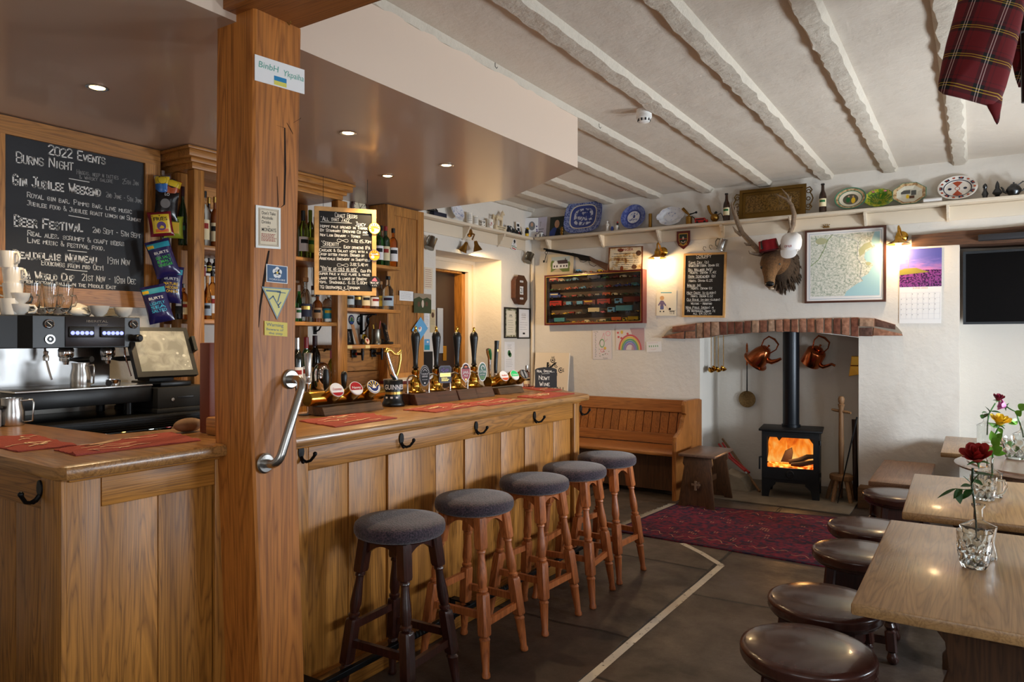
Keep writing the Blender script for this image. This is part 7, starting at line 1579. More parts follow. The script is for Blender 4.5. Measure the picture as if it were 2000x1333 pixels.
# cards, photo and bits in the corner of the shelves
def card(name,label,cat,u0,u1,vt,Y,m_,deco=None,rz=0.,lean=.12):
    a,c=onY(u0,430,Y),onY(u1,430,Y);top_=onY((u0+u1)/2,vt,Y);w_=c.x-a.x;h_=top_.z-ZS1
    f=Fr((a.x,Y,ZS1),(math.cos(rz),math.sin(rz),0),(lean*-math.sin(rz),lean*math.cos(rz),1));t=thing(name,label,cat,f.o);mb=MB().m(m_);slab(mb,f,0,0,w_/max(.3,math.cos(rz)),h_,0,.003);mb.bw('sheet',t,0)
    if deco:mb=MB();deco(mb,f,w_/max(.3,math.cos(rz)),h_);mb.bw('print',t,0)
    return t
SKIN=mat('print_skin',(196,150,120),.6)
def man(mb,f,w,h):mb.m(mat('photo_dark',(44,52,44),.5));rect(mb,f,0,0,w,h,.0034);mb.m(BLUE);poly(mb,f,[(.0,0),(.75*w,0),(.7*w,.3*h),(.45*w,.5*h),(.2*w,.45*h),(0,.25*h)],.0038);mb.m(INK);poly(mb,f,[(.35*w,0),(.75*w,0),(.72*w,.35*h),(.5*w,.45*h)],.0041);mb.m(SKIN);disc(mb,f,.5*w,.64*h,.17*w,.2*h,.0044)
card('photo_print','colour photo print of a smiling man beside the willow platter','photo',1073,1101,423,7.05,PAPER,man)
def ordr(mb,f,w,h):
    mb.m(PURPLE)
    for q in range(12):a=random.random()*6.28;disc(mb,f,w*(.12+.76*(q % 2))+random.uniform(-.05,.05)*w,h*random.uniform(.1,.95),.05*w,.04*h,.0034,8)
    mb.m(GREYINK);disc(mb,f,.6*w,.6*h,.2*w,.22*h,.0036);mb.m(SKIN);disc(mb,f,.6*w,.66*h,.08*w,.1*h,.004)
card('greeting_card','white card with a purple floral border and a portrait in the shelf corner','card',1020,1043,424,6.93,PAPER,ordr,.55)
def crosscard(mb,f,w,h):mb.m(GREYINK);ribbon(mb,f,[(.45*w,.55*h),(.45*w,.82*h)],.004,.0035);ribbon(mb,f,[(.38*w,.74*h),(.52*w,.74*h)],.004,.0035);textlines(mb,f,.2*w,.8*w,.28*h,.4*h,2,.01,.0035)
card('memorial_card','plain lilac card with a small cross standing beside the floral card','card',1045,1066,424,7.03,mat('card_lilac',(206,200,216),.8),crosscard)
t=onshelf('paper_box','small white box with a cable in the corner of the high shelf','box',1055,6.98);MB().m(WHITE).box(-.04,.02,-.02,.02,0,.035,.003).box(.0,.03,-.02,.02,0,.05,.003).bl('box',t);MB().m(BLACK).tube([(.03,0,.03),(.05,0,.028),(.07,-.02,.006),(.1,-.03,.004)],.003,6).bl('cable',t)
t=onshelf('brass_ornament','small knobbly brass ornament in front of the photo print','ornament',1098,6.985);mb=MB().m(BRASSD)
for z,r in ((.012,.016),(.032,.02),(.052,.016),(.07,.02),(.088,.014)):mb.ball((random.uniform(-.006,.006),0,z),(r,r*.8,r*.9),10,7)
mb.bl('body',t,60)
# short shelf above the doorway
XS2=XL+.06
def onsh2(name,label,cat,u,X=XS2,rz=0,group=None):p=onX(u,440,X);return thing(name,label,cat,(X,p.y,ZS1),rz,group)
def beaker(u,r,h,deco,label,rz=-1.): 
    t=onsh2('china_mug',label,'mug',u,rz=rz);MB().m(CHINA).lathe([(0,0),(r,0),(r,h),(r-.003,h),(r-.003,.006),(0,.006)],n=24,cap=False).bl('body',t);b_=t.children[0]
    MB().m(CHINA).tube([(r*.98,0,h*.82),(r*1.5,0,h*.8),(r*1.6,0,h*.45),(r*.98,0,h*.22)],.005,8).bl('handle',t,60) if deco != 'n' else None
    cf=Cyl((0,0,0),r,1.0-rz-1.8);mb=MB()
    if deco=='red':mb.m(RED);disc(mb,cf,.0,h*.5,r*.55,None,.0006);mb.m(PAPER);rect(mb,cf,-r*.4,h*.45,r*.4,h*.55,.001)
    elif deco=='blot': 
        mb.m(INK)
        for k in range(14):disc(mb,cf,random.uniform(-1,1)*r,h*random.uniform(.2,.85),.006,.005,.0006,7)
    else:mb.m(GREYINK);textlines(mb,cf,-r*.8,r*.8,h*.3,h*.75,4,.004,.0006)
    mb.bl('print',b_,0)
beaker(917,.032,.115,'n','tall white printed beaker beside the blue oval plate');beaker(929,.03,.1,'n','shorter white printed beaker beside the tall one');beaker(942,.034,.07,'blot','low white bowl with black blots on the short shelf');beaker(957,.034,.1,'red','white mug with a red badge beside the cream horse')
t=onsh2('horse_figurine','cream horse figurine on a lettered plinth on the short shelf','figurine',974,rz=PI/2);HM=mat('horse_cream',(226,206,170),.4)
p1=MB().m(HM).box(-.10,.10,-.035,.035,0,.05,.004).bl('plinth',t)
mb=MB().m(HM);mb.tube([(-.055,0,.135),(-.03,0,.142),(.02,0,.138),(.045,0,.14)],[.022,.027,.025,.026],12);mb.tube([(.04,0,.145),(.062,0,.18),(.075,0,.205)],[.024,.017,.014],12);mb.tube([(.066,0,.208),(.09,0,.198),(.108,0,.185)],[.014,.012,.008],10)
for x,y in ((-.055,-.014),(-.05,.014),(.04,-.014),(.05,.014)):mb.tube([(x,y,.13),(x+.004,y,.092),(x-.003,y,.052)],[.013,.008,.008],8)
mb.tube([(-.07,0,.145),(-.095,0,.16),(-.1,0,.12),(-.09,0,.075)],[.008,.009,.009,.005],8);mb.tube([(.072,-.004,.22),(.071,-.004,.235)],[.005,.001],6)
mb.bl('horse_body',t,70);mb=MB().m(INK);f=Fr((-.085,-.0355,0),(1,0,0),(0,0,1));typed(mb,f,'WHITE HORSE',.01,.028,.012,.15,.0006,.008);typed(mb,f,'HIGH WALL',.03,.008,.011,.11,.0006,.008);mb.bl('lettering',p1,0)
for i,(u,s) in enumerate(((994,1.),(1003,.8),(1010,.7),(1016,.6))):
    t=onsh2('pewter_measure',('largest','second largest','third largest','smallest')[i]+' of the dark measures beside the cream horse','measure',u,group='dark measures on the short shelf');MB().m(PWD).lathe([(0,0),(.026*s,0),(.03*s,.01*s),(.026*s,.04*s),(.018*s,.06*s),(.024*s,.08*s),(0,.08*s)],n=18).bl('body',t,60);MB().m(PWD).tube([(.02*s,0,.07*s),(.04*s,0,.065*s),(.045*s,0,.04*s),(.028*s,0,.02*s)],.004*s,6).bl('handle',t)
t=onsh2('photo_strip','narrow photo strip standing on the short shelf near the corner','photo',1013);f=Fr((XL+.05,onX(1010,440,XL+.05).y,ZS1),(.3,.95,0),(-.1,0,1));mb=MB().m(PAPER);slab(mb,f,0,0,.05,.15,0,.002);mb.bw('sheet',t,0);mb=MB().m(INK);rect(mb,f,.008,.1,.042,.13,.0026);rect(mb,f,.008,.05,.042,.085,.0026);mb.m(REDINK);rect(mb,f,.008,.015,.042,.04,.0026);mb.bw('print',t,0)
t=onsh2('toucan_figurine','black and yellow bird figurine in front of the floral card','figurine',1029,XL+.09);MB().m(BLACK).lathe([(0,0),(.018,0),(.02,.02),(.024,.05),(.018,.075),(.014,.09),(0,.105)],n=16).bl('body',t,60);MB().m(YELLOW).tube([(.01,-.01,.09),(.03,-.02,.085),(.045,-.025,.07)],[.01,.009,.003],8).lathe([(0,0),(.019,.001),(.022,.03),(0,.035)],(.004,-.004,.002),12).bl('beak',t,60)
t=onsh2('model_ship','dark model standing at the cupboard end of the short shelf','model',850,XL+.06);MB().m(mat('model_navy',(26,32,52),.5)).box(-.03,.03,-.05,.14,0,.045,.004).bl('base',t);MB().m(BLACKM).box(-.02,.02,-.1,.02,.045,.06,.003).tube([(0,-.03,.06),(0,.0,.08),(0,.03,.06)],.008,6).bl('gun',t)
# things hanging on the doorway wall
def hung_mug(u,v,rot,label,plane='left',s=1.):
    p=onX(u,v,XL+.075) if plane=='left' else onY(u,v,YB-.075);t=thing('pewter_mug',label,'mug',p,rot=rot,group='hanging pewter mugs');r,h=.042*s,.115*s
    MB().m(PEWTER if plane=='left' else STEEL).lathe([(0,.003),(r*.95,0),(r*1.08,0),(r*1.1,.008),(r,.016),(r*.95,h*.5),(r*.93,h-.006),(r*.97,h),(r*.88,h),(r*.87,h*.5),(r*.9,.02),(0,.015)],(0,0,-h*.55),26,cap=False).bl('cup',t,50)
    z0=-h*.55;MB().m(PEWTER).tube([(-r*.9,0,z0+h*.86),(-r*1.5,0,z0+h*.88),(-r*1.75,0,z0+h*.62),(-r*1.5,0,z0+h*.3),(-r*.95,0,z0+h*.2)],.006,8).bl('handle',t,60)
    q=Vector(t.location)+(Vector((-.05,-.035,.065)) if plane=='left' else Vector((-.05,.04,.07)));return t
hung_mug(843,474,(.1,.45,PI/2),'pewter mug hanging by its handle beside the oak cupboard');hung_mug(1034,503,(.1,.5,PI/2),'pewter mug hanging by its handle in the far corner')
hung_mug(1411,477,(.1,.35,0),'bright pewter mug hanging over the corner of the scrumpy board','back')
q=onX(1004,478,XL+.016);t=thing('beer_mat','white round topped beer mat hanging under the short shelf','beer mat',q);f=Fr(q,(0,1,-.15),(0,.15,1),(1,0,0));mb=MB().m(PAPER);mb.prism([f.p(a,b_) for a,b_ in [(-.05,-.06),(.05,-.06),(.05,.0),(.035,.02)]+[(.032*math.cos(g),.03+.032*math.sin(g)) for g in [PI*i/10 for i in range(11)]]+[(-.035,.02),(-.05,0)]],f.n*.003);mb.bw('sheet',t,0)
mb=MB().m(INK);disc(mb,f,0,.035,.02,None,.0036);textlines(mb,f,-.03,.03,-.015,.005,2,.006,.0036);mb.m(GREEN);rect(mb,f,-.05,-.03,.05,-.022,.0036);mb.m(RED);rect(mb,f,-.04,-.052,.04,-.04,.0036);mb.bw('print',t,0)
def leftpaper(name,label,cat,u0,u1,vt,vb,m_,deco=None,X=XL+.002,thick=.0015,rot=0.,frame=None):
    a,c,b_=onX(u0,(vt+vb)/2,X),onX(u1,(vt+vb)/2,X),onX((u0+u1)/2,vb,X);tp=onX((u0+u1)/2,vt,X);w_,h_=c.y-a.y,tp.z-b_.z
    f=Fr((X,a.y,b_.z),(0,1,0),(0,0,1),(1,0,0))
    if rot:f=Fr(f.p(w_/2,h_/2)-Vector((0,math.cos(rot),math.sin(rot)))*w_/2-Vector((0,-math.sin(rot),math.cos(rot)))*h_/2,(0,math.cos(rot),math.sin(rot)),(0,-math.sin(rot),math.cos(rot)),(1,0,0))
    t=thing(name,label,cat,f.o)
    if frame:mb=MB().m(frame);framed(mb,f,w_,h_,.016,0,.014);mb.bw('frame',t,0);mb=MB().m(m_);slab(mb,f,.014,.014,w_-.014,h_-.014,0,.005);thick=.005
    else:mb=MB().m(m_);slab(mb,f,0,0,w_,h_,0,thick)
    mb.bw('sheet',t,0)
    if deco:mb=MB();deco(mb,f,w_,h_,thick+.0006);mb.bw('print',t,0)
    return t
def cert(mb,f,w,h,k):
    mb.m(mat('cert_inner',(226,218,196),.8));rect(mb,f,.16*w,.1*h,.86*w,.9*h,k);mb.m(INK);rect(mb,f,.4*w,.74*h,.6*w,.76*h,k+.0004);typed(mb,f,'FOOD',.5*w,.68*h,.04*h,.26*w,k+.0004,align='c');textlines(mb,f,.3*w,.75*w,.2*h,.58*h,6,.008*h,k+.0004)
LEAFY=pattern('cert_border',(90,96,60),(196,190,160),40)
leftpaper('certificate','black framed certificate with a leafy border beside the doorway','certificate',984,1009,601,661,LEAFY,cert,frame=BLACK)
def cert2(mb,f,w,h,k):mb.m(BROWN);typed(mb,f,'FOOD',.5*w,.74*h,.05*h,.34*w,k,align='c');typed(mb,f,'& DRINK',.5*w,.67*h,.04*h,.34*w,k,align='c');framed_=[rect(mb,f,*q,k) for q in ((.32*w,.62*h,.68*w,.625*h),(.32*w,.82*h,.68*w,.825*h))];mb.m(GREYINK);textlines(mb,f,.2*w,.8*w,.3*h,.52*h,4,.008*h,k);mb.m(INK);rect(mb,f,.42*w,.14*h,.6*w,.2*h,k)
leftpaper('certificate','black framed white certificate nearest the corner pipe','certificate',1010,1034,602,662,PAPER,cert2,frame=BLACK)
def notice(mb,f,w,h,k):mb.m(GREEN);disc(mb,f,.45*w,.62*h,.14*w,.1*h,k);disc(mb,f,.55*w,.56*h,.14*w,.08*h,k);mb.m(GREYINK);textlines(mb,f,.3*w,.7*w,.78*h,.88*h,3,.01*h,k);textlines(mb,f,.15*w,.85*w,.16*h,.4*h,5,.008*h,k)
leftpaper('wall_notice','white notice with a green blob emblem below the framed certificates','notice',985,1005,668,726,PAPER,notice)
def lines_(m_,n=8,y0=.1,y1=.88):
    def fn(mb,f,w,h,k):mb.m(m_);textlines(mb,f,.1*w,.92*w,y0*h,y1*h,n,.02*h,k)
    return fn
leftpaper('old_notice','yellowed printed notice pinned beside the oak cupboard','notice',829,845,523,565,OFFWHITE,lines_(REDINK,9))
leftpaper('paper_list','narrow white list pinned on the wall above the blue card','list',829,838,612,639,PAPER,lines_(GREYINK,10))
def strip(mb,f,w,h,k):mb.m(BROWN);disc(mb,f,.5*w,.76*h,.26*w,.12*h,k);mb.m(GREYINK);textlines(mb,f,.12*w,.88*w,.35*h,.58*h,5,.012*h,k)
leftpaper('old_poster','long yellowed strip poster beside the doorway edge','poster',840,850,605,650,mat('strip_tan',(206,184,140),.8),strip)
XC=-4.099
leftpaper('white_card','small white printed card stuck on the oak cupboard door','card',780,807,569,588,PAPER,lines_(GREYINK,6,.2,.85),X=XC)
def dogs(mb,f,w,h,k):
    mb.m(mat('photo_green',(52,62,30),.6));rect(mb,f,0,0,w,h,k);mb.m(mat('photo_sky',(150,132,110),.6));poly(mb,f,[(0,h),(w,h),(w,.7*h),(.75*w,.82*h),(.5*w,.72*h),(.3*w,.84*h),(0,.7*h)],k+.0004);mb.m(mat('photo_cow',(206,186,166),.6));disc(mb,f,.5*w,.48*h,.07*w,.2*h,k+.0008,12);mb.m(BROWN);disc(mb,f,.28*w,.45*h,.08*w,.14*h,k+.0008,12);disc(mb,f,.72*w,.48*h,.08*w,.13*h,k+.0008,12)
leftpaper('photo_print','dark green photo print of animals in a meadow on the cupboard edge','photo',808,842,574,612,BROWN,dogs,X=XC+.006)
def bluec(mb,f,w,h,k):mb.m(PAPER);disc(mb,f,.5*w,.5*h,.16*w,.14*h,k);mb.m(RED);disc(mb,f,.48*w,.58*h,.03*w,.1*h,k+.0004,8);disc(mb,f,.56*w,.56*h,.03*w,.08*h,k+.0004,8)
leftpaper('blue_card','pale blue card stuck cornerwise on the oak cupboard door','card',808,832,628,659,SKYB,bluec,X=XC+.003,rot=PI/4)
def sea(mb,f,w,h,k):mb.m(TEAL);rect(mb,f,0,0,w,.45*h,k);mb.m(PAPER);disc(mb,f,.6*w,.75*h,.2*w,.1*h,k)
leftpaper('postcard','small blue seaside postcard pinned below the white list','postcard',829,839,663,684,SKYB,sea)
leftpaper('wall_tablet','flat black device fixed to the wall beside the doorway','device',827,842,687,730,BLACK,None,thick=.02)
# octagonal date calendar
q=onX(1016,567,XL+.05);t=thing('date_calendar','octagonal dark wooden perpetual calendar showing the number 21','calendar',(XL,q.y,q.z));f=Fr((XL+.001,q.y,q.z),(0,1,0),(0,0,1),(1,0,0));W2,H2=.125,.165
OC=[(-.45*W2,-H2),(.45*W2,-H2),(W2,-.6*H2),(W2,.6*H2),(.45*W2,H2),(-.45*W2,H2),(-W2,.6*H2),(-W2,-.6*H2)]
CW=mat('calendar_walnut',(74,42,26),.35,var=.2,bscale=30);mb=MB().m(CW);mb.prism([f.p(a*.9,b_*.92) for a,b_ in OC],f.n*.055);b_=mb.bw('case',t,0);mb=MB().m(CW);mb.prism([f.p(a,b_,.0555) for a,b_ in OC],f.n*.012,.003);b2=mb.bw('front',t,0)
mb=MB().m(PAPER);rect(mb,f,-.036,-.05,.036,.04,.0682);rect(mb,f,-.035,.085,.035,.105,.0682);rect(mb,f,-.035,-.105,.035,-.085,.0682);mb.m(INK);typed(mb,f,'21',0,-.035,.06,.055,.069,.012,align='c');typed(mb,f,'TUESDAY',0,.09,.009,.055,.069,align='c');typed(mb,f,'JUNE',0,-.099,.009,.035,.069,align='c');mb.bw('date_cards',b2,0)
# ------------------------------------------------------------------ far wall: display case and its toys
t,f,w_,h_=wallpic('display_case','glazed mahogany display case of toy vehicles on the far wall','display case',[(1062.7,538),(1254.7,527.3),(1255.4,632.6),(1063.2,636)],6.99)
f=Fr(f.o,(1,0,.012),(0,0,1),(0,-1,0));MAH=mat('mahogany',(98,24,20),.3,coat=.3,var=.15,bscale=30);dpt=YB-6.99-.002
mb=MB().m(MAH);slab(mb,f,0,0,.02,h_,-dpt,0);slab(mb,f,w_-.02,0,w_,h_,-dpt,0);slab(mb,f,.02,0,w_-.02,.02,-dpt,0);slab(mb,f,.02,h_-.02,w_-.02,h_,-dpt,0);mb.m(mat('case_back',(104,88,74),.8));slab(mb,f,.02,.02,w_-.02,h_-.02,-dpt,-dpt+.006);mb.m(GOLD);framed(mb,Fr(f.p(.019,.019),f.x,f.y,f.n),w_-.038,h_-.038,.006,-.006,.001);mb.bw('case',t,0)
mb=MB().m(PANEC := pane('case_pane',refl=.05));slab(mb,f,.02,.02,w_-.02,h_-.02,-.008,-.005);mb.bw('glass_pane',t,0)
TCOL={'r':RED,'b':BLUE,'g':GREEN,'y':YELLOW,'o':ORANGE,'s':SKYB,'w':mat('toy_cream',(226,212,170),.4),'k':BLACK,'d':mat('toy_dark_green',(24,66,36),.4),'e':mat('toy_grey',(132,138,140),.4),'m':mat('toy_maroon',(110,28,30),.4),'t':mat('toy_teal',(70,150,170),.4),'p':PINK,'n':mat('toy_navy',(28,36,84),.4),'u':mat('toy_rust',(150,76,36),.4),'f':GOLD}
CN={'r':'red','b':'blue','g':'green','y':'yellow','o':'orange','s':'pale blue','w':'cream','k':'black','d':'dark green','e':'grey','m':'maroon','t':'grey blue','p':'pink','n':'navy','u':'rust','f':'gold'}
ROWS=[(545,493,[(235,370,'bus','r','w'),(374,468,'van','w','r'),(475,550,'car','t','e'),(555,680,'car','s','w'),(690,725,'sport','u','u'),(735,775,'sport','b','s'),(810,1000,'van','n','b'),(1010,1110,'racer','g','d'),(1145,1250,'racer','m','m'),(1270,1415,'sport','w','y'),(1440,1530,'sport','r','p')]),
        (668,612,[(235,290,'racer','g','w'),(300,348,'racer','d','d'),(358,405,'racer','e','w'),(465,560,'racer','o','r'),(575,665,'racer','r','w'),(685,780,'racer','s','w'),(815,900,'racer','m','w'),(935,1030,'racer','g','w'),(1050,1140,'racer','r','w'),(1175,1285,'racer','b','w'),(1310,1415,'racer','b','y'),(1430,1530,'van','t','g')]),
        (775,735,[(240,410,'van','b','w'),(425,530,'sport','r','o'),(540,650,'truck','g','r'),(658,755,'car','k','e'),(785,890,'car','m','r'),(915,1005,'van','n','w'),(1030,1140,'bus','o','r'),(1155,1288,'sport','w','w'),(1300,1420,'sport','d','w'),(1445,1545,'sport','d','d')]),
        (890,858,[(240,425,'bus','r','m'),(450,570,'truck','r','s'),(605,740,'truck','m','s'),(755,925,'bus','m','y'),(955,1135,'bus','r','m'),(1200,1545,'truck','s','m')]),
        (1005,976,[(250,312,'racer','y','y'),(335,380,'racer','m','w'),(430,492,'racer','y','o'),(505,612,'truck','y','r'),(640,715,'racer','e','e'),(735,985,'truck','k','w'),(995,1060,'van','p','r'),(1100,1440,'truck','s','t'),(1480,1560,'sport','f','w')]),
        (1115,1100,[(225,470,'truck','n','t'),(477,552,'truck','g','d'),(556,625,'truck','o','y'),(632,690,'racer','u','o'),(698,758,'racer','o','r'),(765,850,'van','w','w'),(854,915,'sport','r','m'),(945,1075,'truck','y','w'),(1085,1290,'truck','d','o'),(1310,1520,'truck','y','y')])]
KN={'bus':'bus','van':'van','car':'saloon car','sport':'sports car','racer':'racing car','truck':'lorry'}
NTH='first second third fourth fifth sixth seventh eighth ninth tenth eleventh twelfth'.split()
ON=['top','second','third','fourth','fifth','lowest'];seen={}
kx=w_/(1594-170)
for ri,(y0_,y1_,items) in enumerate(ROWS):
    zc0,zc1=[(1142-y)*h_/725 for y in (y0_,y1_)]
    zz=(zc0+zc1)/2-.0
    if ri<5:mb=MB().m(PANEM);slab(mb,f,.021,zz-.003,w_-.021,zz,-dpt+.008,-.016);mb.bw('shelf',t,0)
    else:zz=.0205
    for j,(x0,x1,kd,c1,c2) in enumerate(items):
        a=(x0-170)*kx;L_=(x1-x0)*kx;H_={'van':.44,'bus':.42,'car':.36,'sport':.36,'racer':.42,'truck':.3}[kd]*L_
        H_=min(H_,.075) if ri not in (3,) else min(max(H_,.05),.075)
        nm={'bus':'toy_bus','van':'toy_van','car':'toy_car','sport':'toy_car','racer':'toy_racer','truck':'toy_lorry'}[kd]
        q=f.p(a+L_/2,zz+.0006,-.036);flip=0 if random.random()<.5 else PI
        o=toy(kd,L_,TCOL[c1],TCOL[c2],H_).build(nm,smooth=0);o.location=q;o.rotation_euler.z=0 if kd in ('bus','van','sport') else PI
        first='first' if j==0 else 'last' if j==len(items)-1 else None
        lb='%s%s toy %s, %s from the corner, %s display case shelf' % (CN[c1],'' if c1==c2 else ' and '+CN[c2],KN[kd],NTH[j],ON[ri])
        tag(o,lb,'toy '+('car' if kd in ('car','sport','racer') else 'vehicle'),'toy vehicles in the display case')
for u,c1,kd,L_,lb in ((1130,'s','van',.06,'blue toy van standing on top of the display case on a dark box'),(1145,'u','racer',.05,'rust toy car on top of the display case beside the blue van'),(1156,'o','sport',.055,'orange toy car on top of the display case'),(1172,'y','car',.07,'yellow toy car on top of the display case beside the gun butt'),(1182,'o','sport',.045,'small orange toy car on top of the case against the rusty sign')):
    p=onY(u,530,7.03);zt_=f.p((p.x-f.o.x),h_).z+.0008
    if c1=='s':bx=MB().m(BLACKM).box(p.x-.035,p.x+.035,7.0,7.06,zt_,zt_+.02,.002).build('dark_box');tag(bx,'small dark box under the blue toy van on the display case','box');zt_+=.0208
    o=toy(kd,L_,TCOL[c1],TCOL[c1],L_*.4).build('toy_car' if kd != 'van' else 'toy_van',smooth=0);o.location=(p.x,7.03,zt_);tag(o,lb,'toy car')
ZCT=h_
# painting, key, gun and rusty sign above it
t,f2,w_,h_=wallpic('cottage_painting','watercolour of a white cottage in a cream mount above the display case','painting',[(1071,494),(1121,491),(1120,532.5),(1069,536)],7.06)
f2.o.z=f.p(f2.o.x-f.o.x,ZCT).z+.004;f2=Fr(f2.o,f2.x,(0,.08,1),(0,-1,.08))
mb=MB().m(mat('mount_cream',(222,204,170),.8));slab(mb,f2,0,0,w_,h_,0,.004);mb.bw('mount',t,0)
mb=MB();k=.0046
mb.m(mat('paint_sky',(190,200,196),.7));rect(mb,f2,.14*w_,.14*h_,.86*w_,.86*h_,k);mb.m(mat('paint_green',(112,130,70),.7));rect(mb,f2,.14*w_,.14*h_,.86*w_,.34*h_,k+.0004);disc(mb,f2,.2*w_,.5*h_,.08*w_,.2*h_,k+.0004);disc(mb,f2,.82*w_,.48*h_,.06*w_,.14*h_,k+.0004);mb.m(PAPER);rect(mb,f2,.2*w_,.3*h_,.8*w_,.55*h_,k+.0008);poly(mb,f2,[(.2*w_,.55*h_),(.42*w_,.55*h_),(.31*w_,.7*h_)],k+.0012);mb.m(mat('paint_roof',(74,58,60),.7));poly(mb,f2,[(.4*w_,.52*h_),(.8*w_,.52*h_),(.76*w_,.7*h_),(.38*w_,.68*h_)],k+.001);rect(mb,f2,.68*w_,.68*h_,.71*w_,.78*h_,k+.001)
for x in (.25,.35,.5,.62,.72):rect(mb,f2,x*w_,.36*h_,(x+.05)*w_,.46*h_,k+.0014)
mb.m(mat('paint_path',(190,176,150),.7));poly(mb,f2,[(.14*w_,.14*h_),(.6*w_,.14*h_),(.45*w_,.3*h_),(.38*w_,.3*h_)],k+.0008);mb.bw('print',t,0)
p=onY(1067,491,7.05);q=onY(1063,513,7.05);t=thing('old_key','large old iron key hanging below the gun barrel','key',p);MB().m(IRON).tube([p+Vector((.016*math.cos(g),0,-.016+.016*math.sin(g))) for g in [2*PI*i/14 for i in range(14)]],.003,6,closed=True).tube([p+Vector((0,0,-.032)),q],.004,6).box(q.x-.014,q.x,7.047,7.053,q.z,q.z+.024).bw('key',t)
t=thing('air_rifle','old lever action rifle hung slantwise above the display case','rifle',onY(1125,505,7.06));GW=wood('gun_stock',(54,34,24),(96,60,40),'x',.4,knots=False)
gp=lambda u,v,Y=7.055:onY(u,v,Y)
MB().m(IRON).tube([gp(1062,486.5),gp(1122,497)],.009,10).tube([gp(1066,490),gp(1117,498.5)],.007,8).bw('barrel',t)
MB().m(IRON).prism([gp(1117,494,7.045),gp(1150,500.5,7.045),gp(1158,508,7.045),gp(1152,510,7.045),(gp(1134,509,7.045)),gp(1128,503,7.045),gp(1117,500,7.045)],(0,.022,0),.002).bw('receiver',t,0)
MB().m(GW).prism([gp(1150,500,7.043),gp(1163,507,7.043),gp(1172,510,7.043),gp(1188,516,7.043),gp(1187,531,7.043),gp(1165,517,7.043),gp(1154,511,7.043)],(0,.026,0),.004).bw('stock',t,0)
MB().m(IRON).tube([gp(1131,507),gp(1134,511.5),gp(1140,512.5),gp(1146,510)],.003,6).tube([gp(1150,511),gp(1152,517),gp(1160,521),gp(1165,518)],.003,6).bw('lever',t)
t,f3,w_,h_=wallpic('enamel_sign','rusty white enamel danger notice standing on the display case','sign',[(1190,482),(1258,480),(1254,527.5),(1188,530)],7.06);f3.o.z=f.p(f3.o.x-f.o.x,ZCT).z+.005;f3=Fr(f3.o,f3.x,(0,.06,1),(0,-1,.06));h_=onY(1222,481,7.06).z-f3.o.z
mb=MB().m(mat('rusty_edge',(120,66,30),.8,var=.4,bscale=25));slab(mb,f3,0,0,w_,h_,0,.003);mb.bw('plate',t,0)
m,nt,b=base('chipped_enamel');n=N(nt,'ShaderNodeTexNoise',i_Scale=13.,i_Detail=6.);nt.links.new(objco(nt),n.inputs['Vector']);nt.links.new(ramp(nt,n.outputs[0],[(.36,lin((130,74,34))),(.43,lin((208,176,120))),(.52,lin((226,214,190)))]),b.inputs['Base Color']);b.inputs['Roughness'].default_value=.35
mb=MB().m(m);poly(mb,f3,[(.04*w_,.06*h_),(.5*w_,.03*h_),(.95*w_,.05*h_),(.97*w_,.5*h_),(.95*w_,.97*h_),(.05*w_,.95*h_),(.02*w_,.4*h_)],.0034);mb.m(mat('rust_spot',(96,64,44),.9));disc(mb,f3,.88*w_,.72*h_,.08*w_,.11*h_,.004,14);disc(mb,f3,.76*w_,.16*h_,.08*w_,.09*h_,.004,14);disc(mb,f3,.36*w_,.86*h_,.08*w_,.08*h_,.0038,14);mb.m(mat('rust_streak',(150,80,40),.9));disc(mb,f3,.4*w_,.1*h_,.05*w_,.12*h_,.0038,12)
mb.m(REDINK);typed(mb,f3,'DANGER',.27*w_,.83*h_,.1*h_,.46*w_,.0044,.012);mb.m(INK)
for s_,y,x,w2_ in (('WAR DEPARTMENT RANGE',.7,.16,.7),('From Beacon Beach Mark to the',.585,.1,.78),('boundary of the DANGER AREA',.5,.1,.78),('it is prohibited to enter upon',.415,.1,.78),('the land behind the notice board',.33,.1,.8),('when the RED flag is up or',.245,.1,.76),('firing is taking place beyond',.16,.1,.56),('or the danger area.',.075,.1,.5)):typed(mb,f3,s_,x*w_,y*h_,.045*h_,w2_*w_,.0044,.008)
mb.bw('lettering',t,0)
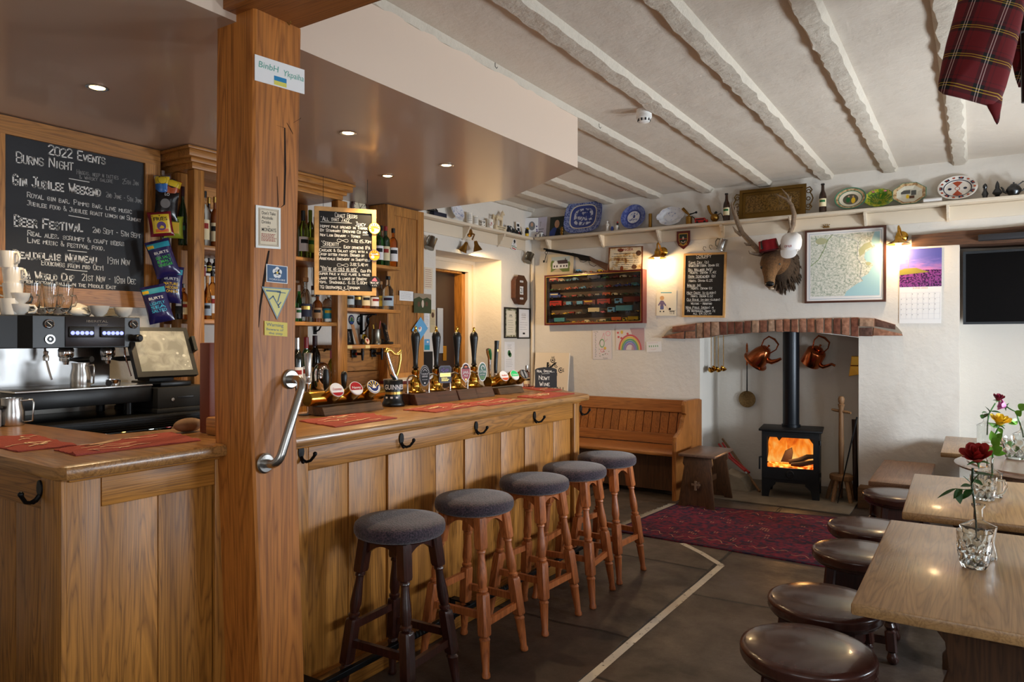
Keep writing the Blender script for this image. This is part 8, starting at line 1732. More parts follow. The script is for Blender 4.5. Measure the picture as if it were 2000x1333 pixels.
# children's drawings
def paper_(name,label,q,deco,Y=YB-.004,m_=PAPER):t,f,w_,h_=wallpic(name,label,'drawing',q,Y);mb=MB().m(m_);slab(mb,f,0,0,w_,h_,0,.0015);mb.bw('sheet',t,0);mb=MB();deco(mb,f,w_,h_,.0022);mb.bw('print',t,0)
DP=[mat('crayon_%s' % n,c,.8) for n,c in (('red',(206,96,96)),('yellow',(226,190,90)),('green',(110,170,110)),('blue',(116,140,196)),('violet',(160,130,176)),('pink',(224,140,160)),('tan',(206,160,110)))]
def dots(mb,f,w,h,k):
    for i in range(14):mb.m(INK if i % 3==0 else BLUE if i % 3==1 else GREEN);disc(mb,f,(.15+.02*(i % 2))*w,(.1+.06*i)*h,.02*w,.012*h,k,8)
    for i in range(12):mb.m(RED if i % 2 else GREEN);disc(mb,f,random.uniform(.3,.9)*w,random.uniform(.08,.35)*h,.02*w,.013*h,k,8)
    mb.m(DP[5]);ribbon(mb,f,[(.3*w,.5*h),(.5*w,.75*h),(.6*w,.9*h),(.65*w,.6*h),(.8*w,.7*h)],.003,k);annul(mb,f,.82*w,.88*h,.1*w,.12*w,1,k);annul(mb,f,.5*w,.3*h,.06*w,.09*w,1,k);mb.m(DP[2]);annul(mb,f,.5*w,.55*h,.1*w,.13*w,1.6,k);mb.m(DP[1]);disc(mb,f,.65*w,.38*h,.07*w,.05*h,k)
    mb.m(GREYINK);hand(mb,f,'AUTE',.06*w,.93*h,.03*h,.25*w,.0015,k);hand(mb,f,'Sara',.55*w,.03*h,.03*h,.25*w,.0015,k)
paper_('child_drawing',"tall child's drawing of dots and scribbles below the display case",[(1158,646),(1195,645),(1195,702.5),(1158,702)],dots,m_=mat('drawing_paper',(222,214,214),.8))
def rainbow(mb,f,w,h,k):
    mb.m(mat('crayon_wash',(196,160,160),.8));poly(mb,f,[(.55*w,0),(w,0),(w,h),(.5*w,h),(.6*w,.6*h)],k)
    for i,m_ in enumerate((DP[0],DP[1],DP[2],DP[3],DP[4])):mb.m(m_);annul(mb,f,.5*w,0,(.36-.055*i)*w,(.405-.055*i)*w,1.25,k+.0005,24,0,PI)
    mb.m(DP[0])
    for x,y in ((.08,.8),(.1,.6),(.2,.55),(.42,.75),(.22,.8)):disc(mb,f,x*w,y*h,.04*w,.05*h,k+.0005,8)
    mb.m(DP[1]);disc(mb,f,.22*w,.82*h,.05*w,.09*h,k+.0007,6)
paper_('child_drawing',"child's crayon drawing of a rainbow beneath the display case",[(1204,642),(1259,641),(1260,684),(1203,684)],rainbow,m_=mat('drawing_paper2',(226,214,208),.8))
def little(mb,f,w,h,k):
    mb.m(DP[2])
    for i in range(5):disc(mb,f,(.2+.14*i)*w,.55*h,.03*w,.1*h,k,7)
    mb.m(DP[0]);textlines(mb,f,.15*w,.8*w,.8*h,.86*h,1,.02*h,k);ribbon(mb,f,[(.3*w,.25*h),(.5*w,.2*h),(.65*w,.3*h)],.0015,k)
paper_('child_drawing',"small white card of tiny green drawings beside the rainbow",[(1263,668),(1292,667),(1292,687),(1263,688)],little)
def boydog(mb,f,w,h,k):
    mb.m(TEAL);rect(mb,f,.2*w,.87*h,.75*w,.9*h,k);mb.m(DP[6]);disc(mb,f,.27*w,.68*h,.11*w,.085*h,k,14);mb.m(mat('crayon_mauve',(116,100,130),.8));poly(mb,f,[(.2*w,.58*h),(.34*w,.58*h),(.5*w,.4*h),(.44*w,.37*h),(.36*w,.46*h),(.36*w,.36*h),(.19*w,.36*h),(.19*w,.46*h),(.12*w,.38*h),(.07*w,.41*h)],k);mb.m(BLUE);rect(mb,f,.2*w,.24*h,.27*w,.36*h,k);rect(mb,f,.29*w,.24*h,.36*w,.36*h,k);mb.m(INK);rect(mb,f,.17*w,.14*h,.23*w,.19*h,k);rect(mb,f,.34*w,.14*h,.4*w,.19*h,k);ribbon(mb,f,[(.68*w,.18*h),(.9*w,.18*h)],.008,k);disc(mb,f,.68*w,.26*h,.06*w,.05*h,k,10)
    for x in (.7,.76,.86,.9):ribbon(mb,f,[(x*w,.18*h),(x*w,.07*h)],.0025,k)
    ribbon(mb,f,[(.9*w,.18*h),(.97*w,.22*h)],.002,k);mb.m(RED);ribbon(mb,f,[(.47*w,.39*h),(.64*w,.2*h)],.002,k)
paper_('child_drawing',"child's drawing of a boy with a dog on a lead beneath the wall lamp",[(1281,567),(1320,566),(1320,618),(1282,617)],boydog,m_=mat('drawing_cream',(232,222,200),.8))
# regimental shield plaque
p=onY(1336.5,470,YB-.001);t=thing('shield_plaque','small mahogany shield plaque with a bugle crest under the high shelf','plaque',p);f=Fr((p.x,YB-.018,p.z),(1,0,0),(0,0,1),(0,-1,0));sw_,sh_=.07,.093
def sh(s):return [(-sw_*s,sh_*s),(sw_*s,sh_*s),(sw_*s,-.15*sh_*s),(.75*sw_*s,-.55*sh_*s),(0,-sh_*s),(-.75*sw_*s,-.55*sh_*s),(-sw_*s,-.15*sh_*s)]
mb=MB().m(MAH);mb.prism([f.p(a,b_) for a,b_ in sh(1)],f.n*.014,.003);b_=mb.bw('shield',t,0);mb=MB();mb.m(GOLD);poly(mb,f,[(a,b_+.006) for a,b_ in sh(.68)],.0146);mb.m(mat('crest_green',(36,52,40),.5));poly(mb,f,[(a,b_+.006) for a,b_ in sh(.58)],.0152);mb.m(RED);rect(mb,f,-.038,.006,.038,.016,.0158);mb.m(CHROME);annul(mb,f,0,-.01,.016,.024,.8,.0164,18,PI,2*PI);disc(mb,f,0,.02,.01,.016,.0164,10);mb.m(GOLD);poly(mb,f,[(-.042,-.045),(0,-.062),(.042,-.045),(.042,-.034),(0,-.05),(-.042,-.034)],.0164);mb.bw('crest',b_,0)
for i,(u,v) in enumerate(((1376,486),(1388,483))):p=onY(u,v,YB-.02);tag(MB().m(IRON).tube([(p.x,YB-.001,p.z-.02),(p.x,YB-.02,p.z-.02),(p.x-.012,YB-.028,p.z-.0),(p.x-.004,YB-.03,p.z+.02),(p.x+.012,YB-.03,p.z+.018),(p.x+.018,YB-.03,p.z+.004)],.0025,6).build('wall_hook'),('bent wire hook over the top of the scrumpy board, by the shield','bent wire hook over the top of the scrumpy board, by the pewter mug')[i],'hook','wire hooks over the scrumpy board')
# ------------------------------------------------------------------ stag head
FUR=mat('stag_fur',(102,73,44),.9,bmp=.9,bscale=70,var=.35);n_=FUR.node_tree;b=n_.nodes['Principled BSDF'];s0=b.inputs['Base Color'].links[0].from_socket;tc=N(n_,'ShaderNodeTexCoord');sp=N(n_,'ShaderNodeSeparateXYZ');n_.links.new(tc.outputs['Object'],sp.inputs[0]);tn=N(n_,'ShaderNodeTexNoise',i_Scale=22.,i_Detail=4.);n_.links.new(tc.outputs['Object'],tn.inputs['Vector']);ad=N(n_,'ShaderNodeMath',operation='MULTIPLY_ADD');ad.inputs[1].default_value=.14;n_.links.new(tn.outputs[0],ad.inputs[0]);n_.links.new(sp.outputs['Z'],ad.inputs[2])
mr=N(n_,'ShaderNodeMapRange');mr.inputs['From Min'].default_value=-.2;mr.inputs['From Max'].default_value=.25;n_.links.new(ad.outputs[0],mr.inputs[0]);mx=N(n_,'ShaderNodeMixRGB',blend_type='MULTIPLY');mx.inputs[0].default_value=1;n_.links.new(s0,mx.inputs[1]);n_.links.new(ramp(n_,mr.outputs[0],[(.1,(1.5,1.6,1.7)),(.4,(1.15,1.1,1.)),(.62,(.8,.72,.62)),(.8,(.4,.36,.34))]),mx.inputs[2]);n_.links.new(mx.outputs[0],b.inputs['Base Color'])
FURD=mat('stag_mane',(58,43,29),.95,bmp=1.,bscale=60,var=.4)
ANT=mat('antler',(128,108,88),.6,bmp=.5,bscale=50,var=.25)
p0=onY(1528,522,YB);t=thing('stag_head','mounted stag head with branching antlers wearing a red fez and a white cap','stag head',p0)
def sec(u,v,Y,rx,rz,back=0.):c=onY(u,v,Y);return c,rx,rz
path=[(1533,524,7.09,.135,.2),(1531,522,7.0,.125,.185),(1524,515,6.92,.1,.14),(1513,502,6.86,.09,.1),(1508,508,6.80,.098,.088),(1506,517,6.76,.098,.084),(1504,528,6.73,.072,.07),(1503,540,6.70,.052,.056),(1503,550,6.68,.045,.047),(1503.5,557,6.67,.041,.04),(1504,562,6.665,.02,.02)]
cs=[onY(u,v,Y) for u,v,Y,_,_ in path];rg=[]
for i,(u,v,Y,rx,rz) in enumerate(path):
    d=(cs[min(i+1,len(cs)-1)]-cs[max(i-1,0)]).normalized();x=Vector((1,0,0));x=(x-d*x.dot(d)).normalized();y=d.cross(x)
    if y.z<0:y=-y
    rg.append([cs[i]+x*rx*math.cos(a)+y*rz*math.sin(a)*(1 if math.sin(a)>0 else .92) for a in [2*PI*j/24 for j in range(24)]])
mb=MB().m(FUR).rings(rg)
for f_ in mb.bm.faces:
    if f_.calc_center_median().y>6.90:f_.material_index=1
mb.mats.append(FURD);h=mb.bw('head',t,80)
mb=MB().m(FURD) # shaggy mane tufts round the neck
for i in range(120):
    a=random.uniform(0,2*PI);k=random.uniform(0,1);q0,q1=cs[0].lerp(cs[2],k),Vector((.12*math.cos(a)*(1.1-.25*k),0,.175*math.sin(a)*(1.1-.25*k)));b_=q0+q1;tip=b_+q1.normalized()*.03+Vector((0,.03,-.045));mb.tube([b_-q1*.08,b_.lerp(tip,.5)+q1.normalized()*.008,tip],[.010,.008,.001],5)
mb.bw('mane',h,60)
for u,v,s in ((1489,523,-1),(1521,516,1)):q=onY(u,v,6.715 if s<0 else 6.735);MB().m(mat('eye_black',(10,8,8),.05,coat=.6)).ball(q,(.019,.019,.015),14,9).bw('eye',h,80)
q=onY(1503.5,555,6.635);MB().m(mat('nose_black',(16,14,14),.25)).ball(q,(.04,.022,.024),16,10).bw('nose',h,80)
q=onY(1505,564,6.66);MB().m(mat('chin_pale',(170,150,126),.9)).ball(q+Vector((.002,.015,.0)),(.026,.024,.012),12,8).bw('chin',h,80)
for s,u,v in ((-1,1476,494),(1,1526,482)):
    q=onY(u,v,6.86);b_=cs[3]+Vector((s*.07,.02,.05));MB().m(FUR).tube([b_,b_.lerp(q,.5),q.lerp(b_,.15),q],[.018,.032,.022,.004],10).bw('ear',h,70)
def antler(main,tines):
    P_=[onY(u,v,Y) for u,v,Y,_ in main];mb=MB().m(ANT).tube(P_,[r for *_,r in main],10)
    for tn in tines:mb.tube([onY(u,v,Y) for u,v,Y,_ in tn],[r for *_,r in tn],8)
    return mb.bw('antler',t,60)
antler([(1490,497,6.84,.026),(1478,486,6.84,.025),(1464,471,6.84,.024),(1449,455,6.84,.024),(1441,436,6.85,.022),(1434,415,6.86,.02),(1429,400,6.87,.012),(1432,392,6.87,.003)],
       [[(1487,498,6.83,.018),(1474,496,6.79,.017),(1465,494,6.76,.013),(1462,490,6.75,.004)],[(1471,478,6.84,.016),(1458,478,6.81,.012),(1453,474,6.8,.003)],[(1448,460,6.84,.017),(1437,452,6.82,.013),(1431,442,6.81,.003)],[(1436,417,6.86,.012),(1437,402,6.85,.003)]])
antler([(1518,494,6.84,.026),(1527,482,6.84,.025),(1540,462,6.84,.024),(1549,440,6.85,.022),(1551,418,6.86,.021),(1546,400,6.86,.017),(1537,390,6.86,.012),(1523,383,6.86,.008),(1516,379,6.86,.002)],
       [[(1516,494,6.83,.016),(1520,484,6.79,.013),(1516,470,6.76,.004)],[(1543,395,6.86,.014),(1538,382,6.86,.010),(1526,368,6.86,.002)],[(1543,394,6.86,.011),(1545,383,6.86,.003)],[(1545,450,6.84,.012),(1542,436,6.82,.008),(1540,423,6.81,.003)]])
FEZ=mat('fez_felt',(132,20,28),.95,bmp=.4,bscale=150);c=onY(1503,491,6.8);t=thing('fez','dark red felt fez perched between the antlers of the stag','hat',c,rot=(.12,-.16,0))
MB().m(FEZ).lathe([(0,0),(.088,0),(.088,.012),(.08,.1),(.077,.105),(0,.106)],n=36).bl('crown',t,50);MB().m(mat('fez_band',(44,12,16),.8)).lathe([(.0885,.002),(.0892,.004),(.0886,.01)],n=36,cap=False).bl('band',t);MB().m(BLACK).tube([(0,0,.108),(-.03,-.06,.106),(-.04,-.085,.095),(-.042,-.092,.03)],[.003,.004,.006,.012],8).bl('tassel',t)
CAPW=mat('cap_cotton',(234,232,230),.9,bmp=.3,bscale=40);c=onY(1545,472,6.74);t=thing('baseball_cap','white cotton cap with red stitching hanging on one antler of the stag','cap',c)
rg=[]
for z,rx,ry,oy in ((.075,.012,.012,.02),(.07,.045,.045,.02),(.045,.078,.075,.015),(0,.09,.09,.0),(-.05,.088,.085,-.01),(-.085,.078,.06,-.02)):rg.append([(rx*math.cos(a)*(1+.04*math.sin(3*a)),oy+ry*math.sin(a),z+.01*math.cos(2*a)) for a in [2*PI*j/26 for j in range(26)]])
b_=MB().m(CAPW).rings(rg).bl('crown',t,70)
fr_=[]; 
for j in range(15):a=PI+PI*j/14;fr_.append((.072*math.cos(a)-.004,-.045+.045*math.sin(a)*.8,-.08))
out=[(.07*math.cos(PI+PI*j/14)-.006,-.055+.03*math.sin(PI+PI*j/14),-.085-.075*abs(math.sin(PI+PI*j/14))**.6) for j in range(15)]
mb=MB().m(CAPW);mb.rings([fr_,[(x,y-.012,z) for x,y,z in out],[(x,y-.004,z) for x,y,z in out],[(x,y+.006,z+.002) for x,y,z in fr_]],close=False,cap=False);mb.bl('peak',t,60)
mb=MB().m(REDINK);hand(mb,Cyl((0,-.012,0),.092,-PI/2-.35),'Otter',0,-.062,.02,.06,.003,.0035);mb.bl('lettering',b_,0)
# ------------------------------------------------------------------ map, wall calendar, television
t,f,w_,h_=wallpic('framed_map','framed local map with pale blue sea on the far wall beside the stag','map',[(1571,451),(1729,440),(1731,589),(1572,593)],YB-.022)
mb=MB().m(MAHD := mat('map_frame',(78,44,32),.35,coat=.2));framed(mb,f,w_,h_,.018,-.018,.01);mb.bw('frame',t,0);mb=MB().m(PAPER);slab(mb,f,.017,.017,w_-.017,h_-.017,-.018,.001);mb.m(mat('map_line',(150,168,184),.7));framed(mb,Fr(f.p(.035,.035),f.x,f.y,f.n),w_-.07,h_-.07,.004,.001,.0016);mb.bw('mount',t,0)
m,nt,b=base('map_land');n=N(nt,'ShaderNodeTexNoise',i_Scale=46.,i_Detail=8.,i_Roughness=.75);v_=N(nt,'ShaderNodeTexVoronoi',feature='DISTANCE_TO_EDGE',i_Scale=26.);co=objco(nt);nt.links.new(co,n.inputs['Vector']);nt.links.new(co,v_.inputs['Vector'])
mm=N(nt,'ShaderNodeMixRGB',blend_type='MULTIPLY');mm.inputs[0].default_value=1;nt.links.new(ramp(nt,n.outputs[0],[(.38,lin((140,156,140))),(.48,lin((206,210,196))),(.6,lin((236,234,226)))]),mm.inputs[1]);nt.links.new(ramp(nt,v_.outputs['Distance'],[(.012,(.6,.66,.6)),(.03,(1,1,1))]),mm.inputs[2]);nt.links.new(mm.outputs[0],b.inputs['Base Color']);b.inputs['Roughness'].default_value=.6
mb=MB().m(m);a0,b0,a1,b1=.05,.06,w_-.05,h_-.05;rect(mb,f,a0,b0,a1,b1,.002)
P_=lambda x,y:(a0+(a1-a0)*x,b0+(b1-b0)*y)
mb.m(mat('map_sea',(168,208,216),.6));sea_=[(.5,0),(.53,.07),(.6,.13),(.7,.2),(.77,.23),(.74,.28),(.84,.34),(.88,.42),(.92,.5),(.82,.53),(.78,.6),(.8,.68),(.86,.72),(.94,.76),(.88,.85),(.93,1),(1,1),(1,0)];poly(mb,f,[P_(*q) for q in sea_],.0026)
mb.m(mat('map_heath',(176,178,140),.7));poly(mb,f,[P_(*q) for q in ((.72,.62),(.78,.66),(.8,.72),(.9,.77),(.86,.84),(.78,.82),(.7,.72))],.0024);disc(mb,f,*P_(.16,.9),.05,.03,.0024);disc(mb,f,*P_(.84,.5),.02,.016,.003);mb.m(mat('map_road',(120,150,70),.7));ribbon(mb,f,[P_(*q) for q in ((.0,.5),(.12,.6),(.2,.76),(.26,.92),(.33,1))],.004,.003);mb.m(mat('map_rail',(130,140,150),.7));ribbon(mb,f,[P_(*q) for q in ((.3,1),(.45,.95),(.62,.9),(.7,.85),(.68,.6),(.75,.48),(.72,.3),(.76,.24))],.003,.003);mb.bw('map_print',t,0)
p=onY(1614,441,YB-.02);tag(MB().m(BRASSD).box(p.x-.028,p.x+.028,YB-.03,YB-.018,p.z-.02,p.z-.008,.002).tube([(p.x-.03,YB-.022,p.z+.01),(p.x-.012,YB-.022,p.z-.006),(p.x-.006,YB-.022,p.z+.012)],.003,6).tube([(p.x+.03,YB-.022,p.z+.01),(p.x+.012,YB-.022,p.z-.006),(p.x+.006,YB-.022,p.z+.012)],.003,6).build('brass_clip'),'small brass clip hook above the framed map','hook')
t,f,w_,h_=wallpic('wall_calendar','wall calendar with a purple heather sunset picture on the chimney pier','calendar',[(1754.5,486),(1837,484),(1838,629.5),(1756,632)],YB-.004)
mb=MB().m(PAPER);slab(mb,f,0,0,w_,h_,-.001,.002);mb.bw('sheets',t,0)
m,nt,b=base('calendar_sky');tc=N(nt,'ShaderNodeTexCoord');sp=N(nt,'ShaderNodeSeparateXYZ');nt.links.new(tc.outputs['Generated'],sp.inputs[0]);n=N(nt,'ShaderNodeTexNoise',i_Scale=5.,i_Detail=4.);mp=N(nt,'ShaderNodeMapping');mp.inputs['Scale'].default_value=(1,1,5);mp.inputs['Rotation'].default_value=(0,.35,0);nt.links.new(tc.outputs['Generated'],mp.inputs[0]);nt.links.new(mp.outputs[0],n.inputs['Vector']);ad=N(nt,'ShaderNodeMath',operation='MULTIPLY_ADD');ad.inputs[1].default_value=.5;nt.links.new(n.outputs[0],ad.inputs[0]);nt.links.new(sp.outputs['Z'],ad.inputs[2])
nt.links.new(ramp(nt,ad.outputs[0],[(.2,lin((250,190,120))),(.4,lin((236,130,110))),(.62,lin((196,120,170))),(.85,lin((110,96,176))),(1,lin((80,80,160)))]),b.inputs['Base Color'])
mb=MB().m(m);kh=.51*h_;rect(mb,f,.0,h_-kh,w_,h_,.0026);mb.bw('picture_sky',t,0)
HEA=pattern('heather',(46,18,62),(136,62,136),70);mb=MB().m(HEA);rect(mb,f,0,h_-kh,w_,h_-.56*kh,.003);mb.m(mat('moor_green',(128,118,44),.7));poly(mb,f,[(0,h_-.68*kh),(w_*.72,h_-.62*kh),(w_*.55,h_-.56*kh),(.4*w_,h_-.5*kh),(.12*w_,h_-.51*kh),(0,h_-.56*kh)],.0034);mb.m(GREYINK);rect(mb,f,.205*w_,h_-.49*kh,.22*w_,h_-.25*kh,.0036);disc(mb,f,.212*w_,h_-.24*kh,.02*w_,.018*kh,.0038)
mb.m(mat('calendar_title',(206,150,130),.7));typed(mb,f,'JUNE 2022',.5*w_,.465*h_,.018*h_,.36*w_,.003,align='c');mb.m(mat('calendar_grid',(190,190,200),.7))
for i in range(6):ribbon(mb,f,[(.03*w_,(.06+.07*i)*h_),(.97*w_,(.06+.07*i)*h_)],.0012,.003)
for i in range(8):ribbon(mb,f,[((.03+.134*i)*w_,.06*h_),((.03+.134*i)*w_,.41*h_)],.001,.003)
mb.m(GREYINK)
for i in range(30):c_,r=(i+2) % 7,(i+2)//7;disc(mb,f,(.05+.134*c_)*w_,(.395-.07*r)*h_,.008*w_,.006*h_,.0032,6)
mb.bw('print',t,0)
YT=7.22;a,c=onY(1881,497,YT),onY(1888,634,YT);t=thing('television','large black flat screen television in the alcove under the dark lintel','television',a);f=Fr((a.x,YT,c.z),(1,-.05,0),(0,0,1));tw,th_=1.05,a.z-c.z+.02
mb=MB().m(mat('tv_bezel',(44,48,52),.35));framed(mb,f,tw,th_,.02,-.03,.006);b_=mb.bw('bezel',t,0);mb=MB().m(mat('tv_screen',(8,7,8),.35,ior=1.2));slab(mb,f,.019,.019,tw-.019,th_-.019,-.03,.001);mb.bw('screen',t,0);mb=MB().m(BLACKM);slab(mb,f,.3,.25,.75,.55,-.185,-.031);mb.bw('wall_mount',t,0)
a,c=onY(1910,459,YB-.09),onY(1910,471,YB-.09);tag(MB().m(mat('soundbar',(44,44,48),.6)).box(a.x,a.x+.85,YB-.11,YB-.042,c.z,a.z,.008).build('soundbar'),'long dark grey soundbar fixed to the charred lintel beam','soundbar')
# ------------------------------------------------------------------ lamps
WARM=(1,.68,.34);BULB=mat('bulb_glow',(255,226,170),.5,emit=14.)
def wall_lamp(u,v,label,pw,plane='back'):
    Y=YB-.10;p=onY(u,v,Y);t=thing('wall_lamp',label,'wall lamp',(p.x,Y,p.z),0,'brass swan neck wall lamps')
    MB().m(BRASS).lathe([(0,0),(.05,0),(.05,.006),(.042,.012),(.036,.02),(.014,.026),(0,.028)],(.018,.0985,.075),28,(0,-1,0)).bl('back_plate',t,50)
    MB().m(BRASS).tube([(.018,.075,.075),(.016,.05,.09),(.008,.025,.14),(.0,.0,.16),(-.0,-.018,.145),(-.0,-.02,.115),(-.0,-.02,.09)],.008,10).bl('arm',t,60)
    MB().m(BRASS).lathe([(.012,.1),(.016,.095),(.022,.075),(.028,.07),(.028,.045),(.034,.035),(.09,.005),(.098,.0),(.095,-.001),(.088,.001),(.03,.032),(.02,.04)],(0,-.02,0),32,cap=False).bl('lamp_shade',t,50)
    MB().m(BULB).ball((0,-.02,-.004),(.024,.024,.03),16,10).bl('bulb',t,80)
    l_=lamp('wall_lamp_light','POINT',(0,-.02,-.05),pw,WARM,shadow_soft_size=.04);l_.parent=t
wall_lamp(1285,505,'lit brass swan neck lamp over the drawing of a boy and dog',10);wall_lamp(1755,478,'lit brass swan neck lamp above the heather calendar',11)
p=onX(925,480,XL+.12);t=thing('spot_lamp','lit brass spotlight with two cone shades above the doorway','wall lamp',p)
q=onX(915,455,XL+.002);MB().m(BRASSD).lathe([(0,0),(.05,0),(.045,.02),(0,.03)],q,24,(1,0,0)).bw('back_plate',t,50);MB().m(BRASSD).tube([q+Vector((.02,0,0)),q+Vector((.06,.02,-.02)),p+Vector((0,-.02,.06))],.008,8).bw('arm',t)
for c,d in ((p+Vector((.0,.03,.05)),(.1,.3,-1)),(p+Vector((-.04,-.06,.03)),(-.4,-.3,-1))):MB().m(BRASSD).lathe([(.012,0),(.018,.01),(.022,.04),(.048,.1),(.046,.1),(.02,.045)],c,22,d,cap=False).bw('lamp_shade',t,50);MB().m(BULB).ball(c+Vector(d).normalized()*.075,.016,12,8).bw('bulb',t)
l_=lamp('spot_lamp_light','SPOT',(p.x+.02,p.y+.05,p.z-.06),45,WARM,(0,0,0),spot_size=2.4,spot_blend=.6,shadow_soft_size=.03);l_.rotation_euler=Vector((-.12,.5,-.8)).to_track_quat('-Z','Y').to_euler()
DL=[]
for u,v,lb in ((190,170,'recessed ceiling spotlight over the corner counter, before the events board'),(680,259,'recessed ceiling spotlight just beyond the oak post'),(757,343,'recessed ceiling spotlight near the tall cupboard'),(872,322,'recessed ceiling spotlight over the hand pumps')):
    p=onZ(u,v,ZS);t=thing('ceiling_spotlight',lb,'ceiling light',(p.x,p.y,ZS-.0005),0,'recessed spotlights in the lowered ceiling')
    MB().m(CHROME).lathe([(.032,-.0),(.046,.0),(.047,-.004),(.04,-.007),(.033,-.004)],n=32,cap=False).bl('bezel',t,50);MB().m(mat('spot_glow',(255,214,140),.5,emit=30.)).lathe([(0,-.003),(.028,-.003),(.032,-.001),(0,-.0005)],n=24).bl('bulb',t)
    l_=lamp('spotlight_light','SPOT',(0,0,-.02),52,(1,.74,.42),spot_size=2.1,spot_blend=.7,shadow_soft_size=.03);l_.parent=t
p=onZ(1258,214,ZC);t=thing('smoke_alarm','white round smoke alarm on the beamed ceiling','smoke alarm',(p.x,p.y,ZC-.001));MB().m(WHITE).lathe([(0,0),(.05,0),(.05,-.03),(.048,-.034),(.05,-.036),(.05,-.055),(.042,-.06),(.036,-.08),(.026,-.085),(0,-.086)],n=30).bl('body',t,40);mb=MB().m(INK)
for k in range(10):a=2*PI*k/10;mb.box(-.005,.005,.039,.0425,-.078,-.062,M=Matrix.Rotation(a,4,'Z'))
mb.bl('vent',t,0)
for i,(u,v) in enumerate(((967,128),(1170,246))):p=onZ(u,v,ZC-.06);tag(MB().m(IRON).tube([(p.x,p.y,ZC-.045),(p.x,p.y,ZC-.065),(p.x+.01,p.y,ZC-.078),(p.x+.016,p.y,ZC-.07)],.0018,6).build('ceiling_hook'),('small wire hook in the ceiling joist above the soffit face','small wire hook in the ceiling joist beyond the soffit end')[i],'hook','wire hooks in the joists')
# ------------------------------------------------------------------ tartan bagpipe hanging from the ceiling
m,nt,b=base('red_tartan');tc=N(nt,'ShaderNodeTexCoord');mp=N(nt,'ShaderNodeMapping');mp.inputs['Rotation'].default_value=(0,-.3,0);nt.links.new(tc.outputs['Object'],mp.inputs[0]);sp=N(nt,'ShaderNodeSeparateXYZ');nt.links.new(mp.outputs[0],sp.inputs[0]);R0,K0=lin((100,10,16)),lin((16,14,16));cols=[]
for ax,line in (('X',(226,200,190)),('Z',(214,180,50))):
    mu=N(nt,'ShaderNodeMath',operation='MULTIPLY');mu.inputs[1].default_value=9.;nt.links.new(sp.outputs[ax],mu.inputs[0]);fr=N(nt,'ShaderNodeMath',operation='FRACT');nt.links.new(mu.outputs[0],fr.inputs[0])
    r=ramp(nt,fr.outputs[0],[(0,R0),(.3,R0),(.32,K0),(.42,K0),(.43,lin(line)),(.455,K0),(.5,K0),(.51,lin(line)),(.535,K0),(.64,K0),(.66,R0),(.76,lin((70,12,18))),(.8,R0)]);r.node.color_ramp.interpolation='CONSTANT';cols.append(r)
mx=N(nt,'ShaderNodeMixRGB');mx.inputs[0].default_value=.5;nt.links.new(cols[0],mx.inputs[1]);nt.links.new(cols[1],mx.inputs[2]);nt.links.new(mx.outputs[0],b.inputs['Base Color']);b.inputs['Roughness'].default_value=.95;TART=m
kt=.0020;ctr=O0+ray(1908,95)*kt;rt_,up_,fw_=Vector((CS,SN,0)),Vector((0,0,1)),Vector((-SN,CS,0))
t=thing('bagpipe','red tartan bagpipe bag hanging from the beamed ceiling','bagpipe',ctr)
px=lambda u,v,d=0.:O0+ray(u,v)*(kt)+fw_*d
OL=[(1884,-40),(1866,30),(1852,80),(1843,120),(1836,160),(1836,176),(1846,184),(1880,192),(1912,201),(1936,208),(1952,196),(1962,160),(1972,120),(1984,70),(1994,20),(2000,-40)]
c0=(1925,80);rg=[]
for s,d in ((1,0),(.97,-.02),(.85,-.05),(.6,-.075),(.3,-.085),(.02,-.088)):rg.append([px(c0[0]+(u-c0[0])*s,c0[1]+(v-c0[1])*s,d) for u,v in OL])
for s,d in ((.97,.02),(.85,.05),(.6,.075),(.3,.085),(.02,.088)):rg.insert(0,[px(c0[0]+(u-c0[0])*s,c0[1]+(v-c0[1])*s,d) for u,v in OL])
MB().m(TART).rings(rg).bw('bag',t,70)
rg=[]
for f_,wd in ((0,17),(.3,13),(.6,8),(.85,5),(1,2)):cx_,cy_=1941+8*f_,195+46*f_;rg.append([px(cx_+wd*math.cos(a),cy_-3*math.cos(a),wd*.001*math.sin(a)) for a in [2*PI*j/12 for j in range(12)]])
MB().m(TART).rings(rg).bw('bag_tail',t,70)
MB().m(BLACK).tube([px(1974,72,-.03),px(1986,70,-.04),px(1997,62,-.03)],.005,8).bw('cord',t);MB().m(mat('pipe_ebony',(24,20,18),.3)).tube([px(1999,-60),px(2000,60),px(2003,200)],[.011,.012,.014],14).bw('drone_pipe',t)
rg=[]
for f_,wd in ((0,3),(.2,11),(.5,15),(.8,9),(1,3)):rg.append([px(2003+wd*math.cos(a),60+105*f_,.03+wd*.0015*math.sin(a)) for a in [2*PI*j/12 for j in range(12)]])
MB().m(TART).rings(rg).bw('pipe_cover',t,70)
MB().m(IRON).tube([px(1940,-40),Vector((*px(1940,-40).xy,ZC))],.004,6).bw('hanging_cord',t)
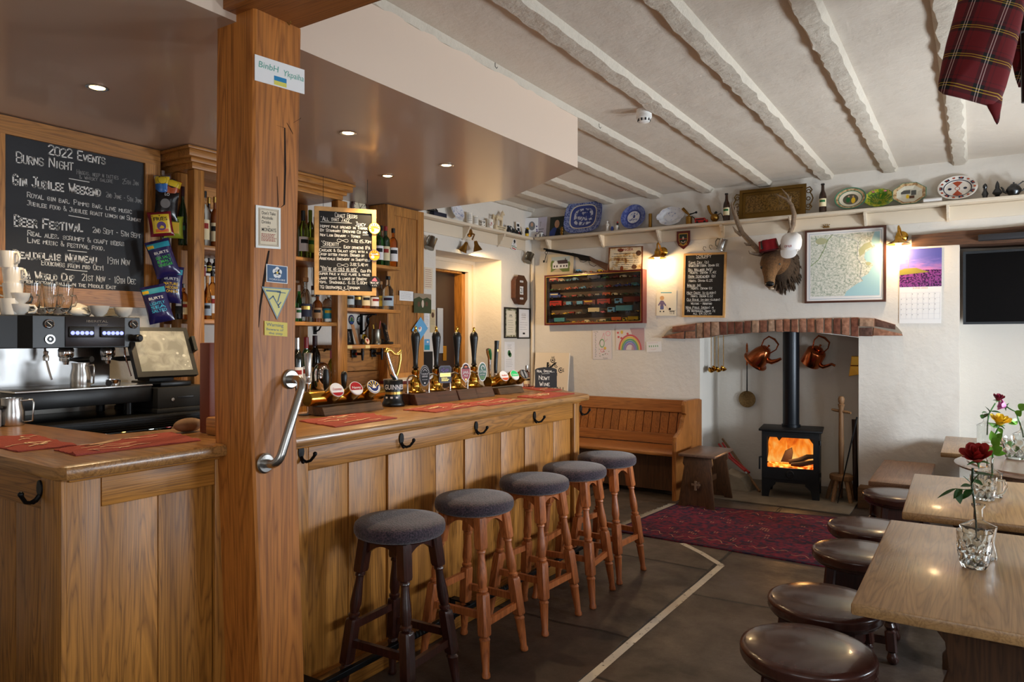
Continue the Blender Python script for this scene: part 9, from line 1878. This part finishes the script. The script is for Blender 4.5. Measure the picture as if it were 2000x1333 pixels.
# ------------------------------------------------------------------ flowers and glass on the tables
STEM=mat('rose_stem',(60,110,50),.6);LEAFM=mat('rose_leaf',(40,82,30),.45,var=.2,bscale=40);LEAFL=mat('rose_leaf_light',(104,160,50),.45,var=.15,bscale=40)
def rose(t,c,r,m_,seed,up=(0,0,1),openness=1.):
    random.seed(seed);up=Vector(up).normalized();q=up.to_track_quat('Z','Y');mb=MB().m(m_);c=Vector(c)
    for lay,(n,rr,hh,op) in enumerate(((3,.22,1.0,.0),(4,.38,1.05,.12),(5,.58,1.0,.35*openness),(6,.78,.92,.75*openness))):
        for k in range(n):
            a=2*PI*k/n+lay*.7+random.uniform(-.15,.15);half=PI/n*1.15;rg=[]
            for j in range(6):
                f=j/5;rad=r*(rr*(.35+.65*min(1,f*1.3))+op*.35*f**3);z=r*hh*(f*1.15-.35)-r*op*.25*f**3;ww=half*math.sin(PI*(.25+.68*f))**.6
                rg.append([c+q @ Vector((rad*math.cos(a+ww*s),rad*math.sin(a+ww*s),z-abs(s)*r*.10*f)) for s in (-1,-.5,0,.5,1)])
            rb=[[p_+(p_-c).normalized()*.0012 for p_ in row] for row in rg]
            mb.rings([row+bk[::-1] for row,bk in zip(rg,rb)])
    mb.bw('bloom',t,60)
    mb=MB().m(STEM)
    for k in range(5):a=2*PI*k/5;d=q @ Vector((math.cos(a),math.sin(a),0));mb.tube([c-up*r*.45,c-up*r*.42+d*r*.4,c-up*r*.55+d*r*.75],[.004,.004,.001],5)
    mb.ball(c-up*r*.45,r*.2,10,7);mb.bw('sepal',t,60)
def leafp(mb,b_,tip,w_,nrm=(0,-.3,.95)):
    b_,tip=Vector(b_),Vector(tip);d=tip-b_;s=d.cross(Vector(nrm)).normalized();n_=s.cross(d).normalized();rg=[]
    for j in range(8):f=j/7;ww=w_*math.sin(PI*f**.8)*.5+.0004;c=b_+d*f-n_*.06*d.length*(f*f);rg.append([c-s*ww+n_*ww*.3,c,c+s*ww+n_*ww*.3,c+s*ww+n_*(ww*.3+.0008),c+n_*.0008,c-s*ww+n_*(ww*.3+.0008)])
    mb.rings(rg)
def decanter(t,r,h,square=False,concave=False):
    pr=[(0,0),(r,0),(r*1.02,.006),(r*(.86 if concave else 1.02),h*.3),(r*1.0,h*.55),(r*1.04,h*.6),(r*.5,h*.68),(r*.3,h*.72),(r*.28,h*.92),(r*.42,h*.97),(r*.42,h)]
    n=28;rs=[]
    for (q,z) in pr+[(max(q-.0035,.001),max(z,.006) if z<h*.99 else z) for q,z in pr[::-1]]:
        sq=square and z<h*.67;rs.append([(q*math.cos(a)*(min(1/max(abs(math.cos(a)),abs(math.sin(a))),1.28)*.88 if sq else 1),q*math.sin(a)*(min(1/max(abs(math.cos(a)),abs(math.sin(a))),1.28)*.88 if sq else 1),z) for a in [2*PI*(i+.5)/n for i in range(n)]])
    return MB().m(GLASSM).rings(rs,cap=False).bl('glass_body',t,40)
def tumbler(t,r0,r1,h,handle=False):
    rs=[];n=48
    for k in range(13):
        f=k/12;rad=r0+(r1-r0)*f**.6
        rs.append([((rad+(.004*math.sin(10*a+(k//3 % 2)*PI)*math.sin(PI*min(1,f*1.15)) if f<.85 else 0))*math.cos(a) if f<.85 else rad*math.cos(a),(rad+(.004*math.sin(10*a+(k//3 % 2)*PI)*math.sin(PI*min(1,f*1.15)) if f<.85 else 0))*math.sin(a),h*f) for a in [2*PI*i/n for i in range(n)]])
    inn=[[((r0+(r1-r0)*f**.6-.0035)*math.cos(a),(r0+(r1-r0)*f**.6-.0035)*math.sin(a),max(h*f,.012)) for a in [2*PI*i/n for i in range(n)]] for f in (1,.8,.6,.4,.2,.05)]
    bt=[[(.001*math.cos(a),.001*math.sin(a),z) for a in [2*PI*i/n for i in range(n)]] for z in (0,.012)]
    MB().m(GLASSM).rings([bt[0]]+rs+inn+[bt[1]],cap=False).bl('bowl',t,35)
    if handle:MB().m(GLASSM).tube([(r1*.97,0,h*.85),(r1*1.5,0,h*.85),(r1*1.65,0,h*.6),(r1*1.4,0,h*.3),(r1*.97,0,h*.2)],.006,10).bl('handle',t,60)
ZG=ZTB+.0008;YV=2.945
def vp(u,v,Y):return onY(u,v,Y)
pv=vp(1911,1090,YV);t=thing('glass_decanter','square waisted clear glass decanter behind the tumbler, holding the red rose','decanter',(pv.x,YV,ZG),-.5);decanter(t,.05,.185,True,True)
t=thing('red_rose','red rose on a long leafy stem standing in the square decanter','rose',vp(1907,1075,YV));pts=[vp(1908,1078,YV),vp(1906,1020,YV),vp(1902,975,YV-.005),vp(1898,950,YV-.005),vp(1900,915,YV-.01)]
MB().m(mat('dark_stem',(34,52,28),.6)).tube(pts,[.003,.003,.0032,.003,.004],8).bw('stem',t);rose(t,vp(1908,892,YV-.01),.047,mat('rose_red',(150,18,14),.6),3,(-.15,-.5,.85))
mb=MB().m(LEAFM)
for a,c,w_ in (((1900,957),(1880,975),.03),((1880,957),(1862,974),.026),((1868,956),(1876,985),.028),((1868,955),(1830,972),.016),((1898,948),(1912,925),.02),((1898,950),(1876,950),.024),((1897,946),(1882,930),.016),((1901,925),(1941,928),.018),((1900,938),(1920,948),.022)):leafp(mb,vp(*a,YV-.005),vp(*c,YV-.02),w_)
mb.tube([vp(1902,957,YV-.005),vp(1882,957,YV-.006),vp(1866,955,YV-.008)],.0015,5);mb.bw('leaves',t,60)
pt_=vp(1903,1105,2.83);t=thing('cut_tumbler','cut glass tumbler standing before the red rose decanter','tumbler',(pt_.x,2.825,ZG));tumbler(t,.036,.052,.118)
Y2=4.13;pv=vp(1933,965,Y2);t=thing('glass_decanter','clear glass decanter behind the glass jug, holding the yellow rose','decanter',(pv.x,Y2,ZG),.3);decanter(t,.05,.19,True)
t=thing('glass_jug','dimpled clear glass jug with a handle on the second table','jug',(vp(1921,968,4.05).x,4.03,ZG),.25);tumbler(t,.042,.056,.11,True)
t=thing('yellow_rose','yellow rose with bright green leaves standing on the second table','rose',vp(1938,930,Y2));MB().m(STEM).tube([vp(1937,955,Y2),vp(1938,905,Y2),vp(1940,880,Y2),vp(1943,850,Y2),vp(1951,835,Y2)],.004,8).bw('stem',t);rose(t,vp(1953,824,Y2),.042,mat('rose_yellow',(236,196,40),.6),5,(.2,-.3,.9),1.2)
mb=MB().m(LEAFL)
for a,c,w_ in (((1938,892),(1915,868),.05),((1940,872),(1952,856),.04),((1942,864),(1936,842),.035),((1939,884),(1958,874),.05),((1939,886),(1966,886),.03),((1945,860),(1958,846),.03),((1951,836),(1958,848),.02),((1949,836),(1930,826),.02)):leafp(mb,vp(*a,Y2),vp(*c,Y2-.02),w_,(0,-.9,.4))
mb.bw('leaves',t,60)
Y3=6.62;pv=vp(1925,862,Y3);t=thing('glass_decanter','clear glass decanter on the plain table by the wall, holding the crimson rose','decanter',(pv.x,Y3,.6808),.2);decanter(t,.058,.24)
t=thing('crimson_rose','dark crimson rose standing in the decanter by the far wall','rose',vp(1929,830,Y3));MB().m(STEM).tube([vp(1928,850,Y3),vp(1929,825,Y3),vp(1932,808,Y3),vp(1944,788,Y3)],.0045,8).bw('stem',t);rose(t,vp(1950,779,Y3),.042,mat('rose_crimson',(116,14,44),.6),8,(.2,-.3,.9),.6)
mb=MB().m(LEAFM)
for a,c,w_ in (((1932,808),(1918,818),.035),((1933,806),(1925,794),.03),((1934,804),(1955,806),.03),((1932,810),(1940,810),.03),((1928,806),(1918,806),.025),((1920,810),(1917,818),.03)):leafp(mb,vp(*a,Y3),vp(*c,Y3-.03),w_)
mb.bw('leaves',t,60)
Y4=5.62;t=thing('glass_bowl','large cut glass bowl on the round table','bowl',(vp(1988,890,5.5).x,5.5,.7418));tumbler(t,.06,.09,.13)
pv=vp(1998,862,Y4+.08);t=thing('glass_decanter','clear glass decanter on the round table, holding the pink rose','decanter',(pv.x,Y4+.08,.7418),.2);decanter(t,.055,.22)
Y5=Y4+.08;t=thing('pink_rose','pink rose leaning on a long stem from the decanter on the round table','rose',vp(1998,850,Y5));MB().m(STEM).tube([vp(1999,855,Y5),vp(1996,840,Y5),vp(1984,805,Y5),vp(1974,800,Y5),vp(1966,795,Y5)],.004,8).bw('stem',t);rose(t,vp(1960,793,Y5),.038,mat('rose_pink',(222,130,190),.6),11,(-.85,-.2,.3),.7)
mb=MB().m(LEAFL)
for a,c,w_ in (((1988,825),(1975,822),.04),((1986,812),(1995,802),.045),((1990,800),(2004,790),.05),((1988,826),(1970,828),.03),((1984,880),(1950,857),.04),((1984,870),(1952,868),.035)):leafp(mb,vp(*a,Y5),vp(*c,Y5-.03),w_,(0,-.9,.4))
mb.bw('leaves',t,60)
drop_proto()
